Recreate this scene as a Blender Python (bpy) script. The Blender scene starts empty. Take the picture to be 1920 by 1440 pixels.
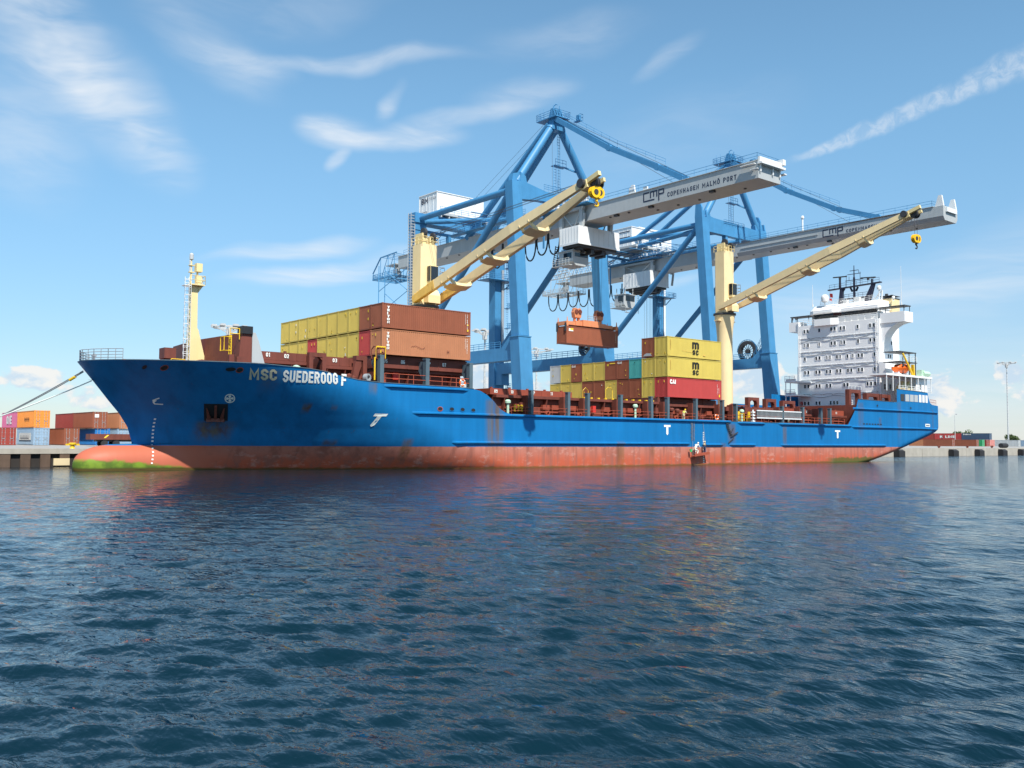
import bpy, bmesh, math, random
import numpy as np
from mathutils import Vector, Matrix
random.seed(7)
SC = bpy.context.scene
COL = SC.collection
R = math.radians

# ------------------------------------------------------------------ camera
YAW, PIT, ROLL = R(39.617), R(3.4455), R(0.3724)
cam_d = bpy.data.cameras.new("camera")
cam = bpy.data.objects.new("camera", cam_d)
COL.objects.link(cam)
cam_d.sensor_width = 36.0
cam_d.lens = 1751.67 / 1920 * 36
cam_d.clip_start = 0.3
cam_d.clip_end = 20000
fw = Vector((math.sin(YAW) * math.cos(PIT), math.cos(YAW) * math.cos(PIT), math.sin(PIT)))
rt = Vector((math.cos(YAW), -math.sin(YAW), 0))
up = rt.cross(fw)
r2 = rt * math.cos(ROLL) + up * math.sin(ROLL)
u2 = up * math.cos(ROLL) - rt * math.sin(ROLL)
CAM = Vector((-54.116, -87.904, 3.354))
m = Matrix((r2, u2, -fw)).transposed().to_4x4()
m.translation = CAM
cam.matrix_world = m
SC.camera = cam

# ------------------------------------------------------------------ light
SUN = Vector((-0.195, -0.578, 0.79)).normalized()
sd = bpy.data.lights.new("sun", 'SUN')
sd.energy = 5.0
sd.angle = R(0.53)
sd.color = (1.0, 0.955, 0.88)
sun = bpy.data.objects.new("sun", sd)
COL.objects.link(sun)
sun.rotation_euler = SUN.to_track_quat('Z', 'Y').to_euler()
SC.view_settings.view_transform = 'Standard'
SC.view_settings.look = 'None'
SC.view_settings.exposure = 0.52
SC.view_settings.gamma = 1.0


class NT:
    """small helper round a node tree"""
    def __init__(s, tree):
        s.t = tree
        s.n = tree.nodes
        s.l = tree.links

    def add(s, typ, **kw):
        n = s.n.new(typ)
        for k, v in kw.items():
            setattr(n, k, v)
        return n

    def put(s, sock, v):
        if hasattr(v, 'is_output'):
            s.l.new(v, sock)
        elif isinstance(v, (tuple, list)) and len(v) == 3 and sock.type == 'RGBA':
            sock.default_value = (*v, 1)
        else:
            sock.default_value = v

    def math(s, op, a, b=None, c=None, clamp=False):
        n = s.add('ShaderNodeMath', operation=op, use_clamp=clamp)
        for i, v in enumerate((a, b, c)):
            if v is not None:
                s.put(n.inputs[i], v)
        return n.outputs[0]

    def vmath(s, op, a, b=None):
        n = s.add('ShaderNodeVectorMath', operation=op)
        s.put(n.inputs[0], a)
        if b is not None:
            s.put(n.inputs[1], b)
        return n.outputs[0]

    def mapr(s, v, a, b, c=0.0, d=1.0, smooth=True):
        n = s.add('ShaderNodeMapRange', interpolation_type='SMOOTHSTEP' if smooth else 'LINEAR')
        s.put(n.inputs[0], v)
        for i, x in enumerate((a, b, c, d)):
            s.put(n.inputs[1 + i], x)
        return n.outputs[0]

    def mix(s, f, a, b, blend='MIX'):
        n = s.add('ShaderNodeMix', data_type='RGBA', blend_type=blend)
        s.put(n.inputs[0], f)
        s.put(n.inputs[6], a)
        s.put(n.inputs[7], b)
        return n.outputs[2]

    def noise(s, vec, scale, detail=4.0, rough=0.55, dist=0.0, out=0):
        n = s.add('ShaderNodeTexNoise')
        s.put(n.inputs['Vector'], vec)
        n.inputs['Scale'].default_value = scale
        n.inputs['Detail'].default_value = detail
        n.inputs['Roughness'].default_value = rough
        n.inputs['Distortion'].default_value = dist
        return n.outputs[out]

    def mapping(s, vec, loc=(0, 0, 0), rot=(0, 0, 0), scale=(1, 1, 1), typ='POINT'):
        n = s.add('ShaderNodeMapping', vector_type=typ)
        s.put(n.inputs[0], vec)
        n.inputs[1].default_value = loc
        n.inputs[2].default_value = rot
        n.inputs[3].default_value = scale
        return n.outputs[0]

    def comb(s, x, y, z):
        n = s.add('ShaderNodeCombineXYZ')
        for i, v in enumerate((x, y, z)):
            s.put(n.inputs[i], v)
        return n.outputs[0]

    def sep(s, v):
        n = s.add('ShaderNodeSeparateXYZ')
        s.put(n.inputs[0], v)
        return n.outputs


# ------------------------------------------------------------------ sky
world = bpy.data.worlds.new("World")
SC.world = world
world.use_nodes = True
W = NT(world.node_tree)
W.n.clear()
sky = W.add('ShaderNodeTexSky', sky_type='NISHITA')
sky.sun_disc = False
sky.sun_elevation = R(52.2)
sky.sun_rotation = R(198.6)
sky.altitude = 0
sky.air_density = 1.0
sky.dust_density = 0.15
sky.ozone_density = 2.2
SKY_STRENGTH = 0.112
gen = W.add('ShaderNodeTexCoord').outputs['Generated']
gx, gy, gz = W.sep(gen)
DEG = 180 / math.pi
az = W.math('MULTIPLY', W.math('ARCTAN2', gx, gy), DEG)
el = W.math('MULTIPLY', W.math('ARCSINE', gz), DEG)
ae = W.comb(az, el, 0.0)
# feathery fibres of high cloud, drawn out along the wind
warp = W.noise(W.mapping(ae, scale=(0.10, 0.16, 1)), 1.0, 3, 0.5, out=1)
wv = W.vmath('ADD', ae, W.vmath('MULTIPLY', W.vmath('SUBTRACT', warp, (0.5, 0.5, 0.5)), (4.5, 3.0, 0.0)))


def blob(a0, e0, ra, re, rot, amp):
    v = W.mapping(wv if amp > 0 else ae, loc=(a0, e0, 0), rot=(0, 0, R(rot)), scale=(ra, re, 1), typ='TEXTURE')
    d = W.add('ShaderNodeVectorMath', operation='LENGTH')
    W.l.new(v, d.inputs[0])
    return W.math('MULTIPLY', W.mapr(d.outputs['Value'], 0.15, 1.0, 1.0, 0.0), abs(amp))


def fibre(rot, sx, sy, lo, hi, detail=6, dist=0.6):
    n = W.noise(W.mapping(wv, rot=(0, 0, R(rot)), scale=(sx, sy, 1)), 1.0, detail, 0.62, dist)
    return W.mapr(n, lo, hi)


def addall(lst):
    r = lst[0]
    for x in lst[1:]:
        r = W.math('ADD', r, x)
    return r


f1 = fibre(-10, 0.16, 0.62, 0.30, 0.72, 4, 0.4)
f2 = fibre(52, 0.12, 0.50, 0.30, 0.75, 4, 0.3)
f3 = fibre(-4, 0.06, 0.70, 0.28, 0.72, 4, 0.3)
m1 = addall([blob(30, 22.3, 9, 0.8, 2, 0.75), blob(49.2, 22.2, 2.6, 0.8, 25, 0.5), blob(22.5, 21.8, 4, 1.4, -10, 0.5),
             blob(43, 23.8, 7, 1.6, 8, 0.35), blob(50, 18, 9, 3, 15, 0.2)])
m2 = addall([blob(15.8, 19.3, 7.5, 2.8, -50, 1.0), blob(13.0, 21.5, 6, 3.5, -50, 0.6), blob(18.5, 17.0, 3.6, 2.2, -55, 0.7), blob(11.5, 16.5, 5.5, 4.5, -48, 0.55),
             blob(21, 22.0, 5, 2.2, -30, 0.55), blob(10, 22.5, 5, 3, -40, 0.6), blob(25, 25, 10, 2, 10, 0.35)])
m3 = addall([blob(26.0, 11.0, 6.5, 0.75, 6, 0.85), blob(27.5, 9.7, 6.0, 0.8, 7, 0.95), blob(34, 11.0, 6, 0.8, 5, 0.5),
             blob(65, 9.0, 10, 2.6, 6, 0.55), blob(70, 11.5, 7, 2, 8, 0.2), blob(49.5, 9.8, 3.0, 0.5, 6, 0.5), blob(58, 8, 7, 2, 0, .3)])
soft = W.mapr(W.noise(W.mapping(ae, scale=(0.12, 0.22, 1)), 1.0, 3), 0.3, 0.7)
m0 = addall([blob(28.6, 18.25, 3.6, 1.5, -3, 1.15), blob(33.0, 18.2, 4.6, 1.1, 4, 0.85), blob(32.0, 20.1, 0.9, 1.5, -40, 0.6), blob(36.5, 19.4, 6.0, 0.7, 8, 0.55), blob(28.8, 16.4, 0.7, 1.1, -35, 0.75), blob(40.5, 20.6, 4, 1.3, 12, 0.4)])
cirrus = W.math('MULTIPLY', m0, W.math('ADD', W.math('MULTIPLY', f1, 0.55), 0.38))
cirrus = W.math('ADD', cirrus, W.math('MULTIPLY', W.math('ADD', W.math('MULTIPLY', f1, 0.5), 0.20), m1))
cirrus = W.math('ADD', W.math('MULTIPLY', cirrus, 1.0), W.math('MULTIPLY', W.math('ADD', W.math('MULTIPLY', f2, 0.55), W.math('MULTIPLY', soft, 0.28)), m2))
cirrus = W.math('ADD', cirrus, W.math('MULTIPLY', W.math('ADD', W.math('MULTIPLY', f3, 0.75), 0.25), m3))
# old contrail, broken into puffs
ct = W.mapping(ae, loc=(62.6, 18.15, 0), rot=(0, 0, R(17.3)), typ='TEXTURE')
cxx, cyy, _ = W.sep(ct)
puff = W.noise(W.mapping(ae, scale=(1.1, 1.1, 1)), 1.0, 6, 0.65, 0.8)
wid = W.mapr(cxx, -7.0, 8.0, 0.30, 1.05, smooth=False)
off = W.math('ADD', cyy, W.math('MULTIPLY', W.math('SUBTRACT', W.noise(W.mapping(ae, scale=(.35, .35, 1)), 1.0, 3), 0.5), 1.1))
cm = W.mapr(W.math('DIVIDE', W.math('ABSOLUTE', off), wid), 0.25, 1.0, 1.0, 0.0)
cm = W.math('MULTIPLY', cm, W.mapr(cxx, -7.2, -4.5))
cm = W.math('MULTIPLY', cm, W.math('ADD', W.math('MULTIPLY', W.mapr(puff, 0.34, 0.66), 0.40), 0.14))
cloud = W.math('ADD', cirrus, cm)
# thin veil that whitens the low right of the sky
veil = W.math('MULTIPLY', W.mapr(el, 10.0, 0.5), W.mapr(az, 38.0, 66.0))
cloud = W.math('ADD', cloud, W.math('MULTIPLY', veil, W.math('ADD', W.math('MULTIPLY', f3, 0.30), 0.30)))
cloud = W.math('MINIMUM', W.math('MULTIPLY', W.math('MAXIMUM', cloud, 0.0), 0.78), 0.85)
# fair weather cumulus along the horizon
cn = W.noise(W.mapping(ae, scale=(0.55, 0.80, 1)), 1.0, 7, 0.58, 0.25)
cn2 = W.noise(W.mapping(ae, loc=(0.2, 0.35, 0), scale=(0.55, 0.80, 1)), 1.0, 7, 0.58, 0.25)
band = W.math('MULTIPLY', W.mapr(el, 6.6, 3.0), W.mapr(el, -0.5, 1.6))
leftc = addall([blob(12.8, 3.3, 3.2, 1.2, 0, -0.30), blob(15.5, 2.2, 4.0, 1.2, 0, -0.18), blob(41.5, 2.6, 4, 2.0, 0, -0.32), blob(37.5, 3.4, 2.2, 2.0, 0, -0.34),
                blob(54.2, 3.6, 2.6, 2.4, 0, -0.42), blob(57.3, 3.4, 1.4, 1.6, 0, -0.36), blob(64.0, 2.6, 3.4, 1.8, 0, -0.30), blob(67.6, 3.8, 1.1, 1.0, 0, -0.36), blob(69.0, 2.8, 2, 1.6, 0, -0.26)])
th = W.math('SUBTRACT', 0.66, leftc)
cu = W.math('MULTIPLY', W.mapr(W.math('SUBTRACT', cn, th), -0.02, 0.10), W.mapr(el, 7.5, 5.0))
shade = W.mapr(W.math('SUBTRACT', cn, cn2), -0.10, 0.14)
cloudcol = W.mix(0.0, (0.62, 0.65, 0.68), (0.62, 0.65, 0.68))
cucol = W.mix(shade, (0.42, 0.52, 0.62), (0.66, 0.645, 0.62))
skyc = W.mix(1.0, sky.outputs[0], (SKY_STRENGTH * 0.90, SKY_STRENGTH * 1.06, SKY_STRENGTH * 1.10), 'MULTIPLY')
lowsky = W.mapr(el, -2.0, 22.0)
skyc = W.mix(1.0, skyc, W.mix(lowsky, (0.60, 0.565, 0.67), (1.0, 1.0, 1.0)), 'MULTIPLY')
hs = W.add('ShaderNodeHueSaturation')
hs.inputs['Hue'].default_value = 0.490
hs.inputs['Saturation'].default_value = 1.0
hs.inputs['Value'].default_value = 1.0
W.l.new(skyc, hs.inputs['Color'])
c1 = W.mix(cloud, hs.outputs[0], cloudcol)
c2 = W.mix(W.math('MULTIPLY', cu, 0.88), c1, cucol)
bg = W.add('ShaderNodeBackground')
W.l.new(c2, bg.inputs[0])
bg.inputs[1].default_value = 1.0
out = W.add('ShaderNodeOutputWorld')
W.l.new(bg.outputs[0], out.inputs[0])


# ------------------------------------------------------------------ materials
MATS = {}


def newmat(name):
    mt = bpy.data.materials.new(name)
    mt.use_nodes = True
    t = NT(mt.node_tree)
    b = t.n['Principled BSDF']
    MATS[name] = mt
    return mt, t, b


def paint(name, col, rough=0.5, rust=0.0, var=0.12, metal=0.0, scale=0.5, streak=True, rustcol=(0.16, 0.055, 0.02), bump=0.0, spec=0.4):
    """weathered paint: mottled tone, vertical run-off streaks, rust patches"""
    mt, t, b = newmat(name)
    pos = t.add('ShaderNodeNewGeometry').outputs['Position']
    n1 = t.noise(pos, scale, 5, 0.6)
    st = t.noise(t.mapping(pos, scale=(1.6, 1.6, 0.10)), 1.0, 4, 0.6)
    tone = t.math('ADD', t.math('MULTIPLY', n1, 0.6), t.math('MULTIPLY', st, 0.4))
    tone = t.mapr(tone, 0.3, 0.7, 1 - var, 1 + var, smooth=False)
    c = t.mix(1.0, col, t.comb(tone, tone, tone), 'MULTIPLY')
    if rust > 0:
        nr = t.noise(t.mapping(pos, loc=(3, 7, 1), scale=(1.1, 1.1, 0.22)), 1.0, 7, 0.66, 0.3)
        lo = 0.72 - 0.24 * rust
        msk = t.mapr(nr, lo, lo + 0.10)
        c = t.mix(t.math('MULTIPLY', msk, 0.8), c, rustcol)
        t.put(b.inputs['Roughness'], t.mapr(msk, 0, 1, rough, 0.85))
    else:
        b.inputs['Roughness'].default_value = rough
    t.l.new(c, b.inputs['Base Color'])
    b.inputs['Metallic'].default_value = metal
    b.inputs['Specular IOR Level'].default_value = spec
    if bump > 0:
        bn = t.add('ShaderNodeBump')
        bn.inputs['Strength'].default_value = bump
        bn.inputs['Distance'].default_value = 0.05
        t.l.new(t.noise(pos, 2.5, 6, 0.6), bn.inputs['Height'])
        t.l.new(bn.outputs[0], b.inputs['Normal'])
    return mt


P = {}
P['crane_blue'] = paint('crane blue paint', (0.052, 0.215, 0.41), 0.5, 0.08, 0.14)
P['boom_grey'] = paint('boom grey paint', (0.40, 0.42, 0.42), 0.5, 0.22, 0.10, rustcol=(0.24, 0.19, 0.13))
P['white'] = paint('white paint', (0.70, 0.71, 0.70), 0.45, 0.10, 0.06, rustcol=(0.45, 0.33, 0.22))
P['house_white'] = paint('accommodation white', (0.84, 0.84, 0.83), 0.5, 0.05, 0.025, rustcol=(0.55, 0.38, 0.2))
P['cream'] = paint('deck crane cream', (0.78, 0.61, 0.34), 0.5, 0.20, 0.08, rustcol=(0.30, 0.14, 0.04))
P['cream_rusty'] = paint('rusty cream', (0.68, 0.42, 0.10), 0.6, 0.75, 0.15, rustcol=(0.16, 0.06, 0.02))
P['mast_cream'] = paint('mast cream', (0.72, 0.58, 0.29), 0.5, 0.10, 0.08, rustcol=(0.35, 0.2, 0.08))
P['oxide'] = paint('red oxide', (0.150, 0.040, 0.026), 0.65, 0.50, 0.30, rustcol=(0.10, 0.035, 0.018))
P['oxide_orange'] = paint('orange red oxide', (0.25, 0.052, 0.027), 0.65, 0.35, 0.25, rustcol=(0.12, 0.04, 0.02))  # brighter and more orange than the main red oxide
P['post_grey'] = paint('grey blue post', (0.075, 0.115, 0.14), 0.65, 0.62, 0.25)
P['rail_red'] = paint('rail red', (0.33, 0.07, 0.035), 0.6, 0.3, 0.2)
P['yellow'] = paint('safety yellow', (0.72, 0.46, 0.02), 0.5, 0.25, 0.1)
P['hook_yellow'] = paint('hook yellow', (0.85, 0.48, 0.01), 0.4, 0.12, 0.12)
P['black'] = paint('black', (0.018, 0.019, 0.022), 0.5, 0, 0.2)
P['dark'] = paint('dark steel', (0.045, 0.045, 0.048), 0.5, 0.25, 0.2)
P['mast_dark'] = paint('mast dark blue', (0.020, 0.022, 0.045), 0.5, 0, 0.1)
P['steel'] = paint('galvanised steel', (0.38, 0.40, 0.41), 0.45, 0.05, 0.1, metal=0.3)
P['rope'] = paint('rope', (0.50, 0.50, 0.47), 0.9, 0, 0.1)
P['rope_dark'] = paint('dark rope', (0.20, 0.21, 0.22), 0.9, 0, 0.1)
P['text_white'] = paint('white lettering', (0.78, 0.78, 0.72), 0.6, 0.12, 0.05, rustcol=(0.4, 0.3, 0.2))
P['text_dull'] = paint('dull lettering', (0.52, 0.47, 0.33), 0.7, 0.25, 0.10, rustcol=(0.25, 0.2, 0.12))
P['text_dark'] = paint('dark lettering', (0.02, 0.028, 0.06), 0.5, 0, 0.05)
P['text_black'] = paint('black lettering', (0.02, 0.018, 0.012), 0.6, 0, 0.05)
P['text_yellow'] = paint('yellow lettering', (0.80, 0.55, 0.04), 0.6, 0, 0.05)
P['orange'] = paint('lifeboat orange', (0.75, 0.13, 0.015), 0.4, 0, 0.06)
P['spreader'] = paint('spreader orange', (0.60, 0.22, 0.10), 0.55, 0.45, 0.15)
P['concrete'] = paint('quay concrete', (0.36, 0.33, 0.28), 0.85, 0.35, 0.18, rustcol=(0.16, 0.14, 0.11), bump=0.4)
P['quay_top'] = paint('quay surface', (0.30, 0.29, 0.27), 0.9, 0.2, 0.15, rustcol=(0.18, 0.17, 0.15))
P['pile'] = paint('tarred piles', (0.10, 0.065, 0.045), 0.85, 0.4, 0.3, rustcol=(0.04, 0.025, 0.02))
P['pile_gap_shade'] = paint('quay underside shade', (0.03, 0.025, 0.022), 0.9, 0, 0.2)  # near-black colour standing in for the shade between the piles
P['rubber'] = paint('fender rubber', (0.022, 0.022, 0.024), 0.8, 0, 0.3)
P['sand'] = paint('fender facing', (0.62, 0.50, 0.30), 0.7, 0.15, 0.1)
P['skin'] = paint('skin', (0.48, 0.26, 0.17), 0.6, 0, 0.05)
P['coverall'] = paint('beige coverall', (0.55, 0.48, 0.30), 0.9, 0, 0.15)
P['vest'] = paint('yellow vest', (0.62, 0.70, 0.06), 0.8, 0, 0.08)
P['coverall_white'] = paint('white coverall', (0.72, 0.70, 0.62), 0.9, 0, 0.12)
P['navy'] = paint('navy cloth', (0.03, 0.045, 0.10), 0.9, 0, 0.1)
P['green'] = paint('green bucket', (0.05, 0.5, 0.16), 0.5, 0, 0.1)
P['red'] = paint('signal red', (0.55, 0.035, 0.025), 0.5, 0.1, 0.1)
P['lamp_grey'] = paint('lamp mast grey', (0.45, 0.46, 0.46), 0.5, 0, 0.1)
P['hatch_green'] = paint('pale green', (0.42, 0.60, 0.45), 0.6, 0.1, 0.1)


def glassmat(name, col=(0.015, 0.018, 0.022)):
    mt, t, b = newmat(name)
    b.inputs['Base Color'].default_value = (*col, 1)
    b.inputs['Roughness'].default_value = 0.08
    b.inputs['Specular IOR Level'].default_value = 0.7
    return mt


P['glass'] = glassmat('dark window glass')
P['glass_pale'] = glassmat('curtained window glass', (0.35, 0.34, 0.32))


def hullmat():
    mt, t, b = newmat('ship hull paint')
    pos = t.add('ShaderNodeNewGeometry').outputs['Position']
    x, y, z = t.sep(pos)
    big = t.noise(pos, 0.09, 5, 0.6)
    stre = t.noise(t.mapping(pos, scale=(0.9, 0.9, 0.06)), 1.0, 5, 0.62)
    fine = t.noise(t.mapping(pos, scale=(0.6, 0.6, 1.2)), 1.0, 8, 0.7)
    tone = t.mapr(t.math('ADD', t.math('MULTIPLY', big, 0.5), t.math('MULTIPLY', stre, 0.5)), 0.32, 0.68, 0.80, 1.14, False)
    blue = t.mix(1.0, (0.006, 0.148, 0.37), t.comb(tone, tone, tone), 'MULTIPLY')
    # horizontal weld seams and a lighter band
    sm = t.math('PINGPONG', t.math('ADD', z, 0.35), 1.22)
    blue = t.mix(t.mapr(sm, 0.0, 0.05, 0.20, 0.0), blue, (0.02, 0.10, 0.25))
    # dirty smears at the bow
    bowm = t.math('MULTIPLY', t.mapr(x, 4.0, -10.0), t.mapr(t.noise(t.mapping(pos, scale=(0.45, 0.45, 0.16)), 1.0, 6, 0.65), 0.48, 0.66))
    blue = t.mix(t.math('MULTIPLY', bowm, 0.22), blue, (0.006, 0.035, 0.07))
    # boot topping
    red = t.mix(t.mapr(z, 0.6, 2.4), (0.47, 0.098, 0.048), (0.44, 0.165, 0.12))
    red = t.mix(t.mapr(stre, 0.42, 0.66), red, (0.30, 0.105, 0.075))
    red = t.mix(t.math('MULTIPLY', t.mapr(fine, 0.54, 0.66), 0.45), red, (0.55, 0.30, 0.24))
    red = t.mix(t.math('MULTIPLY', t.mapr(t.math('PINGPONG', t.math('ADD', x, t.math('MULTIPLY', big, 2.0)), 3.1), 0.0, 0.10, 1.0, 0.0), 0.30), red, (0.22, 0.085, 0.06))
    red = t.mix(t.mapr(x, -12.0, -18.0), red, (0.44, 0.118, 0.066))
    blk = t.mapr(t.noise(t.mapping(pos, scale=(0.35, 0.35, 0.5)), 1.0, 6, 0.6), 0.62, 0.74)
    red = t.mix(t.math('MULTIPLY', blk, 0.3), red, (0.12, 0.055, 0.04))
    wob = t.math('MULTIPLY', t.math('SUBTRACT', t.noise(pos, 0.7, 3), 0.5), 0.10)
    line = t.mapr(t.math('ADD', z, wob), 2.53, 2.61)
    col = t.mix(line, red, blue)
    # rust run-offs below scuppers and frames:  x centre, half width, z top, z bottom, strength
    runs = [(15.2, 1.5, 8.3, 0.0, 0.85), (3.6, 0.7, 3.6, 0.4, 0.75), (36.6, 0.9, 3.4, -1, 0.75), (58.6, 0.8, 3.3, -1, 0.6),
            (60.6, 1.1, 6.2, 2.4, 0.75), (74.2, 0.6, 6.0, 2.0, 0.75), (97.0, 1.1, 10.5, 3.0, 0.45), (110.3, 0.8, 11, 2.6, 0.4),
            (124.5, 0.5, 10, 3.5, 0.45), (-15.6, 1.9, 5.3, 2.4, 0.85), (-8.2, 0.5, 7.2, 5.9, 0.9), (-4.6, 0.8, 3.4, 2.4, .9),
            (-1.6, .6, 9.6, 8.0, .7), (-12.6, 1.1, 10.5, 7.6, .35), (103.5, .5, 8.0, 5.2, .5), (43.0, .5, 3.0, 0.6, .5), (-5.5, .4, 7.0, 6.3, .6)]
    rn = t.mapr(t.noise(t.mapping(pos, scale=(1.6, 1.6, 0.10)), 1.0, 6, 0.65), 0.34, 0.62)
    acc = None
    for (x0, hw, zt, zb, s) in runs:
        d = t.math('ABSOLUTE', t.math('SUBTRACT', x, x0))
        mk = t.math('MULTIPLY', t.mapr(d, hw * 0.45, hw * 1.15, 1.0, 0.0), t.mapr(z, zt + 0.1, zt - 0.5))
        mk = t.math('MULTIPLY', mk, t.mapr(z, zb - 0.1, zb + (zt - zb) * 0.6))
        mk = t.math('MULTIPLY', mk, s)
        acc = mk if acc is None else t.math('MAXIMUM', acc, mk)
    acc = t.math('MULTIPLY', acc, t.math('ADD', t.math('MULTIPLY', rn, 0.55), 0.42))
    rcol = t.mix(t.mapr(stre, 0.35, 0.65), (0.15, 0.10, 0.028), (0.10, 0.045, 0.022))
    col = t.mix(acc, col, rcol)
    # random thin rust weeps on the blue
    weep = t.mapr(t.noise(t.mapping(pos, loc=(11, 5, 0), scale=(2.2, 2.2, 0.14)), 1.0, 4, 0.6), 0.66, 0.74)
    col = t.mix(t.math('MULTIPLY', weep, 0.40), col, (0.09, 0.05, 0.03))
    # sheer strake grime
    # weed at the water line, thick on the bulb
    wn = t.noise(pos, 0.8, 5, 0.6)
    wd = t.math('ADD', t.math('SUBTRACT', t.mapr(x, -24.8, -14.0, 1.25, 0.12, False), z), t.math('MULTIPLY', t.math('SUBTRACT', wn, 0.5), 0.9))
    wl = t.math('MULTIPLY', t.mapr(wd, 0.0, 0.35), 0.92)
    weed = t.mix(t.mapr(wn, 0.35, 0.65), (0.045, 0.13, 0.012), (0.14, 0.26, 0.02))
    weed = t.mix(t.mapr(z, 0.45, 0.1), weed, (0.012, 0.022, 0.008))
    fo = t.math('MULTIPLY', t.mapr(x, -11.0, -15.0), wl)
    col = t.mix(fo, col, weed)
    wl2 = t.math('MULTIPLY', t.mapr(t.math('ADD', z, t.math('MULTIPLY', t.math('SUBTRACT', wn, 0.5), 0.5)), 0.30, 0.05), 0.75)
    col = t.mix(wl2, col, (0.10, 0.07, 0.015))
    sw = t.math('MULTIPLY', t.mapr(t.math('ABSOLUTE', t.math('SUBTRACT', x, 94.0)), 5.0, 9.0, 1.0, 0.0), t.mapr(t.math('ADD', z, t.math('MULTIPLY', wn, 1.2)), 1.6, 1.2))
    col = t.mix(t.math('MULTIPLY', sw, 0.8), col, (0.05, 0.09, 0.015))
    t.l.new(col, b.inputs['Base Color'])
    t.put(b.inputs['Roughness'], t.mapr(acc, 0, 1, 0.5, 0.85))
    b.inputs['Specular IOR Level'].default_value = 0.22
    bn = t.add('ShaderNodeBump')
    bn.inputs['Strength'].default_value = 0.5
    bn.inputs['Distance'].default_value = 0.04
    dents = t.math('ADD', t.noise(pos, 0.55, 3, 0.5), t.math('MULTIPLY', t.math('PINGPONG', x, 0.4), 0.35))
    t.l.new(dents, bn.inputs['Height'])
    t.l.new(bn.outputs[0], b.inputs['Normal'])
    return mt


P['hull'] = hullmat()


# ------------------------------------------------------------------ mesh builder
PLACE = None   # optional (scale, shift): where the block of parts being built is put


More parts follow.
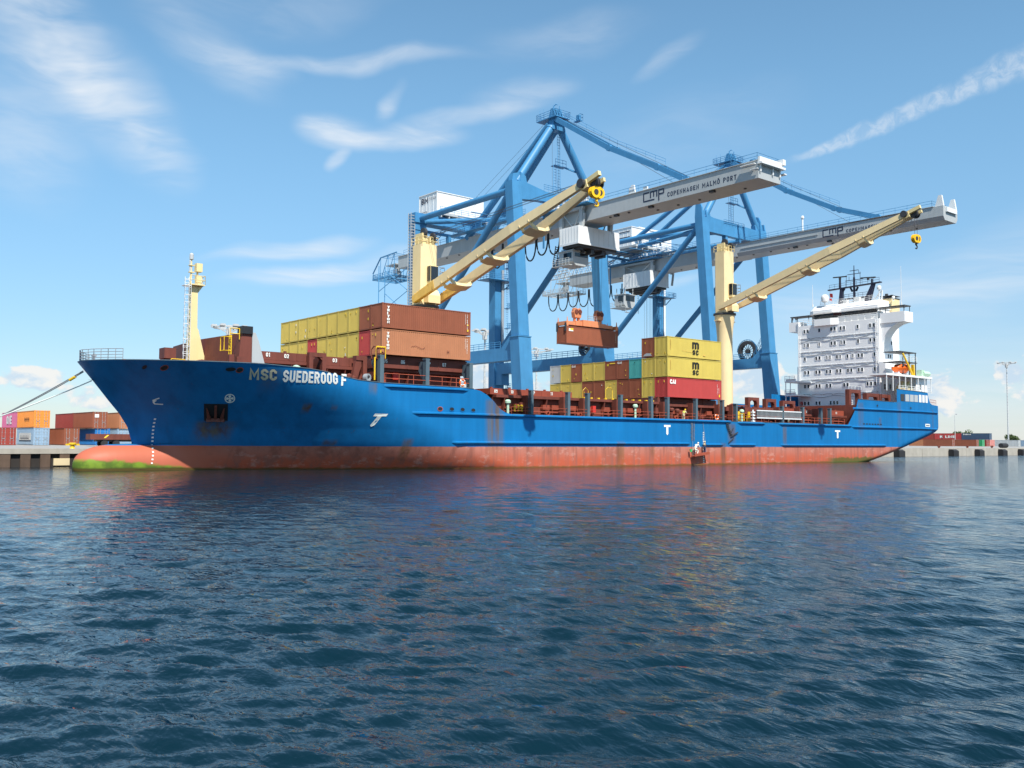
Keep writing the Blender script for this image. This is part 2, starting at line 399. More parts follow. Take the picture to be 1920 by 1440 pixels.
class MB:
    def __init__(s):
        s.v = []
        s.f = []

    def add(s, vs, fs):
        o = len(s.v)
        s.v += [tuple(p) for p in vs]
        s.f += [tuple(i + o for i in f) for f in fs]
        return s

    def box(s, x0, x1, y0, y1, z0, z1):
        return s.add([(x, y, z) for x in (x0, x1) for y in (y0, y1) for z in (z0, z1)],
                     [(0, 1, 3, 2), (4, 6, 7, 5), (0, 4, 5, 1), (2, 3, 7, 6), (0, 2, 6, 4), (1, 5, 7, 3)])

    def cbox(s, c, dx, dy, dz):
        return s.box(c[0] - dx / 2, c[0] + dx / 2, c[1] - dy / 2, c[1] + dy / 2, c[2] - dz / 2, c[2] + dz / 2)

    def beam(s, p, q, w, h, w2=None, h2=None, upv=(0, 0, 1)):
        """box girder from p to q; w across, h along up"""
        p, q = Vector(p), Vector(q)
        d = (q - p).normalized()
        u = Vector(upv)
        if abs(d.dot(u)) > 0.995:
            u = Vector((0, 1, 0))
        a = d.cross(u).normalized()
        b = a.cross(d).normalized()
        w2 = w if w2 is None else w2
        h2 = h if h2 is None else h2
        vs = []
        for c, ww, hh in ((p, w, h), (q, w2, h2)):
            for sa, sb in ((-1, -1), (1, -1), (1, 1), (-1, 1)):
                vs.append(c + a * sa * ww / 2 + b * sb * hh / 2)
        return s.add(vs, [(0, 3, 2, 1), (4, 5, 6, 7), (0, 1, 5, 4), (1, 2, 6, 5), (2, 3, 7, 6), (3, 0, 4, 7)])

    def tube(s, p, q, r, r2=None, n=10, cap=True):
        p, q = Vector(p), Vector(q)
        d = (q - p).normalized()
        u = Vector((0, 0, 1)) if abs(d.z) < 0.95 else Vector((0, 1, 0))
        a = d.cross(u).normalized()
        b = a.cross(d)
        r2 = r if r2 is None else r2
        vs = []
        for c, rr in ((p, r), (q, r2)):
            for i in range(n):
                t = 2 * math.pi * i / n
                vs.append(c + (a * math.cos(t) + b * math.sin(t)) * rr)
        fs = [(i, (i + 1) % n, n + (i + 1) % n, n + i) for i in range(n)]
        if cap:
            fs += [tuple(range(n - 1, -1, -1)), tuple(range(n, 2 * n))]
        return s.add(vs, fs)

    def path(s, pts, r, n=6):
        pts = [Vector(p) for p in pts]
        vs = []
        for k, p in enumerate(pts):
            d = (pts[min(k + 1, len(pts) - 1)] - pts[max(k - 1, 0)]).normalized()
            u = Vector((0, 0, 1)) if abs(d.z) < 0.95 else Vector((0, 1, 0))
            a = d.cross(u).normalized()
            b = a.cross(d)
            for i in range(n):
                t = 2 * math.pi * i / n
                vs.append(p + (a * math.cos(t) + b * math.sin(t)) * r)
        fs = []
        for k in range(len(pts) - 1):
            for i in range(n):
                fs.append((k * n + i, k * n + (i + 1) % n, (k + 1) * n + (i + 1) % n, (k + 1) * n + i))
        fs += [tuple(range(n - 1, -1, -1)), tuple(range((len(pts) - 1) * n, len(pts) * n))]
        return s.add(vs, fs)

    def prism(s, poly, axis, a, b):
        """polygon (2D) extruded along an axis between a and b"""
        def pt(u, v, w):
            return {'x': (w, u, v), 'y': (u, w, v), 'z': (u, v, w)}[axis]
        n = len(poly)
        vs = [pt(u, v, a) for u, v in poly] + [pt(u, v, b) for u, v in poly]
        fs = [tuple(range(n - 1, -1, -1)), tuple(range(n, 2 * n))] + [(i, (i + 1) % n, n + (i + 1) % n, n + i) for i in range(n)]
        return s.add(vs, fs)

    def lathe(s, c, prof, n=16):
        """profile of (r,z) turned round the vertical through c"""
        vs = []
        for r, z in prof:
            for i in range(n):
                t = 2 * math.pi * i / n
                vs.append((c[0] + r * math.cos(t), c[1] + r * math.sin(t), c[2] + z))
        fs = []
        for k in range(len(prof) - 1):
            for i in range(n):
                fs.append((k * n + i, k * n + (i + 1) % n, (k + 1) * n + (i + 1) % n, (k + 1) * n + i))
        fs += [tuple(range(n - 1, -1, -1)), tuple(range((len(prof) - 1) * n, len(prof) * n))]
        return s.add(vs, fs)

    def disc(s, c, axis, r, th, n=20, hole=0.0):
        c, axis = Vector(c), Vector(axis).normalized()
        if hole <= 0:
            return s.tube(c - axis * th / 2, c + axis * th / 2, r, n=n)
        u = Vector((0, 0, 1)) if abs(axis.z) < 0.9 else Vector((1, 0, 0))
        a = axis.cross(u).normalized()
        b = a.cross(axis)
        vs = []
        for off, rr in ((-1, r), (-1, hole), (1, hole), (1, r)):
            for i in range(n):
                t = 2 * math.pi * i / n
                vs.append(c + axis * off * th / 2 + (a * math.cos(t) + b * math.sin(t)) * rr)
        fs = []
        for k in range(4):
            for i in range(n):
                fs.append((k * n + i, k * n + (i + 1) % n, ((k + 1) % 4) * n + (i + 1) % n, ((k + 1) % 4) * n + i))
        return s.add(vs, fs)

    def rail(s, pts, h=1.05, rails=(0.5, 1.0), step=1.6, r=0.032):
        pts = [Vector(p) for p in pts]
        for p, q in zip(pts, pts[1:]):
            for k in rails:
                s.tube(p + Vector((0, 0, h * k)), q + Vector((0, 0, h * k)), r, n=4, cap=False)
            n = max(1, int((q - p).length / step))
            for i in range(n + 1):
                c = p.lerp(q, i / n)
                s.tube(c, c + Vector((0, 0, h)), r, n=4, cap=False)
        return s

    def ladder(s, p, q, w=(0.5, 0, 0), step=0.35, r=0.035):
        p, q, w = Vector(p), Vector(q), Vector(w)
        s.tube(p, q, r, n=4)
        s.tube(p + w, q + w, r, n=4)
        n = max(2, int((q - p).length / step))
        for i in range(n):
            c = p.lerp(q, (i + .5) / n)
            s.tube(c, c + w, r * 0.8, n=4, cap=False)
        return s

    def build(s, name, mat, parent=None, smooth=None, label=None):
        me = bpy.data.meshes.new(name)
        off = worldloc(parent)
        if PLACE:
            k_, sh = PLACE
            s.v = [(p[0] * k_ + sh[0], p[1] * k_ + sh[1], p[2] * k_ + sh[2]) for p in s.v]
        me.from_pydata([(p[0] - off[0], p[1] - off[1], p[2] - off[2]) for p in s.v], [], s.f)
        bm = bmesh.new()
        bm.from_mesh(me)
        bmesh.ops.recalc_face_normals(bm, faces=bm.faces)
        bm.to_mesh(me)
        bm.free()
        me.materials.append(P[mat] if isinstance(mat, str) else mat)
        if smooth:
            me.polygons.foreach_set('use_smooth', [True] * len(me.polygons))
            me.set_sharp_from_angle(angle=R(smooth))
        o = bpy.data.objects.new(name, me)
        COL.objects.link(o)
        if parent is not None:
            o.parent = parent
        if label:
            o['label'] = label
        return o


def worldloc(o):
    v = Vector((0, 0, 0))
    while o is not None:
        v = v + o.location
        o = o.parent
    return v


def tag(o, label, cat, group=None, kind=None):
    o['label'] = label
    o['category'] = cat
    if group:
        o['group'] = group
    if kind:
        o['kind'] = kind
    return o


def thing(name, label, cat, loc=(0, 0, 0), group=None):
    o = bpy.data.objects.new(name, None)
    o.empty_display_size = 0.5
    COL.objects.link(o)
    o.location = loc
    return tag(o, label, cat, group)


def solo(mb, name, mat, label, cat, loc, group=None, smooth=None):
    """a thing that is one mesh, its origin at loc"""
    e = bpy.data.objects.new('tmp', None)
    e.location = loc
    o = mb.build(name, mat, e, smooth)
    o.parent = None
    o.location = loc
    bpy.data.objects.remove(e)
    return tag(o, label, cat, group)


def structure(mb, name, mat, smooth=None):
    o = mb.build(name, mat, None, smooth)
    o['kind'] = 'structure'
    return o


def dup(root, loc=None, label=None, group=None):
    r = root.copy()
    COL.objects.link(r)
    if loc is not None:
        r.location = loc
    if label:
        r['label'] = label
    if group:
        r['group'] = group
    for ch in list(root.children):
        c = ch.copy()
        COL.objects.link(c)
        c.parent = r
        for g in list(ch.children):
            d = g.copy()
            COL.objects.link(d)
            d.parent = c
    return r


# a plain sans alphabet drawn with strokes: centre lines in a box one unit high
def _glyphs():
    L, Rr, B, T, M, c = .10, .48, .10, .90, .50, .13
    g = {}
    g['O'] = g['0'] = (.58, [[(L, B + c), (L, T - c), (L + c, T), (Rr - c, T), (Rr, T - c), (Rr, B + c), (Rr - c, B), (L + c, B), 'z']])
    g['C'] = (.57, [[(Rr, T - .26), (Rr, T - c), (Rr - c, T), (L + c, T), (L, T - c), (L, B + c), (L + c, B), (Rr - c, B), (Rr, B + c), (Rr, B + .26)]])
    g['G'] = (.58, [[(Rr, T - .24), (Rr, T - c), (Rr - c, T), (L + c, T), (L, T - c), (L, B + c), (L + c, B), (Rr - c, B), (Rr, B + c), (Rr, M - .02), (.30, M - .02)]])
    g['S'] = (.57, [[(Rr, T - .22), (Rr, T - c), (Rr - c, T), (L + c, T), (L, T - c), (L, M + c), (L + c, M), (Rr - c, M), (Rr, M - c), (Rr, B + c), (Rr - c, B), (L + c, B), (L, B + c), (L, B + .22)]])
    g['U'] = (.58, [[(L, 1), (L, B + c), (L + c, B), (Rr - c, B), (Rr, B + c), (Rr, 1)]])
    g['E'] = (.52, [[(.52, T), (L, T), (L, B), (.52, B)], [(L, M), (.46, M)]])
    g['F'] = (.52, [[(.52, T), (L, T), (L, 0)], [(L, M), (.46, M)]])
    g['D'] = (.58, [[(L, B), (L, T), (Rr - c, T), (Rr, T - c), (Rr, B + c), (Rr - c, B), 'z']])
    bowl = [(L, 0), (L, T), (Rr - c, T), (Rr, T - c), (Rr, M - .03 + c), (Rr - c, M - .03), (L, M - .03)]
    g['R'] = (.60, [bowl, [(.28, M - .03), (.50, 0)]])
    g['P'] = (.57, [bowl])
    g['M'] = (.76, [[(L, 0), (L, .92), (.38, .36), (.66, .92), (.66, 0)]])
    g['T'] = (.58, [[(.01, T), (.57, T)], [(.29, T), (.29, 0)]])
    g['I'] = (.20, [[(.10, 0), (.10, 1)]])
    g['1'] = (.42, [[(.08, .74), (.27, .92), (.27, 0)]])
    g['N'] = (.62, [[(L, 0), (L, .90), (.52, .10), (.52, 1)]])
    g['A'] = (.64, [[(.07, 0), (.32, .93), (.57, 0)], [(.15, .28), (.49, .28)]])
    g['H'] = (.60, [[(L, 0), (L, 1)], [(.50, 0), (.50, 1)], [(L, M), (.50, M)]])
    g['L'] = (.50, [[(L, 1), (L, B), (.50, B)]])
    g['K'] = (.60, [[(L, 0), (L, 1)], [(.54, .98), (.14, .46)], [(.24, .58), (.56, .02)]])
    g['B'] = (.58, [[(L, B), (L, T), (Rr - c, T), (Rr, T - .1), (Rr, M + .1), (Rr - c, M), (L, M)], [(Rr - c, M), (Rr, M - c), (Rr, B + c), (Rr - c, B), (L, B)]])
    g['Y'] = (.60, [[(.04, 1), (.30, .46), (.56, 1)], [(.30, .46), (.30, 0)]])
    g['2'] = (.56, [[(L, T - .2), (L, T - c), (L + c, T), (Rr - c, T), (Rr, T - c), (Rr, M + .06), (L, B + .02), (L, B), (.54, B)]])
    g['3'] = (.56, [[(L, T), (Rr - c, T), (Rr, T - c), (Rr, M + c), (Rr - c, M), (.2, M)], [(Rr - c, M), (Rr, M - c), (Rr, B + c), (Rr - c, B), (L, B)]])
    g['4'] = (.58, [[(.36, 0), (.36, .94), (.06, .32), (.56, .32)]])
    g['5'] = (.56, [[(.50, T), (L, T), (L, M + .04), (Rr - c, M + .04), (Rr, M - c), (Rr, B + c), (Rr - c, B), (L, B)]])
    g['6'] = (.57, [[(Rr, T), (L + c, T), (L, T - c), (L, B + c), (L + c, B), (Rr - c, B), (Rr, B + c), (Rr, M - c), (Rr - c, M), (L, M)]])
    g['9'] = (.57, [[(L, B), (Rr - c, B), (Rr, B + c), (Rr, T - c), (Rr - c, T), (L + c, T), (L, T - c), (L, M + c), (L + c, M), (Rr, M)]])
    g['7'] = (.54, [[(.02, T), (.46, T), (.20, 0)]])
    g['8'] = (.57, [[(L, B), (L, T), (Rr, T), (Rr, B), 'z'], [(L, M), (Rr, M)]])
    g['m'] = (.90, [[(L, 0), (L, .98)], [(L, .74), (.19, .88), (.33, .88), (.45, .74), (.45, 0)], [(.45, .74), (.54, .88), (.68, .88), (.80, .74), (.80, 0)]])
    g['-'] = (.40, [[(.06, M), (.34, M)]])
    g['Ö'] = (.58, g['O'][1] + [[(.20, 1.08), (.20, 1.20)], [(.38, 1.08), (.38, 1.20)]])
    g[' '] = (.34, [])
    return g


GLY = _glyphs()


def ribbon(pts, w):
    closed = pts[-1] == 'z'
    p = [Vector(q) for q in (pts[:-1] if closed else pts)]
    n = len(p)
    vs = []
    for i in range(n):
        a = p[i - 1] if (i > 0 or closed) else None
        b_ = p[(i + 1) % n] if (i < n - 1 or closed) else None
        d1 = (p[i] - a).normalized() if a is not None else None
        d2 = (b_ - p[i]).normalized() if b_ is not None else None
        d1 = d2 if d1 is None else d1
        d2 = d1 if d2 is None else d2
        n1, n2 = Vector((-d1.y, d1.x)), Vector((-d2.y, d2.x))
        mt = n1 + n2
        k = w / 2 / max(.55, (mt.length / 2)) if mt.length > 1e-6 else w / 2
        mt = mt.normalized() * k
        vs += [tuple(p[i] + mt), tuple(p[i] - mt)]
    m_ = n if closed else n - 1
    return vs, [(2 * i, 2 * i + 1, 2 * ((i + 1) % n) + 1, 2 * ((i + 1) % n)) for i in range(m_)]


def textgeo(txt, w=.17, gap=.10):
    """flat lettering as (x, y, layer) points and faces; cap height 1"""
    vs, fs, x = [], [], 0.0
    for ch in txt:
        wd, strokes = GLY[ch]
        for k, st_ in enumerate(strokes):
            v, f = ribbon(st_, w)
            o = len(vs)
            vs += [(x + a, b_, k) for a, b_ in v]
            fs += [tuple(i + o for i in q_) for q_ in f]
        x += wd + gap
    return vs, fs


def lettering(mb, txt, p0, U, V, size, w=.17, width=None, gap=.10):
    """flat painted text; p0 lower-left corner, U reading direction, V up"""
    vs, fs = textgeo(txt, w, gap)
    xs_ = [v[0] for v in vs]
    x0 = min(xs_)
    kx = size if width is None else width / (max(xs_) - x0)
    p0, U, V = Vector(p0), Vector(U).normalized(), Vector(V).normalized()
    N_ = U.cross(V)
    mb.add([p0 + U * (x - x0) * kx + V * y * size + N_ * l * .004 for x, y, l in vs], fs)
    return mb


# ------------------------------------------------------------------ water
def water_mesh():
    """harbour chop: a sum of short wind waves on a grid that coarsens with distance"""
    cx, cy = -54.0, -88.0
    rs = [5.0]
    while rs[-1] < 420:
        rs.append(rs[-1] * 1.0075 + 0.004)
    while rs[-1] < 9000:
        rs.append(rs[-1] * 1.12)
    dense = np.radians(np.arange(4.0, 76.0, 0.12))
    rest = np.radians(np.arange(76.0, 364.0, 4.0))
    th = np.concatenate([dense, rest[:-1]])
    rr, tt = np.meshgrid(np.array(rs), th, indexing='ij')
    X = cx + rr * np.sin(tt)
    Y = cy + rr * np.cos(tt)
    Z = np.zeros_like(X)
    rng = np.random.RandomState(3)
    wd = math.radians(233)
    for i in range(90):
        lam = 0.22 * (2.4 / 0.22) ** rng.rand()
        a = wd + rng.normal(0, 0.42)
        k = 2 * math.pi / lam
        amp = 0.0066 * lam ** 0.80 * (0.6 + 0.8 * rng.rand())
        if lam > 0.9:
            amp *= 0.55
        ph = rng.rand() * 6.28
        fade = np.clip((lam / (rr * 0.0095 + 0.02) - 2.0) / 2.0, 0, 1)
        w = np.sin(k * (X * math.cos(a) + Y * math.sin(a)) + ph)
        Z += amp * fade * (w + 0.28 * np.cos(2 * (k * (X * math.cos(a) + Y * math.sin(a)) + ph)))
    # patches of calmer and rougher water
    patch = 0.85 + 0.25 * np.sin(X * 0.11 + 1.3 * np.sin(Y * 0.05)) * np.sin(Y * 0.083 + 0.7)
    Z *= patch
    nr, nt = X.shape
    co = np.stack([X, Y, Z], -1).reshape(-1, 3)
    i = np.arange(nr - 1)[:, None] * nt
    j = np.arange(nt)[None, :]
    jn = (j + 1) % nt
    q = np.stack([i + j, i + jn, i + nt + jn, i + nt + j], -1).reshape(-1, 4)
    co = np.vstack([co, [[cx, cy, 0]]])
    c = len(co) - 1
    tri = [(c, (k + 1) % nt, k) for k in range(nt)]
    me = bpy.data.meshes.new('water')
    nv = len(co)
    me.vertices.add(nv)
    me.vertices.foreach_set('co', co.ravel())
    nq = len(q)
    me.loops.add(nq * 4 + nt * 3)
    me.polygons.add(nq + nt)
    me.loops.foreach_set('vertex_index', np.concatenate([q[:, ::-1].ravel(), np.array(tri).ravel()]))
    me.polygons.foreach_set('loop_start', np.concatenate([np.arange(nq) * 4, nq * 4 + np.arange(nt) * 3]))
    me.polygons.foreach_set('loop_total', np.concatenate([np.full(nq, 4), np.full(nt, 3)]))
    me.update(calc_edges=True)
    me.validate()
    me.polygons.foreach_set('use_smooth', [True] * len(me.polygons))
    mt, t, b = newmat('harbour water')
    pos = t.add('ShaderNodeNewGeometry').outputs['Position']
    b.inputs['Base Color'].default_value = (0.002, 0.015, 0.024, 1)
    b.inputs['Roughness'].default_value = 0.06
    b.inputs['IOR'].default_value = 1.333
    b.inputs['Specular IOR Level'].default_value = 0.5
    v1 = t.mapping(pos, rot=(0, 0, R(-58)), scale=(1.0, 0.5, 1))
    h = t.math('ADD', t.math('MULTIPLY', t.noise(v1, 1.7, 3, 0.55, 0.3), 0.27), t.math('MULTIPLY', t.noise(v1, 6.0, 3, 0.55, 0.4), 0.08))
    bn = t.add('ShaderNodeBump')
    bn.inputs['Strength'].default_value = 1.0
    bn.inputs['Distance'].default_value = 0.42
    t.l.new(h, bn.inputs['Height'])
    t.l.new(bn.outputs[0], b.inputs['Normal'])
    me.materials.append(mt)
    o = bpy.data.objects.new('water', me)
    COL.objects.link(o)
    o['kind'] = 'structure'
    return o


water_mesh()

# ------------------------------------------------------------------ quay
QY, QZ = 28.0, 2.0
q = MB()
q.box(-900, -4, QY + 0.6, 1500, -2, QZ)
q.box(-4, 1500, QY, 1500, -4, QZ - 0.004)
structure(q, 'quay', 'quay_top')
edge = MB()
edge.box(-900, -4.02, QY - 0.1, QY + 2.2, 1.48, QZ + 0.06)
edge.box(-4, 1500, QY - 0.25, QY + 2.0, -3, QZ + 0.06)
for x in range(8, 700, 24):
    edge.box(x - .12, x + .12, QY - 0.31, QY - 0.2, -2, QZ - .1)
structure(edge, 'quay_edge', 'concrete')
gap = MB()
gap.box(-300, -4, QY + 0.3, QY + 0.58, -2, 1.47)  # dark sheet behind the piles, painted as the shade under the open quay
structure(gap, 'pile_shade_sheet', 'pile_gap_shade')

# ------------------------------------------------------------------ hull form
def pl(tab, x):
    if x <= tab[0][0]:
        return tab[0][1]
    for (x0, y0), (x1, y1) in zip(tab, tab[1:]):
        if x <= x1:
            return y0 + (y1 - y0) * (x - x0) / (x1 - x0) if x1 > x0 else y1
    return tab[-1][1]


STEM = [(2.7, -22.3), (3.0, -22.45), (4.5, -22.9), (5.9, -23.8), (7.2, -24.9), (9.85, -27.0), (11.2, -28.0)]
SHEER = [(-28, 11.05), (-22, 10.95), (-14, 10.85), (-9, 10.55), (-7, 10.3), (-5.6, 10.0), (-3.5, 9.65), (-.5, 9.48), (11.5, 9.37),
         (12.8, 9.2), (13.7, 8.9), (15, 8.0), (16, 7.1), (16.9, 6.65), (17.9, 6.47), (40, 6.4), (92.8, 6.33), (95.5, 9.3), (96.2, 10.9),
         (109.5, 10.75), (109.55, 13.2), (122.2, 12.95), (122.5, 12.0), (123.2, 11.1), (124.2, 10.75), (127.5, 10.6)]
KEEL = [(90, -3.), (100, -1.6), (106, -.6), (112, .5), (118, 1.7), (127.5, 3.3)]
YC = 12.5


def xs(z):
    if z >= 2.7:
        return pl(STEM, z)
    t = 1 - (abs(z - .4) / 2.35) ** 2.4
    return -22 - 6.1 * max(t, 0) ** (1 / 3.)


def half(X, z):
    zz = min(max(z, -1.5), 11)
    xh = pl(STEM, z) if z >= 2.7 else -22.3 + (2.7 - zz) * .6
    L = 40 + (21 - 40) * ((zz / 11.) ** .8 if zz > 0 else 0)
    b = 0.
    if X > xh:
        s = min((X - xh) / L, 1)
        f = min(max(zz / 11, 0), 1)
        p = 1.7 + .3 * f
        qq = 1.25 + (.62 - 1.25) * f ** 1.3
        b = 13.5 * (1 - (1 - s) ** p) ** qq
    if z < 2.75:
        t = 1 - (abs(z - .4) / 2.35) ** 2.4
        if X < -22:
            t -= ((-22 - X) / 6.1) ** 3
        b = (b ** 3 + (2.1 * math.sqrt(max(t, 0))) ** 3) ** (1 / 3.)
    if X > 88:
        zk = pl(KEEL, X)
        r = pl([(88, 2.0), (100, 2.2), (127.5, 3.2)], X)
        t = min(max((z - zk) / r, 0), 1)
        b *= math.sqrt(max(1 - (1 - t) ** 2, 0))
        b -= 1.1 * max(0, (X - 112) / 15.5) ** 2
    return max(b, 0)


def hullpt(X, z, o=0.0):
    """point on the port side plating, o metres proud of it"""
    e = 0.05
    bx = (half(X + e, z) - half(X - e, z)) / (2 * e)
    bz = (half(X, z + e) - half(X, z - e)) / (2 * e)
    n = Vector((-bx, -1, -bz)).normalized()
    return Vector((X, YC - half(X, z), z)) + n * o


def build_hull(root):
    vs_lo = [-1.5, -1.0, -.6, -.3, 0, .2, .4, .6, .8, 1.0, 1.25, 1.5, 1.75, 2.0, 2.2, 2.4, 2.55, 2.66, 2.74]
    NV = 34
    us = [(i / 70.) ** 1.7 for i in range(71)]
    XB = 14.0
    cols = []
    for u in us:
        col = []
        for z in vs_lo:
            x0 = xs(z)
            col.append((x0 + u * (XB - x0), z))
        for k in range(1, NV + 1):
            v = k / NV
            z = 2.74 + (11.05 - 2.74) * v
            for _ in range(3):
                x0 = xs(z)
                X = x0 + u * (XB - x0)
                z = 2.74 + (pl(SHEER, X) - 2.74) * v
            col.append((X, z))
        cols.append(col)
    st = [14.5, 15, 15.5, 16, 16.45, 16.9, 17.4, 17.9] + list(np.arange(20, 92, 4.0)) + [92.8, 93.7, 94.6, 95.5, 95.85, 96.2] + \
        list(np.arange(97.2, 109.5, 1.5)) + [109.5, 109.55] + list(np.arange(110.5, 122.2, 1.2)) + [122.2, 122.35, 122.5, 122.8, 123.2, 123.7, 124.2, 125, 126, 127, 127.5]
    allz = vs_lo + [None] * NV
    for X in st:
        col = []
        zlo = -1.5 if X < 100 else max(-1.5, pl(KEEL, X))
        for z in vs_lo:
            f = (z + 1.5) / (2.74 + 1.5)
            zt = max(2.74, zlo + 1.6) if X > 105 else 2.74
            col.append((X, zlo + (zt - zlo) * f))
        z1 = col[-1][1]
        for k in range(1, NV + 1):
            col.append((X, z1 + (pl(SHEER, X) - z1) * k / NV))
        cols.append(col)
    mb = MB()
    nr = len(cols[0])
    for side in (-1, 1):
        base = len(mb.v)
        for col in cols:
            for X, z in col:
                mb.v.append((X, YC + side * half(X, z), z))
        for i in range(len(cols) - 1):
            for j in range(nr - 1):
                a = base + i * nr + j
                mb.f.append((a, a + nr, a + nr + 1, a + 1))
        if side == -1:
            pb = base
    # transom
    n0 = (len(cols) - 1) * nr
    sb = nr * len(cols)
    for j in range(nr - 1):
        mb.f.append((pb + n0 + j, sb + n0 + j, sb + n0 + j + 1, pb + n0 + j + 1))
    o = mb.build('hull', 'hull', root, smooth=38)
    return o


def deck_at(mb, x0, x1, z, inset=0.02, n=40):
    prev = None
    for i in range(n + 1):
        X = x0 + (x1 - x0) * i / n
        h = half(X, z) - inset
        a, b = (X, YC - h, z), (X, YC + h, z)
        if prev:
            mb.add([prev[0], a, b, prev[1]], [(0, 1, 2, 3)])
        prev = (a, b)


ship = thing('container_ship', 'blue and red container ship moored at the quay, white lettering on its bow', 'cargo ship', (48, YC, 0))
hull = build_hull(ship)
d = MB()
deck_at(d, -27.0, -0.6, 9.2)
deck_at(d, -0.6, 14.0, 8.9)
deck_at(d, 14.0, 95.5, 6.15)
deck_at(d, 95.6, 127.4, 9.9)
d.box(14, 14.1, -.9, 25.9, 6.15, 8.9)
d.box(95.5, 95.6, -.9, 25.9, 6.15, 9.9)
d.build('deck', 'oxide', ship)

# rubbing strakes and sheer rails
def strake(x0, x1, z, h=.3, w=.28):
    st = MB()
    pts = [(x0, z), (x0 + .8, z)] + [(X, z) for X in np.arange(x0 + 3, x1 - .9, 6)] + [(x1 - .8, z), (x1, z)]
    prof = []
    for k, (X, zz) in enumerate(pts):
        e = 0.02 if k in (0, len(pts) - 1) else w
        prof.append([hullpt(X, zz + h * .62, 0), hullpt(X, zz + h * .2, e), hullpt(X, zz - h * .2, e), hullpt(X, zz - h * .62, 0)])
    for A, B in zip(prof, prof[1:]):
        st.add(A + B, [(0, 4, 5, 1), (1, 5, 6, 2), (2, 6, 7, 3)])
    st.build('rubbing_strake', 'hull', ship)


for (a, b_, z) in ((-.2, 11.2, 9.15), (3.5, 60.5, 6.42 - .1), (62, 69, 6.2), (72.5, 94, 6.2), (94, 127.2, 6.05), (9, 51, 3.05), (53.5, 58.6, 2.9),
                   (59.9, 66.6, 2.9), (73, 105.5, 2.88), (94.5, 127.2, 9.25)):
    strake(a, b_, z)
# capping of the bulwark
for (x0, x1) in ((-27.8, -6.0), (-5.6, 12.5), (18, 92.6), (96.4, 109.4), (109.7, 122)):
    cap = MB()
    X = x0
    pr = None
    while X <= x1:
        z = pl(SHEER, X)
        h = half(X, z)
        cur = [(X, YC - h - .05, z), (X, YC - h + .22, z), (X, YC - h + .22, z + .07), (X, YC - h - .05, z + .07)]
        if pr:
            cap.add(pr + cur, [(0, 1, 5, 4), (1, 2, 6, 5), (2, 3, 7, 6), (3, 0, 4, 7)])
        pr = cur
        X += 1.1
    cap.build('bulwark_rail', 'post_grey', ship)

# name, tug marks and other painted marks on the plating
def onhull(vs, fs, X0, z0, sx, sz, mb, o=.03, slope=0.0, skew=0.0):
    base = len(mb.v)
    for p_ in vs:
        x, y = p_[0], p_[1]
        X = X0 + x * sx + y * sz * skew
        mb.v.append(tuple(hullpt(X, z0 + y * sz + x * sx * slope, o + (.004 * p_[2] if len(p_) > 2 else 0))))
    mb.f += [tuple(i + base for i in f) for f in fs]


nm = MB()
def hulltext(mb, txt, x0, x1, z0, hgt, slope=0.0, skew=0.0):
    vs, fs = textgeo(txt, .20, .11)
    a = min(v[0] for v in vs)
    b_ = max(v[0] for v in vs)
    k = (x1 - x0) / (b_ - a)
    onhull([((v[0] - a) * k, v[1] * hgt, v[2]) for v in vs], fs, x0, z0, 1, 1, mb, .035, slope, skew)


hulltext(nm, 'MSC', -14.55, -12.0, 9.30, 1.08, -.010, skew=-.30)
nm.build('name_lettering', 'text_dull', ship, label='dull yellowed first letters of the ship name')
nm = MB()
hulltext(nm, 'SUEDEROOG', -11.45, -5.75, 9.17, 1.16, -.012, skew=-.18)
hulltext(nm, 'F', -5.4, -4.82, 8.98, 1.22, 0, skew=-.05)
nm.build('name_lettering', 'text_white', ship, label='bright white part of the ship name')
TUG = [(-.55, .7), (.55, .7), (.55, .42), (.17, .42), (.17, -.55), (0, -.72), (-.17, -.55), (-.17, .42), (-.55, .42)]
for (X, z, sx, sz, sk) in ((-.62, 5.45, 1.35, 1.0, .55), (46.05, 4.93, 1.25, 1.0, 0), (89.5, 4.7, 1.45, 1.0, 0)):
    t_ = MB()
    onhull(TUG, [tuple(range(9))], X, z, sx, sz, t_, .03, 0, sk * 1.0)
    t_.build('tug_mark', 'text_white', ship)
# bow thruster symbol
em = MB()
N = 24
ring = [(math.cos(2 * math.pi * i / N) * r, math.sin(2 * math.pi * i / N) * r) for r in (.40, .50) for i in range(N)]
onhull(ring, [(i, (i + 1) % N, N + (i + 1) % N, N + i) for i in range(N)], -15.45, 7.45, .9, .9, em, .03, 0, -.39)
for a in range(4):
    c, s_ = math.cos(a * math.pi / 2 + .05), math.sin(a * math.pi / 2 + .05)
    pet = [(0, 0), (.18, .12), (.34, .13), (.36, 0), (.34, -.13), (.18, -.12)]
    onhull([(x * c - y * s_, x * s_ + y * c) for x, y in pet], [tuple(range(6))], -15.45, 7.45, .9, .9, em, .032 + a * .003, 0, -.39)
em.build('thruster_mark', 'text_white', ship)
em = MB()
bs = [(-.75, .05), (-.1, .35), (-.05, .22), (-.5, .02), (-.7, -.3), (-.55, -.5), (.3, -.55), (.3, -.42), (-.45, -.38), (-.55, -.25), (-.3, -.02), (.15, -.05), (.15, -.17), (-.2, -.15)]
onhull(bs, [(0, 1, 2, 3), (0, 3, 10, 4), (10, 9, 4), (4, 9, 5), (9, 8, 5), (8, 7, 6, 5)], -21.0, 7.2, .8, .8, em, .03, 0, -.35)
em.build('bulb_mark', 'text_white', ship)
dm = MB()
for k in range(13):
    z = .75 + k * .38
    X = pl([(.7, -21.0), (2.9, -20.6), (5.3, -20.8)], z)
    onhull([(-.08, -.08), (.10, -.08), (.10, .08), (-.08, .08)], [(0, 1, 2, 3)], X, z, 1, 1, dm)
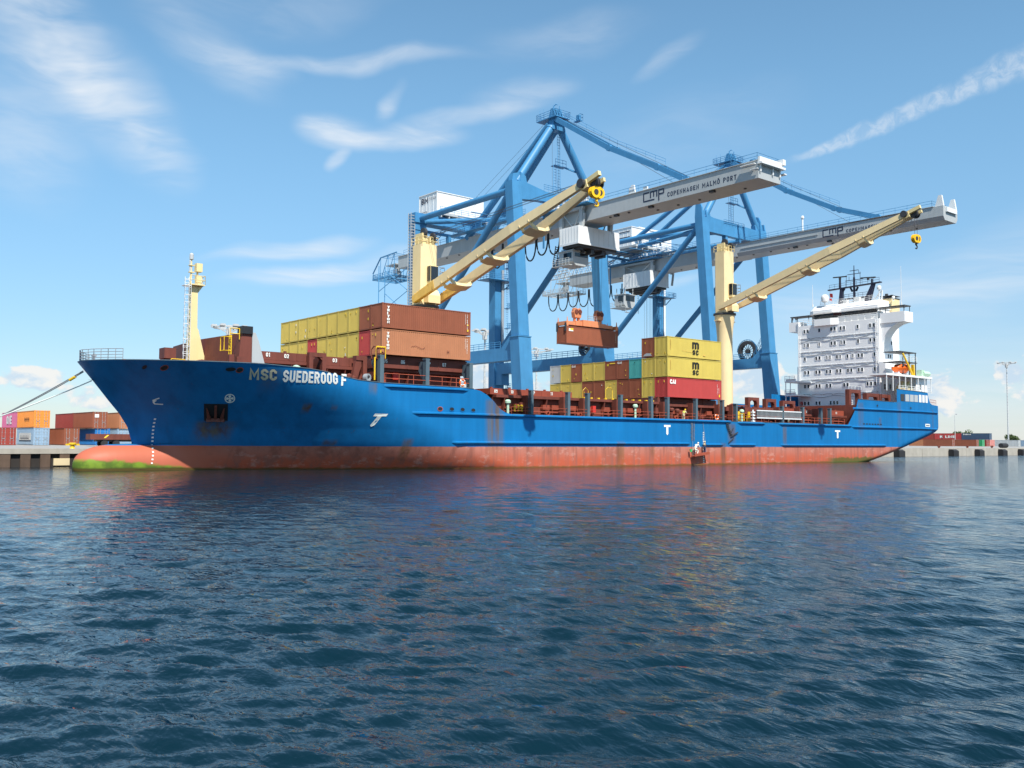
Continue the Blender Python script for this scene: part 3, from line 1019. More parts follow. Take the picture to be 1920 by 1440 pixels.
dm.build('draft_mark', 'text_white', ship, label='column of draft marks on the bow')
dm = MB()
for k in range(17):
    z = .35 + k * .27
    onhull([(-.13, -.08), (.13, -.08), (.13, .07), (-.13, .07)], [(0, 1, 2, 3)], 53.95, z, 1, 1, dm)
dm.build('draft_mark', 'text_white', ship, label='column of draft marks amidships')
# mooring openings
for (X, z, w) in ((7.23, 6.85, .62), (8.87, 6.87, .62), (10.4, 6.86, .6), (11.95, 6.83, .6), (-23.4, 10.35, .35), (-21.9, 10.3, .5), (-16.5, 10.25, .9), (-15.7, 10.2, .55),
                  (102.6, 9.95, .5), (114.6, 9.85, .6)):
    f = MB()
    pts = [(w / 2 * math.cos(2 * math.pi * i / 14), .2 * math.sin(2 * math.pi * i / 14)) for i in range(14)]
    onhull(pts, [tuple(range(14))], X, z, 1, 1, f, .035)
    f.build('mooring_port', 'black', ship)
    f2 = MB()
    o_ = [(x * 1.25, y * 1.35) for x, y in pts] + pts
    onhull(o_, [(i, (i + 1) % 14, 14 + (i + 1) % 14, 14 + i) for i in range(14)], X, z, 1, 1, f2, .05)
    f2.build('mooring_port_rim', 'rail_red' if X in (-15.7, 7.23, -21.9) else 'hull', ship)
for k in range(7):
    sc = MB()
    onhull([(-.3, -.1), (.3, -.1), (.3, .1), (-.3, .1)], [(0, 1, 2, 3)], 98.0 + k * .95, 6.62, 1, 1, sc)
    sc.build('scupper', 'black', ship)
wb = MB()
onhull([(-1.1, -.28), (1.1, -.28), (1.1, .28), (-1.1, .28)], [(0, 1, 2, 3)], 121.8, 6.72, 1, 1, wb, .03)
wb.build('stern_panel', 'text_white', ship)
wt = MB()
for k in range(5):
    onhull([(-.12, -.10), (.12, -.10), (.12, .10), (-.12, .10)], [(0, 1, 2, 3)], 121.1 + k * .35, 6.72, 1, 1, wt, .05)
wt.build('stern_panel_lettering', 'text_dark', ship)
# ports cut in the poop side
for k in range(4):
    w = MB()
    onhull([(-.75, -.65), (.75, -.65), (.75, .65), (-.75, .65)], [(0, 1, 2, 3)], 111.6 + k * 1.75, 11.7, 1, 1, w, .04)
    w.build('poop_port', 'dark' if k < 1 else 'boom_grey', ship)
for k in range(3):
    w = MB()
    r_ = .12
    poly = []
    for cx_, cy_, a0 in ((.45, .6, 0), (-.45, .6, 90), (-.45, -.6, 180), (.45, -.6, 270)):
        for a in (0, 45, 90):
            poly.append((cx_ + r_ * math.cos(R(a0 + a)), cy_ + r_ * math.sin(R(a0 + a))))
    onhull(poly, [tuple(range(12))], 118.6 + k * 1.45, 11.75, 1, 1, w, .04)
    w.build('poop_port', 'white', ship)

# anchor over a flat black plate, painted as the shade of its recess
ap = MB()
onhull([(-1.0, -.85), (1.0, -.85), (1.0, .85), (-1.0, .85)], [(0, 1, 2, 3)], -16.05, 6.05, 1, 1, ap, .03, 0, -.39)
ap.build('pocket_shade_plate', 'black', ship)
an = MB()


def hp(x, z, o):
    return hullpt(-16.05 + x - .39 * z, 6.05 + z, o)


an.beam(hp(0, .75, .18), hp(0, -.5, .30), .26, .2)
an.beam(hp(-.75, -.62, .30), hp(.75, -.62, .30), .36, .36)
for s_ in (-1, 1):
    an.beam(hp(s_ * .5, -.6, .35), hp(s_ * .72, .55, .28), .42, .16, .10, .10)
an.build('anchor', 'oxide', ship)
# ------------------------------------------------------------------ foredeck
mast = MB()
mx, my = -17.2, 10.2
mast.add([(-17.75, 9.85, 9.6), (-16.75, 9.85, 9.6), (-16.75, 10.6, 9.6), (-17.75, 10.6, 9.6), (-17.62, 9.95, 19.6), (-16.82, 9.95, 19.6), (-16.82, 10.5, 19.6), (-17.62, 10.5, 19.6)],
         [(0, 3, 2, 1), (4, 5, 6, 7), (0, 1, 5, 4), (1, 2, 6, 5), (2, 3, 7, 6), (3, 0, 4, 7)])
mst = mast.build('fore_mast', 'mast_cream', ship)
b = MB()
b.prism([(-16.76, 9.6), (-15.5, 9.6), (-15.75, 11.6), (-16.6, 14.9), (-16.79, 15.2)], 'y', my - .15, my + .15)
b.build('mast_fin', 'mast_cream', mst)
b = MB()
b.box(-17.9, -16.25, 9.4, 10.9, 19.61, 19.73)
b.rail([(-17.9, 9.4, 19.73), (-16.25, 9.4, 19.73), (-16.25, 10.9, 19.73)], .9, step=.55, r=.035)
b.prism([(-16.78, 18.9), (-16.3, 19.6), (-16.78, 19.6)], 'y', 9.9, 10.5)
b.build('mast_platform', 'mast_cream', mst)
b = MB()
b.tube((-17.5, my, 19.7), (-17.5, my, 22.4), .10, .08, n=8)
b.box(-17.75, -17.2, my - .2, my + .2, 21.0, 21.1)
b.box(-17.75, -17.2, my - .2, my + .2, 21.75, 21.82)
b.box(-17.0, -16.45, my - .3, my + .25, 19.74, 20.75)
b.box(-17.05, -16.4, my - .35, my + .3, 21.15, 22.05)
b.box(-16.9, -16.75, my - .1, my + .1, 20.75, 21.15)
b.build('mast_top', 'mast_cream', mst)
for (x, z, s_) in ((-17.5, 22.7, .22), (-17.62, 21.35, .11), (-17.62, 22.0, .10)):
    b = MB()
    b.lathe((x, my, z), [(s_ * .7, -.3), (s_, -.26), (s_, .26), (s_ * .6, .4)], 10)
    b.build('mast_light', 'lamp_grey', mst)
b = MB()
b.ladder((-18.0, 9.5, 10.5), (-17.95, 9.5, 20.4), (-.42, 0, 0), .42, .03)
for k in range(12):
    z = 11.4 + k * .78
    b.path([(-17.98, 9.5, z), (-17.9, 8.95, z), (-18.2, 8.75, z), (-18.55, 8.95, z), (-18.46, 9.5, z)], .03, 4)
for dx, dy in ((-17.9, 8.95), (-18.2, 8.75), (-18.55, 8.95)):
    b.tube((dx, dy, 11.4), (dx, dy, 20.2), .025, n=4)
for z in (13, 16, 19):
    b.beam((-17.95, 9.5, z), (-17.6, 9.9, z), .06, .06)
b.box(-18.6, -17.9, 9.0, 9.9, 19.4, 19.48)
b.build('mast_ladder', 'white', mst)
# breakwater
bw = MB()
bx0, by0 = -18.8, 5.0
for (p0, p1) in (((-16.2, 12.5), (-15.0, 3.0)), ((-16.2, 12.5), (-15.0, 22.0))):
    (xa, ya), (xb, yb) = p0, p1
    bw.add([(xa, ya, 9.3), (xb, yb, 9.3), (xb, yb, 14.1), (xa, ya, 14.0), (xa + .3, ya, 9.3), (xb + .3, yb, 9.3), (xb + .3, yb, 14.1), (xa + .3, ya, 14.0)],
           [(0, 1, 2, 3), (7, 6, 5, 4), (0, 4, 5, 1), (1, 5, 6, 2), (2, 6, 7, 3), (3, 7, 4, 0)])
bw.build('breakwater', 'oxide', ship)
b = MB()
b.prism([(-15.5, 9.4), (-13.92, 9.4), (-13.95, 13.7), (-15.1, 13.7)], 'y', 2.41, 3.6)
b.box(-14.95, -14.0, 2.5, 3.4, 13.7, 14.01)
b.build('breakwater_end', 'oxide', ship)
b = MB()
b.prism([(-13.9, 9.4), (-12.0, 9.4), (-13.2, 13.4), (-13.55, 14.2), (-13.9, 14.2)], 'y', 2.42, 2.75)
b.build('breakwater_bracket', 'boom_grey', ship)
b = MB()
b.box(-15.05, -13.9, 2.3, 3.5, 14.02, 14.8)
b.build('vent_head', 'black', ship)
b = MB()
b.ladder((-16.05, 2.6, 10.2), (-16.05, 2.6, 13.8), (.0, .5, 0), .35, .06)
b.path([(-16.05, 2.6, 12.2), (-16.8, 2.6, 12.2), (-16.8, 2.6, 13.6), (-16.05, 2.6, 13.6)], .06, 4)
b.path([(-16.8, 2.6, 12.2), (-16.8, 3.5, 12.2), (-16.8, 3.5, 13.6), (-16.8, 2.6, 13.6)], .06, 4)
b.rail([(-16.2, 2.6, 13.4), (-15.2, 2.6, 13.4)], 1.1, step=.8, r=.05)
b.build('ladder', 'yellow', ship)
b = MB()
b.box(-15.7, -14.6, 1.95, 2.35, 10.2, 11.6)
b.box(-16.4, -15.9, 2.2, 2.5, 10.2, 11.8)
b.build('deck_locker', 'oxide', ship)
# bow rail and windlass gear
b = MB()
pts = []
for X in (-25.3, -26.3, -27.2, -27.8):
    z = pl(SHEER, X)
    pts.append((X + .15, YC - half(X, z) + .2, z))
pts += [(p[0], 2 * YC - p[1], p[2]) for p in pts[::-1]]
b.rail(pts, 1.15, rails=(.25, .5, .75, 1.0), step=.7, r=.035)
b.build('bow_rail', 'steel', ship)
b = MB()
b.tube((-26.4, 12.5, 11), (-26.4, 12.5, 11.9), .12, n=8)
b.box(-26.6, -26.2, 12.3, 12.7, 11.6, 11.8)
b.build('bow_light', 'steel', ship)
b = MB()
b.disc((-17.6, 6.3, 10.6), (0, 1, 0), .85, .25, 16)
b.disc((-17.6, 7.6, 10.6), (0, 1, 0), .85, .25, 16)
b.tube((-17.6, 6.3, 10.6), (-17.6, 7.6, 10.6), .5, n=12)
b.build('windlass', 'oxide', ship)
b = MB()
b.box(-20.5, -19.3, 9.0, 10.6, 11.6, 12.7)
b.prism([(-20.5, 11.6), (-19.9, 10.9), (-19.5, 11.6)], 'y', 9.2, 10.4)
b.box(-20.1, -19.6, 9.5, 10.1, 9.4, 11.6)
b.build('foredeck_locker', 'oxide', ship)
b = MB()
b.rail([(-20.0, 8.4, 10.2), (-18.6, 8.4, 10.2)], 1.3, rails=(.35, .7, 1.), step=.7, r=.05)
b.build('foredeck_rail', 'yellow', ship)

# ------------------------------------------------------------------ hatches
def number(parent, txt, x, y, z, h):
    b_ = MB()
    lettering(b_, txt, (x, y, z), (1, 0, 0), (0, 0, 1), h, .2)
    b_.build('bay_number', 'text_white', parent)


def coaming(x0, x1, y, z0, z1, step, mat='oxide', yf=None):
    """coaming wall with bracket stays and a flange; mirrored on the far side"""
    b_ = MB()
    b_.box(x0, x1, y, y + .2, z0, z1)
    b_.box(x0, x1, 25 - y - .2, 25 - y, z0, z1)
    b_.box(x0, x0 + .2, y + .2, 24.8 - y, z0, z1)
    b_.box(x1 - .2, x1, y + .2, 24.8 - y, z0, z1)
    c = b_.build('hatch_coaming', mat, ship)
    for y0, y1 in ((y - .75, y - .005), (25.005 - y, 25.75 - y)):
        b_ = MB()
        b_.box(x0, x1, y0, y1, z1 - .36, z1 - .02)
        b_.build('coaming_flange', mat, c)
    x = x0 + step * .4
    while x < x1:
        b_ = MB()
        b_.prism([(y - .7, z1 - .37), (y - .01, z1 - .37), (y - .01, z0 + .02), (y - .35, z0 + .02)], 'x', x - .06, x + .06)
        b_.build('coaming_stay', mat, c)
        x += step
    return c


def cover(x0, x1, y, z0, z1, mat='oxide', seams=()):
    b_ = MB()
    b_.box(x0, x1, y, 25 - y, z0, z1)
    for s_ in seams:
        b_.box(s_ - .05, s_ + .05, y - .05, y - .001, z0 + .02, z1 - .02)
    for k in range(int((x1 - x0) / 2.9) + 1):
        b_.box(x0 + .15 + k * 2.9, x0 + .4 + k * 2.9, y + .05, y + .3, z1 + .001, z1 + .16)
    return b_.build('hatch_cover', mat, ship)


def lashframe(x0, x1, y0, y1, z0, z1, w=.34, mat='oxide'):
    b_ = MB()
    for x in (x0, x1 - w):
        b_.box(x, x + w, y0, y1, z0, z1 - w)
    b_.box(x0, x1, y0 - .003, y1 + .003, z1 - w, z1)
    for s_, x in ((1, x0 + w), (-1, x1 - w)):
        b_.prism([(x, z1 - w), (x + s_ * .35, z1 - w), (x, z1 - w - .35)], 'y', y0 + .05, y1 - .05)
    b_.build('lashing_frame', mat, ship)


c = coaming(-13.0, -7.0, 3.35, 9.2, 11.55, 2.6)
h = cover(-13.2, -7.2, 2.75, 11.56, 12.4, seams=(-9.6, -8.7))
number(h, '01', -12.25, 2.69, 11.85, .42)
number(h, '02', -10.2, 2.69, 11.83, .42)
c = coaming(-6.0, -1.9, 3.35, 9.2, 11.35, 2.2)
h = cover(-6.0, -1.9, 2.75, 11.36, 12.3, seams=(-3.6, -2.4))
number(h, '03', -4.5, 2.69, 11.72, .42)
lashframe(-7.7, -5.7, 1.9, 2.5, 9.2, 12.55, .45)
b = MB()
b.prism([(-2.9, 9.2), (-2.4, 9.2), (-1.6, 11.4), (-1.6, 12.4), (-2.2, 12.4)], 'y', 1.5, 2.0)
b.box(-1.45, -.95, 1.4, 2.2, 9.0, 12.45)
b.box(-2.3, -.95, 1.403, 2.203, 12.0, 12.5)
b.beam((-2.0, 1.7, 9.4), (-1.2, 1.7, 10.8), .15, .2)
b.build('lashing_frame', 'oxide', ship)
b = MB()
b.ladder((-.55, -.3, 9.6), (-.55, -.3, 12.6), (.6, 0, 0), .4, .06)
b.box(-.9, .3, -.5, .7, 12.1, 12.18)
b.rail([(-.9, -.5, 12.18), (.1, -.5, 12.18)], 1.1, step=.6, r=.06)
b.path([(-1.0, .4, 12.2), (-1.0, .4, 13.2), (-.9, .1, 13.5), (-.7, -.2, 13.5), (-.6, -.4, 13.2)], .07, 5)
b.build('access_platform', 'oxide', ship)
b = MB()
b.rail([(-.9, -.42, 12.2), (.25, -.42, 12.2)], 1.25, rails=(.95, 1), step=.55, r=.075)
b.tube((-1.0, -.3, 9.8), (-1.0, -.3, 12.3), .09, n=6)
b.build('access_rail', 'yellow', ship)
b = MB()
b.disc((-2.1, -.55, 10.0), (.35, -1, 0), .42, .5, 16, .24)
b.tube((-2.1, -.4, 9.2), (-2.1, -.4, 9.7), .3, n=10)
b.build('fan_head', 'steel', ship)
b = MB()
for k, (x, z) in enumerate(((-3.4, 10.2), (-2.9, 10.0), (-3.9, 10.1))):
    b.lathe((x, 1.0, z - .5), [(.22, -.4), (.22, .3), (.36, .35), (.36, .6), (.1, .75)], 10)
b.build('vent_head', 'oxide', ship)
b = MB()
b.lathe((-9.7, .9, 10.4), [(.2, -.8), (.2, .1), (.42, .15), (.42, .45), (.15, .6)], 12)
b.build('vent_head', 'hatch_green', ship)

c = coaming(.2, 12.2, 1.9, 8.9, 11.3, 3.0)
h = cover(0.1, 12.3, .75, 11.3, 12.64, seams=(3.9, 6.1, 8.2))
for txt, x in (('05', .7), ('06', 3.0), ('2P', 6.5), ('07', 8.7)):
    number(h, txt, x, .69, 11.85, .42)
b = MB()
b.rail([(-.1, -.85, 9.5), (5.6, -.85, 9.47), (11.6, -.85, 9.4)], 1.05, rails=(.5, 1), step=1.7, r=.045)
b.build('deck_rail', 'rail_red', ship)
b = MB()
b.box(2.5, 3.2, 1.5, 1.85, 10.1, 11.0)
b.build('fire_box', 'red', ship)
b = MB()
b.box(.4, 1.2, .9, 1.5, 8.9, 10.0)
b.build('deck_locker', 'oxide_orange', ship)

# stanchions along the side
for k, (x, zt, zb) in enumerate(((-.48, 12.4, 9.5), (5.5, 12.35, 9.45), (11.65, 12.2, 9.4))):
    b = MB()
    b.box(x - .24, x + .24, -.98, -.35, 8.9, zt)
    b.box(x - .3, x + .3, -.99, -.3, zt, zt + .14)
    b.prism([(-.34, 12.2), (1.2, 12.2), (1.2, 11.7), (-.34, 9.6)], 'x', x - .05, x + .05)
    b.build('stanchion', 'post_grey', ship)
for x in (21.1, 27.3, 30.8, 36.95, 43.0, 46.4, 52.57, 58.7, 61.95, 73.9, 79.6, 84.9, 87.6):
    zt = 9.42 if x < 60 else 8.95
    b = MB()
    b.box(x - .21, x + .21, -.98, -.45, 6.15, zt)
    b.box(x - .26, x + .26, -.99, -.40, zt, zt + .12)
    b.build('stanchion', 'post_grey', ship)
    b = MB()
    b.prism([(-.44, 8.9), (.6, 8.9), (.25, 6.2), (-.44, 6.2)], 'x', x - .45, x - .23)
    b.build('stanchion_bracket', 'oxide', ship)

# midships hatches
coaming(16.5, 46.4, 1.1, 6.15, 8.92, 3.45)
h = cover(16.0, 29.6, .95, 8.93, 9.66, 'oxide_orange', seams=(18.6, 20.3, 22.6, 24.3, 28.0))
for txt, x in (('09', 16.6), ('10', 19.2), ('P', 22.9), ('11', 25.8)):
    number(h, txt, x, .89, 9.12, .40)
coaming(47.0, 60.4, 1.1, 6.15, 8.7, 3.45)
h = cover(46.9, 60.2, 1.5, 8.71, 9.55, 'oxide', seams=(50, 54, 57))
coaming(63.2, 94.8, 1.1, 6.15, 8.0, 3.3)
h = cover(62.9, 74.2, 1.0, 8.01, 8.75, 'oxide', seams=(66, 70, 72))
h = cover(74.8, 94.9, 1.0, 8.01, 8.85, 'oxide_orange', seams=(77.5, 81, 84.3, 87.5, 91))
for txt, x in (('20', 80.0), ('21', 83.2), ('22', 86.2), ('23', 92.2)):
    number(h, txt, x, .94, 8.25, .36)
# clutter in the side passage: lockers, pipes, ventilators
for k in range(26):
    x = 18.0 + k * 1.55
    if k % 7 != 3:
        b = MB()
        b.box(x, x + 1.15, .55, 1.05, 7.25, 7.85)
        b.build('side_locker', 'oxide_orange', ship)
b = MB()
b.path([(16.8, .75, 6.9), (46, .75, 6.9)], .09, 6)
b.path([(47, .75, 7.2), (94, .75, 7.0)], .09, 6)
b.path([(16.8, .95, 6.6), (94, .95, 6.6)], .06, 6)
b.build('deck_pipe', 'oxide_orange', ship)
for (x, z, mt_) in ((18.3, 7.9, 'hatch_green'), (48.6, 7.7, 'oxide'), (49.8, 7.6, 'oxide'), (41.0, 8.0, 'hatch_green'), (64.9, 7.9, 'hatch_green'), (77.3, 7.5, 'hatch_green'), (85.6, 7.6, 'hatch_green')):
    b = MB()
    b.lathe((x, .35, z), [(.16, -1.6), (.16, -.1), (.36, 0), (.38, .25), (.2, .42)], 12)
    b.build('vent_head', mt_, ship)
for (x, z) in ((20.2, 7.6), (32.7, 7.5), (45.0, 7.6), (72.2, 7.6), (81.0, 7.3)):
    b = MB()
    b.box(x, x + .55, .2, .55, z - .4, z + .45)
    b.build('fire_box', 'red' if x in (32.7, 81.0) else 'oxide', ship)
b = MB()
for k in range(9):
    x = 19.2 + (k % 3) * .55
    b.disc((x, .1, 7.0 + (k // 3) * .3), (0, 1, 0), .13, .2, 8)
b.build('valve_cluster', 'yellow', ship)
b = MB()
for (x, z) in ((24.4, 6.75), (30.0, 6.7), (49.0, 6.7), (51.2, 6.65)):
    b.disc((x, -.1, z), (0, 1, 0), .33, .3, 14, .2)
b.build('roller_fairlead', 'rail_red', ship)
b = MB()
b.rail([(17.9, -.85, 6.45), (40, -.85, 6.42), (61, -.85, 6.35)], .95, rails=(.55, 1), step=2.2, r=.03)
b.rail([(61, -.85, 6.35), (92, -.85, 6.33)], 1.0, rails=(.55, 1), step=1.8, r=.04)
b.build('deck_rail', 'rail_red', ship)
# lashing frames aft
for (x0, x1, zt, zb) in ((67.8, 70.6, 10.35, 8.75), (72.4, 75.2, 10.25, 8.6), (77.0, 80.5, 10.1, 8.8)):
    lashframe(x0, x1, 1.2, 1.9, zb, zt, .48)
for (x0, x1, zt) in ((96.8, 100.6, 12.75), (102.6, 107.0, 12.3), (107.3, 111.0, 12.25)):
    lashframe(x0, x1, 1.0, 1.8, 9.9, zt, .62)
b = MB()
b.rail([(96.6, 1.0, 12.76), (100.8, 1.0, 12.76)], .6, rails=(1,), step=1.0, r=.04)
b.ladder((98.0, 1.9, 9.9), (98.0, 1.9, 12.6), (1.4, 0, 0), .35, .05)
b.build('frame_ladder', 'white', ship)
b = MB()
b.box(60.9, 62.8, .2, 1.6, 8.0, 8.6)
b.box(62.9, 66.5, .4, 1.0, 8.8, 9.0)
b.prism([(61.5, 8.6), (64.5, 8.6), (63.0, 9.2)], 'y', .6, .9)
b.build('winch_platform', 'oxide', ship)
for x in (64.0, 66.6):
    b = MB()
    b.box(x - .25, x + .25, .2, .6, 6.3, 8.0)
    b.build('deck_locker', 'yellow', ship)
b = MB()
b.path([(63.3, -.5, 6.4), (63.3, -.5, 7.6), (64.3, -.5, 7.6), (64.3, -.5, 6.6)], .09, 5)
b.build('pilot_gate', 'yellow', ship)
# accommodation ladder, stowed flat against the rail
g = MB()
g.box(67.0, 79.0, -.98, -.86, 8.12, 8.28)
g.box(67.0, 79.0, -.98, -.86, 6.98, 7.14)
gw = g.build('accommodation_ladder', 'white', ship)
g = MB()
for k in range(37):
    g.box(67.15 + k * .32, 67.25 + k * .32, -.95, -.88, 7.14, 8.12)
g.build('ladder_tread', 'steel', gw)
g = MB()
g.box(66.9, 79.1, -.84, -.80, 7.0, 8.2)
g.build('ladder_backing', 'dark', gw)
g = MB()
for k in range(4):
    g.box(66.0, 66.6, -.9, -.5, 6.4 + k * .46, 6.63 + k * .46)
g.tube((66.3, -.7, 6.3), (66.3, -.7, 8.3), .12, n=6)
g.build('ladder_platform', 'white', gw)
# rigging boxes and lashing rods beside the second stack
b = MB()
for k in range(11):
    x = 32 + k * 1.35
    b.box(x, x + .3, 1.2, 1.5, 8.93, 9.12)
b.build('twistlock_row', 'yellow', ship)
b = MB()
b.path([(36.2, 1.3, 8.9), (36.2, 1.3, 10.3), (36.6, 1.3, 10.6), (37.2, 1.3, 10.6), (37.5, 1.3, 10.2), (37.5, 1.3, 8.9)], .045, 5)
b.path([(32.0, 1.4, 8.9), (32.0, 1.4, 10.0), (32.5, 1.4, 10.4), (33.0, 1.4, 10.0), (33.0, 1.4, 8.9)], .04, 5)
b.path([(32.2, 1.4, 8.93), (37.2, 1.3, 8.93)], .03, 4)
b.build('access_rail', 'yellow', ship)

# ------------------------------------------------------------------ accommodation
XF = 112.0
PLACE = (1.036, (118.0 - 112.0 * 1.036, 6.85 - 3.55 * 1.036, -0.12))
b = MB()
b.box(XF, 119.4, 3.55, 21.25, 9.9, 26.95)
b.box(112.7, 120.4, 2.6, 21.9, 9.9, 18.7)
acc = b.build('accommodation', 'house_white', ship)
W2 = {25.74: [19.68, 18.92, 16.31, 13.64, 12.86, 11.58, 10.84, 7.97, 5.39, 4.62], 22.93: [19.68, 18.89, 16.31, 13.62, 12.87, 11.52, 10.82, 7.92, 5.37, 4.58],
      20.16: [19.65, 17.06, 16.29, 14.73, 14.01, 12.47, 11.77, 10.2, 9.11, 7.87, 7.15, 4.6],
      17.36: [19.65, 18.87, 17.1, 16.33, 14.74, 13.98, 12.49, 11.74, 10.14, 9.42, 7.88, 7.17, 4.58],
      14.57: [19.69, 18.91, 17.07, 16.37, 14.74, 13.99, 10.99, 10.26, 6.09, 5.36, 4.57], 11.14: [19.74, 18.92, 17.12, 16.42, 13.97, 13.23, 12.52]}
for z, ys in W2.items():
    for y in ys:
        b = MB()
        b.box(XF - .05, XF - .004, y - .19, y + .19, z - .34, z + .34)
        pale = (z, y) in ((22.93, 19.68), (22.93, 16.31), (20.16, 14.73), (20.16, 14.01), (20.16, 11.77), (20.16, 9.11), (22.93, 11.52))
        w = b.build('window', 'glass_pale' if pale else 'glass', acc)
        b = MB()
        for (a0, a1, c0, c1) in ((y - .27, y + .27, z + .35, z + .42), (y - .27, y + .27, z - .42, z - .35), (y - .27, y - .20, z - .35, z + .35), (y + .20, y + .27, z - .35, z + .35)):
            b.box(XF - .08, XF - .006, a0, a1, c0, c1)
        b.build('window_frame', 'house_white', w)
for (x, z) in ((115.2, 25.6), (116.9, 25.6), (115.0, 22.6), (116.5, 22.5), (115.2, 19.9), (116.0, 19.9), (117.2, 17.2)):
    b = MB()
    b.box(x - .2, x + .2, (3.5 if z > 18.7 else 2.55), (3.549 if z > 18.7 else 2.599), z - .35, z + .35)
    b.build('window', 'glass', acc)
# deck edge mouldings, pipe runs and cable trays on the front
b = MB()
for z in (24.35, 23.55, 21.55, 20.9, 18.75, 18.1, 15.95, 15.3, 13.0, 12.35):
    b.box(XF - .07, XF - .005, 4.2, 20.8, z - .07, z + .07)
b.build('front_moulding', 'house_white', acc)
b = MB()
for z in (24.0, 21.2, 18.4, 15.6, 12.7):
    y = 20.6
    k = 0
    while y > 5.5:
        b.path([(XF - .06, y, z + .12), (XF - .06, y - 1.0, z + .30), (XF - .06, y - 1.9, z + .26), (XF - .06, y - 2.25, z + .02)], .045, 4)
        y -= 2.45
        k += 1
    pts = [(XF - .06, 20.6 - i * .55, z - .28 + .16 * math.sin(i * .55 + z)) for i in range(28)]
    b.path(pts, .05, 4)
b.build('lashing_wire', 'steel', acc)
b = MB()
b.ladder((XF - .2, 3.75, 10.5), (XF - .2, 3.75, 26.9), (0, .45, 0), .4, .04)
b.ladder((XF - .2, 21.0, 10.0), (XF - .2, 21.0, 25.0), (0, -.4, 0), .4, .04)
b.build('front_ladder', 'house_white', acc)
b = MB()
b.box(XF - .2, XF - .004, 20.3, 20.9, 10.75, 11.55)
b.build('fire_box', 'red', acc)
# port side casing step
b = MB()
b.box(111.6, 114.6, 2.2, 3.5, 15.9, 18.6)
b.build('casing', 'house_white', acc)
# bridge deck: wings, platform, wheelhouse
b = MB()
b.box(XF + .3, XF + 3.4, 21.26, 23.5, 25.95, 27.9)
b.build('bridge_wing', 'house_white', ship)
b = MB()
b.box(XF + .3, XF + 3.4, -1.35, 3.54, 25.95, 27.9)
# curved bracket under the port wing
arc = [(3.54, 25.94), (3.54, 20.8)]
arc += [(3.4 - 4.5 * (1 - math.cos(R(a))), 21.0 + 4.94 * math.sin(R(a))) for a in range(5, 91, 8)]
b.prism(arc, 'x', XF + .5, XF + 3.2)
b.build('bridge_wing', 'house_white', ship)
b = MB()
b.prism([(XF - .004, 12.0), (XF - .75, 13.4), (XF - .75, 17.0), (XF - .004, 17.6)], 'z', 26.55, 26.75)
b.prism([(XF - .004, 12.0), (XF - .75, 13.4), (XF - .75, 17.0), (XF - .004, 17.6), (XF - .004, 17.5), (XF - .66, 16.95), (XF - .66, 13.45), (XF - .004, 12.2)], 'z', 26.753, 27.9)
b.build('bridge_platform', 'house_white', ship)
b = MB()
b.rail([(XF + .1, 12.2, 26.95), (XF + .1, 4.0, 26.95)], 1.15, rails=(.35, .68, 1), step=1.3, r=.05)
b.rail([(XF + .1, 17.5, 26.95), (XF + .1, 21.2, 26.95)], 1.15, rails=(.35, .68, 1), step=1.0, r=.05)
for k in range(5):
    b.box(XF + .05, XF + .09, 5.2 + k * 1.4, 6.3 + k * 1.4, 27.0, 28.0)
b.build('bridge_rail', 'white', ship)
b = MB()
b.box(XF + 1.2, XF + 6.5, 4.4, 18.7, 26.95, 29.0)
wh = b.build('wheelhouse', 'house_white', ship)
b = MB()
b.prism([(4.5, XF + 1.19), (4.5, XF + .75), (12.2, XF + .75), (13.2, XF + .2), (18.0, XF + .2), (18.6, XF + 1.19)][::-1], 'z', 28.05, 28.95) if False else None
vs = []
for (y, x) in ((4.5, XF + .9), (12.0, XF + .9), (13.4, XF + .3), (17.6, XF + .3), (18.6, XF + 1.0)):
    vs.append((x + .35, y, 28.0))
    vs.append((x, y, 28.98))
b.add(vs, [(0, 2, 3, 1), (2, 4, 5, 3), (4, 6, 7, 5), (6, 8, 9, 7)])
b.build('bridge_window', 'glass', wh)
b = MB()
def ring(inset, z):
    return [(XF + .75 + inset, 4.2 + inset * .3, z), (XF + .75 + inset, 12.0, z), (XF + .0 + inset, 13.5, z), (XF + .0 + inset, 17.7 - inset * .2, z), (XF + .8 + inset * .7, 18.9 - inset * .4, z), (XF + 6.8, 18.9 - inset * .4, z), (XF + 6.8, 4.2 + inset * .3, z)]


lv = [ring(.25, 28.99), ring(0, 29.15), ring(0, 29.4), ring(.04, 29.42), ring(.04, 29.75), ring(1.3, 30.85), ring(1.6, 30.9)]
b.add([p for l in lv for p in l], [(k * 7 + i, k * 7 + (i + 1) % 7, (k + 1) * 7 + (i + 1) % 7, (k + 1) * 7 + i) for k in range(6) for i in range(7)] + [tuple(range(7)), tuple(range(42, 49))])
b.build('wheelhouse_roof', 'house_white', wh)
for (y0, y1) in ((-1.2, 4.0), (18.95, 23.4)):
    b = MB()
    b.box(XF + .6, XF + 3.0, y0, y1, 28.95, 29.12)
    for y in (y0 + .15, y1 - .3):
        b.box(XF + .7, XF + .8, y, y + .1, 27.9, 28.949)
        b.box(XF + 2.8, XF + 2.9, y, y + .1, 27.9, 28.949)
    b.build('wing_roof', 'dark', ship)
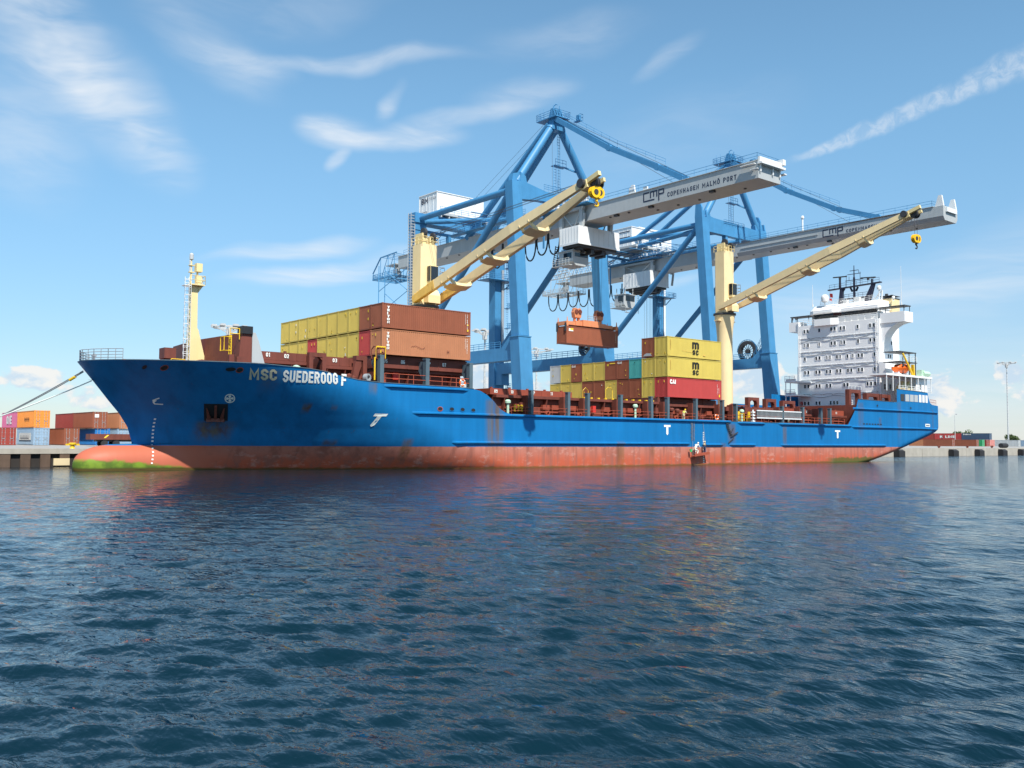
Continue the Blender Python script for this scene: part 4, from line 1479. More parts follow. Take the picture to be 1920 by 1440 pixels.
# mast, radars, funnel
XM = 116.0
b = MB()
b.beam((XM, 13.9, 30.7), (XM, 13.6, 34.2), .75, .8, .55, .6)
b.beam((XM, 10.9, 30.7), (XM, 10.9, 36.2), .35, .4, .28, .3)
b.beam((XM, 8.3, 30.7), (XM, 6.7, 34.6), 1.0, 1.1, .5, .6)
b.beam((XM, 16.6, 34.25), (XM, 5.2, 34.55), .7, .22)
for (y0, y1, z, s_) in ((13.6, 13.0, 33.4, -1), (11.3, 11.7, 33.4, 1), (10.5, 10.1, 33.4, -1)):
    b.beam((XM, y0, z), (XM, y1, 34.2), .3, .3)
b.tube((XM, 10.9, 36.0), (XM, 10.9, 38.6), .14, .07, n=8)
for (z, w_) in ((36.9, 1.9), (37.6, 1.2), (35.7, 2.6)):
    b.beam((XM, 10.9 + w_ * .75, z), (XM, 10.9 - w_ * .75, z), .16, .10)
for (y, z0, z1) in ((12.6, 34.4, 36.9), (9.6, 34.4, 37.2), (12.0, 35.7, 36.5), (9.9, 36.9, 37.6)):
    b.tube((XM, y, z0), (XM, y, z1), .05, n=4)
b.tube((XM, 14.0, 34.3), (XM, 14.0, 36.4), .26, .2, n=8)
b.tube((XM, 7.1, 34.5), (XM, 7.1, 35.4), .2, n=8)
b.rail([(XM - .35, 16.2, 34.35), (XM - .35, 5.4, 34.65)], .85, rails=(.5, 1), step=1.1, r=.03)
b.box(XM - .5, XM + .5, 7.8, 12.8, 31.9, 32.1)
b.rail([(XM - .5, 12.8, 32.1), (XM - .5, 7.8, 32.1)], .8, step=.9, r=.035)
rm = b.build('radar_mast', 'mast_dark', ship)
for (y, z, l, a) in ((14.0, 36.5, 3.4, 10), (7.9, 35.6, 3.2, 3)):
    b = MB()
    c_, s_ = math.cos(R(a)), math.sin(R(a))
    b.beam((XM + l / 2 * s_, y + l / 2 * c_, z + .3), (XM - l / 2 * s_, y - l / 2 * c_, z + .05), .22, .22)
    b.tube((XM, y, z - .3), (XM, y, z + .1), .25, n=8)
    b.build('radar_scanner', 'dark', rm)
b = MB()
b.rail([(XM - 3.2, 16.5, 30.7), (XM - 3.2, 5.0, 30.7)], .95, rails=(.33, .66, 1), step=.9, r=.035)
b.path([(XM - 2.6, 12.5 - i * .5, 31.2 + .25 * math.sin(i)) for i in range(9)], .09, 5)
b.box(XM - 1.5, XM - .8, 9.0, 10.2, 30.7, 31.9)
b.box(XM - 2.0, XM - 1.2, 11.4, 12.2, 30.7, 31.6)
b.box(XM - .5, XM + .5, 8.5, 9.3, 30.7, 31.7)
b.build('monkey_island_gear', 'white', ship)
b = MB()
b.beam((XM + 1.0, 8.2, 30.7), (XM + 1.0, 5.6, 33.0), .12, .12)
b.ladder((XM + .4, 7.4, 30.7), (XM + .4, 5.4, 33.2), (.4, 0, 0), .4, .04)
b.tube((XM, 5.2, 30.7), (XM, 5.0, 32.9), .16, n=8)
b.build('signal_mast', 'white', ship)
for (x, y, z, r_) in ((XF + 1, 15.6, 32.2, .75), (XM - 1, 5.1, 33.3, .42), (XM + 1, 3.3, 31.4, .3)):
    b = MB()
    b.lathe((x, y, z), [(r_ * .55, -r_ * 1.0), (r_ * .92, -r_ * .8), (r_, -r_ * .2), (r_, r_ * .25), (r_ * .86, r_ * .7), (r_ * .5, r_ * .97), (.02, r_ * 1.05)], 16)
    dm_ = b.build('satellite_dome', 'white', ship, smooth=50)
    b = MB()
    b.tube((x, y, 30.7), (x, y, z - r_ * .95), .1, n=6)
    b.build('dome_post', 'white', dm_)
b = MB()
b.box(117.5, 120.5, 3.9, 6.4, 27, 31.4)
b.build('funnel', 'cream', ship)
b = MB()
b.box(117.4, 120.6, 3.8, 6.5, 31.41, 31.55)
b.box(117.4, 120.6, 3.8, 6.5, 31.9, 32.0)
for x in (117.8, 119.8):
    b.tube((x, 5.1, 31.55), (x, 5.1, 32.4), .3, n=10)
b.build('funnel_top', 'dark', ship)
for (x, y, z0, z1) in ((XF + .6, 18.1, 30.7, 35.2), (XF + 1, -.4, 29.1, 36.5)):
    b = MB()
    b.tube((x, y, z0), (x, y, z0 + .5), .13, n=6)
    b.tube((x, y, z0 + .5), (x, y, z1), .06, .03, n=5)
    b.build('whip_antenna', 'white', ship)
b = MB()
b.tube((XM, 16.2, 34.2), (XM, 17.0, 30.8), .025, n=4)
b.build('flag_halyard', 'rope', ship)
b = MB()
b.add([(XM, 16.35, 33.6), (XM + .1, 15.75, 33.5), (XM + .15, 15.7, 32.7), (XM + .05, 16.3, 32.8)], [(0, 1, 2, 3)])
b.add([(XM, 16.4, 32.6), (XM + .1, 15.9, 32.5), (XM + .1, 15.9, 32.0), (XM, 16.4, 32.1)], [(0, 1, 2, 3)])
b.build('signal_flag', 'red', ship)
for (y, z) in ((22.9, 27.9), (-1.1, 28.0), (22.0, 27.9)):
    b = MB()
    b.lathe((XF + .6, y, z), [(.06, 0), (.06, .5), (.2, .55), (.2, .95), (.05, 1.0)], 8)
    b.build('searchlight', 'dark', ship)

PLACE = None
# aft boat deck
b = MB()
b.box(107.0, 119.6, -.4, 3.4, 15.75, 16.1)
b.box(119.61, 124.4, -.4, 25.4, 15.75, 16.1)
b.build('boat_deck', 'house_white', ship)
b = MB()
for x in (107.3, 109.6, 112, 114.2, 116.4, 119.0, 121.6, 124.1):
    b.box(x - .07, x + .07, -.35, -.21, 12.9, 15.749)
b.rail([(111.6, -.3, 12.95), (124.2, -.3, 12.9)], 1.05, rails=(.33, .66, 1), step=1.5, r=.04)
b.build('boat_deck_pillar', 'white', ship)
b = MB()
b.box(119.8, 124.0, .5, 10, 12.0, 15.74)
b.box(113.5, 119.0, 4.3, 4.55, 9.9, 15.74)
b.build('stern_house', 'house_white', ship)
b = MB()
for (x, y) in ((115.0, 4.2), (117.0, 4.2), (121.3, .45), (123.1, .45)):
    b.box(x - .2, x + .2, y, y + .05, 13.6, 14.6)
b.build('stern_house_window', 'glass', ship)
b = MB()
for k in range(10):
    x = 114.6 + k * .5
    b.box(x, x + .3, 1.0, 2.0, 12.9 + (k % 3) * .4, 13.7 + (k % 4) * .45)
b.build('stern_machinery', 'mast_cream', ship)
# awning frame behind the house
b = MB()
b.box(113.0, 119.5, .2, 3.4, 20.45, 20.6)
b.box(113.0, 119.8, .2, 3.4, 18.55, 18.7)
for x in (114.6, 117.0, 119.4):
    b.box(x - .07, x + .07, .3, .44, 16.1, 20.449)
b.build('awning', 'dark', ship)
b = MB()
b.rail([(113.0, .25, 18.7), (119.7, .25, 18.7)], 1.05, rails=(.33, .66, 1), step=1.3, r=.04)
b.build('awning_rail', 'white', ship)
b = MB()
b.beam((117.4, -.1, 16.1), (113.8, -.1, 20.1), .3, .4, .2, .25)
b.beam((117.6, -.1, 16.1), (117.4, -.1, 18.2), .4, .5)
b.build('davit_arm', 'yellow', ship)
b = MB()
b.tube((121.6, .2, 16.7), (124.0, .2, 16.7), .5, n=12)
b.box(121.0, 122.2, .0, 1.0, 16.1, 17.4)
b.build('liferaft_canister', 'hatch_green', ship)
b = MB()
b.rail([(123.5, -.3, 10.75), (127.3, .4, 10.7)], 1.0, rails=(.5, 1), step=1.1, r=.035)
b.box(122.9, 124.2, .2, 1.2, 10.4, 11.3)
b.build('stern_rail', 'rail_red', ship)
# far side balconies seen past the house
b = MB()
for z in (15.6, 12.8):
    b.box(112.6, 119.0, 22.0, 24.9, z, z + .3)
    b.rail([(112.6, 24.9, z + .3), (112.6, 22.5, z + .3)], 1.0, rails=(.33, .66, 1), step=.8, r=.05)
    b.box(112.7, 113.2, 22.6, 24.7, z + .3, z + .75)
for y in (23.6, 24.7):
    b.box(112.7, 112.85, y, y + .12, 9.9, 15.6)
b.build('side_balcony', 'white', ship)

# ------------------------------------------------------------------ ship's own cranes
def deck_crane(cx, cy, zbase, zring, ztop, tip, foot_z, hook_z, rusty=True):
    b = MB()
    if zring - zbase > 12:
        b.lathe((cx, cy, 0), [(1.32, zbase), (1.32, zring - 4.2), (1.45, zring - 2.6), (1.7, zring - 1.0), (1.75, zring - .45)], 28)
        b.box(cx - 2.3, cx + 2.3, cy - .5, cy + .5, zring - 1.5, zring - 1.35)
    else:
        b.lathe((cx, cy, 0), [(1.75, zbase), (1.75, zring - .45)], 28)
        for a in range(0, 360, 45):
            b.beam((cx + 1.85 * math.cos(R(a + 10)), cy + 1.85 * math.sin(R(a + 10)), zring - 1.6), (cx + 1.9 * math.cos(R(a + 10)), cy + 1.9 * math.sin(R(a + 10)), zring - .6), .5, .3)
    ped = b.build('deck_crane', 'cream', ship, smooth=40)
    b = MB()
    b.lathe((cx, cy, 0), [(1.7, zring - .44), (1.95, zring - .4), (1.95, zring - .1), (1.7, zring - .05)], 28)
    b.build('slewing_ring', 'dark', ped, smooth=40)
    # house: tall box with chamfered corners
    b = MB()
    a, ch = 1.28, .35
    oc = [(-a, -a + ch), (-a + ch, -a), (a - ch, -a), (a, -a + ch), (a, a - ch), (a - ch, a), (-a + ch, a), (-a, a - ch)]
    b.prism([(cx + x, cy + y) for x, y in oc], 'z', zring - .04, ztop)
    b.prism([(cy - 1.29, zring + .2), (cy - 2.3, zring + .1), (cy - 2.3, zring + 1.1), (cy - 1.29, zring + 2.4)], 'x', cx - .95, cx + .95)
    b.build('crane_house', 'cream', ped)
    b = MB()
    b.box(cx - .5, cx + .7, cy - 2.1, cy - 1.30, zring + 2.6, zring + 5.0)
    b.build('crane_cab', 'mast_cream', ped)
    b = MB()
    b.box(cx - .45, cx + .65, cy - 2.15, cy - 2.101, zring + 3.0, zring + 4.9)
    b.box(cx - .55, cx - .501, cy - 2.05, cy - 1.4, zring + 3.0, zring + 4.9)
    b.box(cx + .701, cx + .75, cy - 2.05, cy - 1.4, zring + 3.0, zring + 4.9)
    b.build('cab_window', 'glass', ped)
    b = MB()
    b.box(cx + .72, cx + 1.6, cy - 2.2, cy - 1.3, zring + 2.5, zring + 2.58)
    b.rail([(cx + 1.6, cy - 1.3, zring + 2.58), (cx + 1.6, cy - 2.2, zring + 2.58), (cx + .8, cy - 2.2, zring + 2.58)], 2.3, rails=(.25, .5, .75, 1), step=.5, r=.045)
    b.build('cab_cage', 'steel', ped)
    b = MB()
    b.box(cx - 1.0, cx - .2, cy - .8, cy + .8, ztop + .01, ztop + 1.5)
    b.box(cx + .2, cx + 1.0, cy - .8, cy + .8, ztop + .01, ztop + 1.1)
    b.rail([(cx - 1.25, cy - 1.25, ztop), (cx + 1.25, cy - 1.25, ztop), (cx + 1.25, cy + 1.25, ztop)], 1.0, step=.8, r=.045)
    b.rail([(cx - 1.25, cy - 1.25, ztop), (cx - 1.25, cy + 1.25, ztop)], 1.0, step=.8, r=.045)
    b.build('crane_house_top', 'mast_cream', ped)
    for c_, r0 in (((cx - .6, cy - .6, ztop + 1.6), .62), ((cx + .6, cy - .9, ztop + 1.1), .55), ((cx + 1.1, cy - .2, ztop + .8), .5)):
        b = MB()
        b.disc(c_, (1, 0, 0), r0, .35, 16)
        b.build('sheave', 'dark', ped)
    # jib: twin tapered box girders tied by saddle plates, head sheaves at the tip
    F = Vector((cx, cy, foot_z))
    T = Vector((cx, tip[0], tip[1]))
    D = (T - F)
    L = D.length
    D.normalize()
    N_ = Vector((1, 0, 0)).cross(D).normalized()
    if N_.z < 0:
        N_ = -N_

    def jp(s, x, n):
        return F + D * s + Vector((x, 0, 0)) + N_ * n
    def gap(s):
        return 1.72 - (1.72 - .62) * max(0, (s / L - .62) / .38)
    b = MB()
    for sg in (-1, 1):
        sts = [(0, .45, .55), (1.2, .5, .8), (5, .52, 1.15), (L * .62, .52, 1.2), (L - 1.6, .46, .78)]
        for (s0, w0, h0), (s1, w1, h1) in zip(sts, sts[1:]):
            p, q_ = jp(s0, sg * gap(s0), 0), jp(s1, sg * gap(s1), 0)
            b.beam(p, q_, w0, h0, w1, h1, upv=N_)
    jib = b.build('jib', 'cream', ped)
    for fr in ((.20, .245), (.43, .475), (.665, .71)) if rusty else ((.17, .21), (.46, .50), (.74, .775)):
        b = MB()
        s0, s1 = fr[0] * L, fr[1] * L
        for s, hh in ((s0, .5), (s1, .5)):
            g_ = gap(s)
            poly = [jp(s, x, n) for x, n in ((-g_ - .3, -.45), (-g_ + .3, -1.15), (-g_ * .35, -1.32), (g_ * .35, -1.32), (g_ - .3, -1.15), (g_ + .3, -.45), (g_ + .3, -.2), (g_ * .45, -.95), (-g_ * .45, -.95), (-g_ - .3, -.2))]
            b.add(poly + [p + D * .12 for p in poly], [(0, 1, 8, 9), (1, 2, 3, 8), (8, 3, 4, 7), (7, 4, 5, 6)] + [(10, 19, 18, 11), (11, 18, 13, 12), (18, 17, 14, 13), (17, 16, 15, 14)] +
                  [(i, (i + 1) % 10, 10 + (i + 1) % 10, 10 + i) for i in range(10)])
        g_ = gap(s0)
        b.add([jp(s0, -g_, -1.1), jp(s0, g_, -1.1), jp(s1, g_, -1.1), jp(s1, -g_, -1.1), jp(s0, -g_ * .4, -1.33), jp(s0, g_ * .4, -1.33), jp(s1, g_ * .4, -1.33), jp(s1, -g_ * .4, -1.33)],
              [(0, 4, 7, 3), (4, 5, 6, 7), (5, 1, 2, 6)])
        b.build('jib_saddle', 'cream', jib)
    if rusty:
        for sg in (-1, 1):
            b = MB()
            b.beam(jp(.2, sg * gap(1), .02), jp(5.2, sg * gap(5), .02), .56, .9, .57, 1.18, upv=N_)
            for k in range(9):
                s = .6 + k * .55
                b.tube(jp(s, sg * 1.7, .45), jp(s, sg * 1.7, .75), .12, n=5)
            b.build('jib_foot', 'cream_rusty', jib)
    b = MB()
    b.beam(jp(L - 1.9, 0, -.1), jp(L - .9, 0, -.1), 1.5, .9, upv=N_)
    b.beam(jp(L - .9, -.45, .15), jp(L + .9, -.45, .15), .42, .5, upv=N_)
    b.beam(jp(L - .9, .55, -.1), jp(L + .5, .55, -.2), .3, .45, upv=N_)
    b.build('jib_head', 'mast_cream', jib)
    b = MB()
    for x in (-.15, .1, .35, .85):
        b.disc(jp(L - .55, x, -.15), (1, 0, 0), .62, .16, 18)
    b.disc(jp(L - 1.5, -.95, .1), (1, 0, 0), .5, .4, 14)
    b.build('head_sheave', 'dark', jib)
    # luffing and hoist wires
    b = MB()
    for x in (-.55, -.3, .3, .55):
        b.tube((cx + x, cy - .9, ztop + 1.2), jp(L - 1.0, x * .6, .35), .022, n=4)
    hk = jp(L - .2, .1, 0)
    for dx in (-.38, .38):
        b.tube((hk.x + dx, hk.y, hk.z - .3), (hk.x + dx, hk.y, hook_z + .5), .028, n=4)
    b.build('crane_wire', 'dark', jib)
    b = MB()
    for dy in (-.22, 0, .22):
        for dx in (-.30, .30):
            b.disc((hk.x + dx, hk.y + dy, hook_z), (.1, 1, 0), .62, .10, 20)
    b.prism([(hk.x - .92, hook_z), (hk.x - .55, hook_z + .55), (hk.x + .55, hook_z + .55), (hk.x + .92, hook_z), (hk.x + .42, hook_z - .68), (hk.x - .42, hook_z - .68)], 'y', hk.y - .12, hk.y + .12)
    hb = b.build('hook_block', 'hook_yellow', ped, smooth=30)
    b = MB()
    b.tube((hk.x, hk.y, hook_z - .6), (hk.x, hk.y, hook_z - .95), .16, n=8)
    b.path([(hk.x, hk.y, hook_z - .9)] + [(hk.x + .28 * math.sin(R(a)), hk.y, hook_z - 1.2 + .26 * math.cos(R(a))) for a in range(0, 250, 25)], .09, 6)
    b.build('crane_hook', 'hook_yellow' if rusty else 'dark', ped)
    b = MB()
    for dx in (-.3, .3):
        b.disc((hk.x + dx, hk.y - .29, hook_z), (.1, 1, 0), .30, .06, 12)
    b.build('block_sheave', 'dark', hb)
    return ped


deck_crane(14.55, 13.2, 8.9, 20.9, 28.8, (-18.8, 30.9), 21.4, 29.5, True)
deck_crane(77.6, 13.2, 8.0, 25.7, 36.4, (-21.5, 37.3), 26.4, 33.2, False)
# ------------------------------------------------------------------ quayside gantry cranes
def gantry(XC, zo, label, ty, second=False):
    root = thing('gantry_crane', label, 'gantry crane', (XC, 47, QZ), 'blue gantry cranes on the quay')
    B = 'crane_blue'
    XA, XB = XC - 10, XC + 10
    YS0, YS1, YL = 30.6, 34.3, 63.6
    ZT = 46.8 + zo

    def ys(z):
        return YS0 + (YS1 - YS0) * (z - QZ) / (ZT - QZ)
    for x in (XA, XB):
        b = MB()
        zm = 20.8 + zo
        b.beam((x, ys(QZ + 1.5), QZ + 1.5), (x, ys(zm), zm), 2.6, 2.5, 2.7, 2.3, upv=(0, 1, 0))
        b.beam((x, ys(zm) - .0, zm - .08), (x, ys(zm), zm + .08), 2.95, 2.5, upv=(0, 1, 0))
        b.beam((x, ys(zm), zm + .081), (x, ys(ZT) + .0, ZT + 1.0), 2.3, 2.0, 2.1, 1.9, upv=(0, 1, 0))
        if second:
            b.prism([(ys(ZT) - .9, ZT + 1.0), (ys(ZT) + 1.0, ZT + 1.0), (ys(ZT) + .8, ZT + 3.6), (ys(ZT) + .2, ZT + 4.2), (ys(ZT) - .4, ZT + 4.0), (ys(ZT) - .8, ZT + 3.0)], 'x', x - 1.0, x - .6)
            b.prism([(ys(ZT) - .9, ZT + 1.0), (ys(ZT) + 1.0, ZT + 1.0), (ys(ZT) + .8, ZT + 2.6), (ys(ZT) - .6, ZT + 2.6)], 'x', x + .6, x + 1.0)
        b.build('leg', B, root)
        b = MB()
        b.beam((x, YL, QZ + 1.5), (x, YL, ZT - 1.6), 2.5, 2.0, upv=(0, 1, 0))
        b.build('leg', B, root)
        # portal beam and the gusset where it meets the seaside leg
        b = MB()
        z0, z1 = 16.9 + zo * 1.45, 19.1 + zo * 1.45
        b.box(x - .95, x + .95, ys(18) + 1.1, YL - 1.01, z0, z1)
        b.prism([(ys(18) + 1.1, z1 + .003), (ys(18) + 4.2, z1 + .003), (ys(18) + 1.1, z1 + 2.6)], 'x', x - .9, x + .9)
        b.box(x - 1.0, x + 1.0, YL - 3.0, YL - 1.02, z0 - 2.2, z0 - .004)
        pb = b.build('portal_beam', B, root)
        b = MB()
        b.rail([(x - .85, ys(18) + 4.5, z1), (x - .85, YL - 1.5, z1)], 1.1, rails=(.33, .66, 1), step=1.5, r=.05)
        b.build('walkway_rail', B, pb)
        # diagonal brace and top tie, round tubes
        b = MB()
        b.tube((x, ys(ZT) + .7, ZT - .6), (x, YL - .8, z1 + 2.2), .62, n=14)
        b.build('brace_tube', B, root, smooth=40)
        b = MB()
        b.tube((x, ys(ZT) + .5, ZT - .3), (x, YL, ZT - .3), .58, n=14)
        b.build('tie_tube', B, root, smooth=40)
        # bogies on the rail
        b = MB()
        for yy in (YS0, YL):
            for dx in (-3.2, 3.2):
                b.box(x + dx - 2.2, x + dx + 2.2, yy - .6, yy + .6, QZ + .5, QZ + 1.3)
                for k in range(4):
                    b.disc((x + dx - 1.6 + k * 1.07, yy, QZ + .40), (0, 1, 0), .38, .3, 12)
            b.box(x - 5.0, x + 5.0, yy - .5, yy + .5, QZ + 1.31, QZ + 2.1)
        b.build('bogie', 'dark', root)
    # landside cross beam, under the machinery house
    b = MB()
    b.box(XA - 1.5, XB + 1.2, YL - 1.4, YL + 1.2, ZT - 1.2, ZT + .7)
    b.box(XA - 1.35, XA + 1.30, YL - 1.12, YL + 1.1, ZT - 2.6, ZT - 1.21)
    b.build('cross_beam', B, root)
    b = MB()
    yc = YS1
    z0 = ZT - 1.9
    if second:
        poly = [(XA + 1.1, z0 + .2), (XB - 1.1, z0 + .2), (XB - 1.1, ZT + .9), (XA + 3, ZT + 1.4), (XA + 1.1, ZT + 1.8)]
    else:
        poly = [(XA + 1.1, z0), (XC - 4, z0 + .5), (XC + 4, z0 + .5), (XB - 1.1, z0), (XB - 1.1, ZT + 1.9), (XB - 3, ZT + 1.2), (XB - 7, ZT + .4), (XA + 7, ZT + .4), (XA + 2.6, ZT + 1.2), (XA + 2.3, ZT + 2.3), (XA + 1.1, ZT + 2.9)]
    b.prism(poly, 'y', yc - .65, yc + .65)
    b.build('cross_beam', B, root)
    # A-frame over the seaside legs
    AP = Vector((XC, YS1 + .1, 60.4 + zo * 1.2))
    for sx in (-1, 1):
        b = MB()
        b.tube((XC + sx * 9.2, YS1 + .1, ZT + 1.2), AP + Vector((sx * 1.25, 0, -1.2)), .72, .68, n=16)
        b.tube(AP + Vector((sx * 1.4, 0, -1.45)), AP + Vector((sx * 1.2, 0, -1.1)), .8, n=16)
        b.prism([(XC + sx * 10.6, ZT + .9), (XC + sx * 7.9, ZT + .9), (XC + sx * 7.7, ZT + 2.0), (XC + sx * 8.6, ZT + 2.9), (XC + sx * 10.3, ZT + 2.4)], 'y', YS1 - .45, YS1 + .65)
        b.build('frame_tube', B, root, smooth=40)
    b = MB()
    b.prism([(AP.x - 1.6, AP.z - 1.5), (AP.x + 1.6, AP.z - 1.5), (AP.x + 1.0, AP.z + 1.0), (AP.x - 1.0, AP.z + 1.0)], 'y', AP.y - .8, AP.y + .8)
    for dx in (-.9, -.3, .3, .9):
        b.prism([(AP.y - .9, AP.z + 1.0), (AP.y + .9, AP.z + 1.0), (AP.y + .35, AP.z + 2.5), (AP.y - .35, AP.z + 2.5)], 'x', AP.x + dx - .08, AP.x + dx + .08)
    for dx in (-.6, 0, .6):
        b.disc(AP + Vector((dx, 0, 1.9)), (1, 0, 0), .62, .16, 16)
    b.tube(AP + Vector((.3, -.6, 2.2)), AP + Vector((.3, -.6, 3.0)), .08, n=5)
    b.path([AP + Vector((-.5, 0, 2.4)), AP + Vector((-.5, 0, 3.0)), AP + Vector((-.3, -.3, 3.3)), AP + Vector((-.1, -.5, 3.2))], .1, 5)
    ah = b.build('frame_head', B, root)
    b = MB()
    b.box(AP.x - 1.7, AP.x + 1.8, AP.y - 1.8, AP.y + 3.4, AP.z + .55, AP.z + .7)
    pts = [(AP.x - 1.7, AP.y + 3.4, AP.z + .7), (AP.x - 1.7, AP.y - 1.8, AP.z + .7), (AP.x + 1.8, AP.y - 1.8, AP.z + .7), (AP.x + 1.8, AP.y + 3.4, AP.z + .7), (AP.x - 1.7, AP.y + 3.4, AP.z + .7)]
    b.rail(pts, 1.15, rails=(.33, .66, 1), step=1.0, r=.045)
    b.box(AP.x + .9, AP.x + 1.7, AP.y - 5.2, AP.y - 3.6, AP.z - .6, AP.z - .5)
    b.rail([(AP.x + .9, AP.y - 5.2, AP.z - .5), (AP.x + 1.7, AP.y - 5.2, AP.z - .5), (AP.x + 1.7, AP.y - 3.6, AP.z - .5)], 1.1, step=.8, r=.045)
    b.box(AP.x + 1.0, AP.x + 1.5, AP.y - 4.9, AP.y - 4.2, AP.z - .4, AP.z + .5)
    for dy in (-1.0, 1.5, 2.6):
        b.tube((AP.x - 1.6, AP.y + dy, AP.z + .7), (AP.x - 1.6, AP.y + dy, AP.z + 2.6), .035, n=4)
    b.build('head_platform', B, ah)
    # girder and boom
    x0, x1, gz0, gz1 = XC - 2.62, XC + 2.62, 40.25 + zo, 42.75 + zo
    b = MB()
    if second:
        b.prism([(x0 + .55, gz0), (x1 - .55, gz0), (x1, gz0 + .7), (x1, gz1), (x0, gz1), (x0, gz0 + .7)], 'y', -12.4, 31.0)
        b.box(x0, x1, 31.02, 82.0, gz0, gz1)
        b.box(x0 - .12, x0 - .002, 12, 30, gz0 + 1.35, gz0 + 1.5)
    else:
        b.prism([(x0, gz0), (x1, gz0), (x1, gz1), (x0, gz1)], 'y', -10.6, 31.0)
        b.box(x0, x1, 31.02, 82.0, gz0, gz1)
    bm_ = b.build('boom', 'boom_grey', root)
    b = MB()
    for y0, y1 in ((-10.7, 30.9), (31.1, 82)):
        b.box(x0 - .16, x0 + .5, y0, y1, gz1 + .003, gz1 + .10)
        b.box(x1 - .5, x1 + .16, y0, y1, gz1 + .003, gz1 + .10)
    b.build('boom_flange', 'boom_grey', bm_)
    b = MB()
    b.rail([(x0 + .05, -10.4, gz1 + .1), (x0 + .05, 30, gz1 + .1), (x0 + .05, 80, gz1 + .1)], 1.05, rails=(.55, 1), step=2.2, r=.035)
    b.rail([(x0 + .05, -10.4, gz1 + .1), (x1 - .05, -10.4, gz1 + .1), (x1 - .05, 30, gz1 + .1)], 1.05, rails=(.55, 1), step=2.2, r=.035)
    b.build('boom_rail', B, bm_)
    for y in np.arange(-6, 76, 4.2):
        if abs(y - ty) > 6:
            b = MB()
            b.disc((XC - 1.6 if int(y) % 2 else XC + .6, y, gz0 - .06), (0, 0, 1), .22, .12, 8)
            b.build('boom_fitting', 'dark', bm_)
    for y in (-2.5, 9.5, 17.0):
        b = MB()
        b.box(XC - 2.3, XC - 1.7, y, y + .8, gz0 - .3, gz0 - .01)
        b.build('boom_lamp', 'dark', bm_)
    # tip gear
    b = MB()
    t0 = -12.4 if second else -10.6
    if second:
        for x in (x0 + .1, x1 - .5):
            b.prism([(t0, gz1), (t0 + 1.5, gz1), (t0 + .9, gz1 + 1.9), (t0 + .3, gz1 + 1.9)], 'x', x, x + .4)
        b.box(x0 + .8, x1 - .8, t0 - .35, t0 - .005, gz0 + 1.5, gz1 - .2)
    else:
        b.box(x0 - .2, x1 + .25, t0 - .75, t0 - .005, gz1 - .55, gz1 - .25)
        b.box(x0 - .1, x1 + .1, t0 - .35, t0 - .006, gz1 - .2, gz1 + .5)
        for x in (x0 + .2, XC + .5, x1 - .4):
            b.box(x, x + .2, t0 - .25, t0 - .004, gz0 + .9, gz1 - .56)
        b.box(x1 - .2, x1 + .5, t0 - .6, t0 + .6, gz1 + .2, gz1 + 1.0)
        b.box(x1 + .28, x1 + .9, t0 - .5, t0 + .4, gz1 - 1.1, gz1 - .95)
        b.box(x0 - .7, x0 - .21, t0 + .2, t0 + 2.6, gz1 - .55, gz1 - .45)
        b.box(x0 - .55, x0 - .20, t0 - .2, t0 + 1.0, gz1 - 1.3, gz1 - 1.2)
    b.build('boom_tip_gear', 'white', bm_)
    # the port's name and mark on the side of the boom
    lx = x0 - .015
    oy = 0.0
    U = Vector((0, -1, 0))
    zt = gz0 + (.55 if not second else .80)
    b = MB()
    lettering(b, 'COPENHAGEN MALMÖ PORT', (lx, 6.0, zt), U, (0, 0, 1), .74 if not second else .6, .17, 12.9, .2)
    b.build('boom_lettering', 'text_dark', bm_)
    b = MB()
    lz = gz0 + .62
    k = .155
    rects = [(0, .1, .22, 1.4), (.05, 1.28, 1.25, 1.5), (.05, 0, 2.35, .22), (1.45, .45, 1.67, 1.42), (1.5, 1.28, 2.95, 1.5), (2.1, .55, 2.32, 1.279), (2.75, .45, 2.97, 1.279),
             (3.15, -.25, 3.37, 1.42), (3.2, 1.28, 4.3, 1.5), (4.15, .75, 4.37, 1.4), (3.371, .65, 4.3, .87)]
    for i, (u0, v0, u1, v1) in enumerate(rects):
        xx = lx - .002 * i
        b.add([(xx, 11.0 - u0, lz + v0), (xx, 11.0 - u1, lz + v0), (xx, 11.0 - u1, lz + v1), (xx, 11.0 - u0, lz + v1)], [(0, 1, 2, 3)])
    b.build('boom_logo', 'text_dark', bm_)
    # stays
    for dx in (-1.0, 1.0):
        b = MB()
        pts = [AP + Vector((dx, -1.0, .3)), Vector((XC + dx, 20.1, 52.2 + zo)), Vector((XC + dx, 9.5, 46.6 + zo)), Vector((XC + dx, 3.6 if not second else .5, gz1 + .5))]
        for p, q_ in zip(pts, pts[1:]):
            b.beam(p, q_, .42, .85)
            b.disc(q_, (1, 0, 0), .55, .5, 12)
        b.build('forestay', B, root)
        b = MB()
        if second:
            b.tube(AP + Vector((dx, .5, 0)), (XC - 2 + dx * 2.5, 58.0, ZT + 1.2), .5, n=12)
        else:
            b.tube(AP + Vector((dx, .6, -.3)), (XC + dx * 2.4, 57.5, gz1), .62, n=14)
        b.build('backstay', B, root, smooth=40)
    b = MB()
    p = AP + Vector((1.0, -1.2, .9))
    for q_ in (Vector((XC + 1.0, 20.1, 53.0 + zo)), Vector((XC + 1.0, 9.5, 47.4 + zo))):
        b.rail([p, q_], .9, rails=(.5, 1), step=2.2, r=.035)
        p = q_
    b.build('forestay_walkway', B, root)
    if second:
        b = MB()
        b.tube((XC - 3, YL - 3, ZT + 2.2), (XC - 3.5, YS1 + .8, ZT - .9), .55, n=12)
        b.build('tie_tube', B, root, smooth=40)
    b = MB()
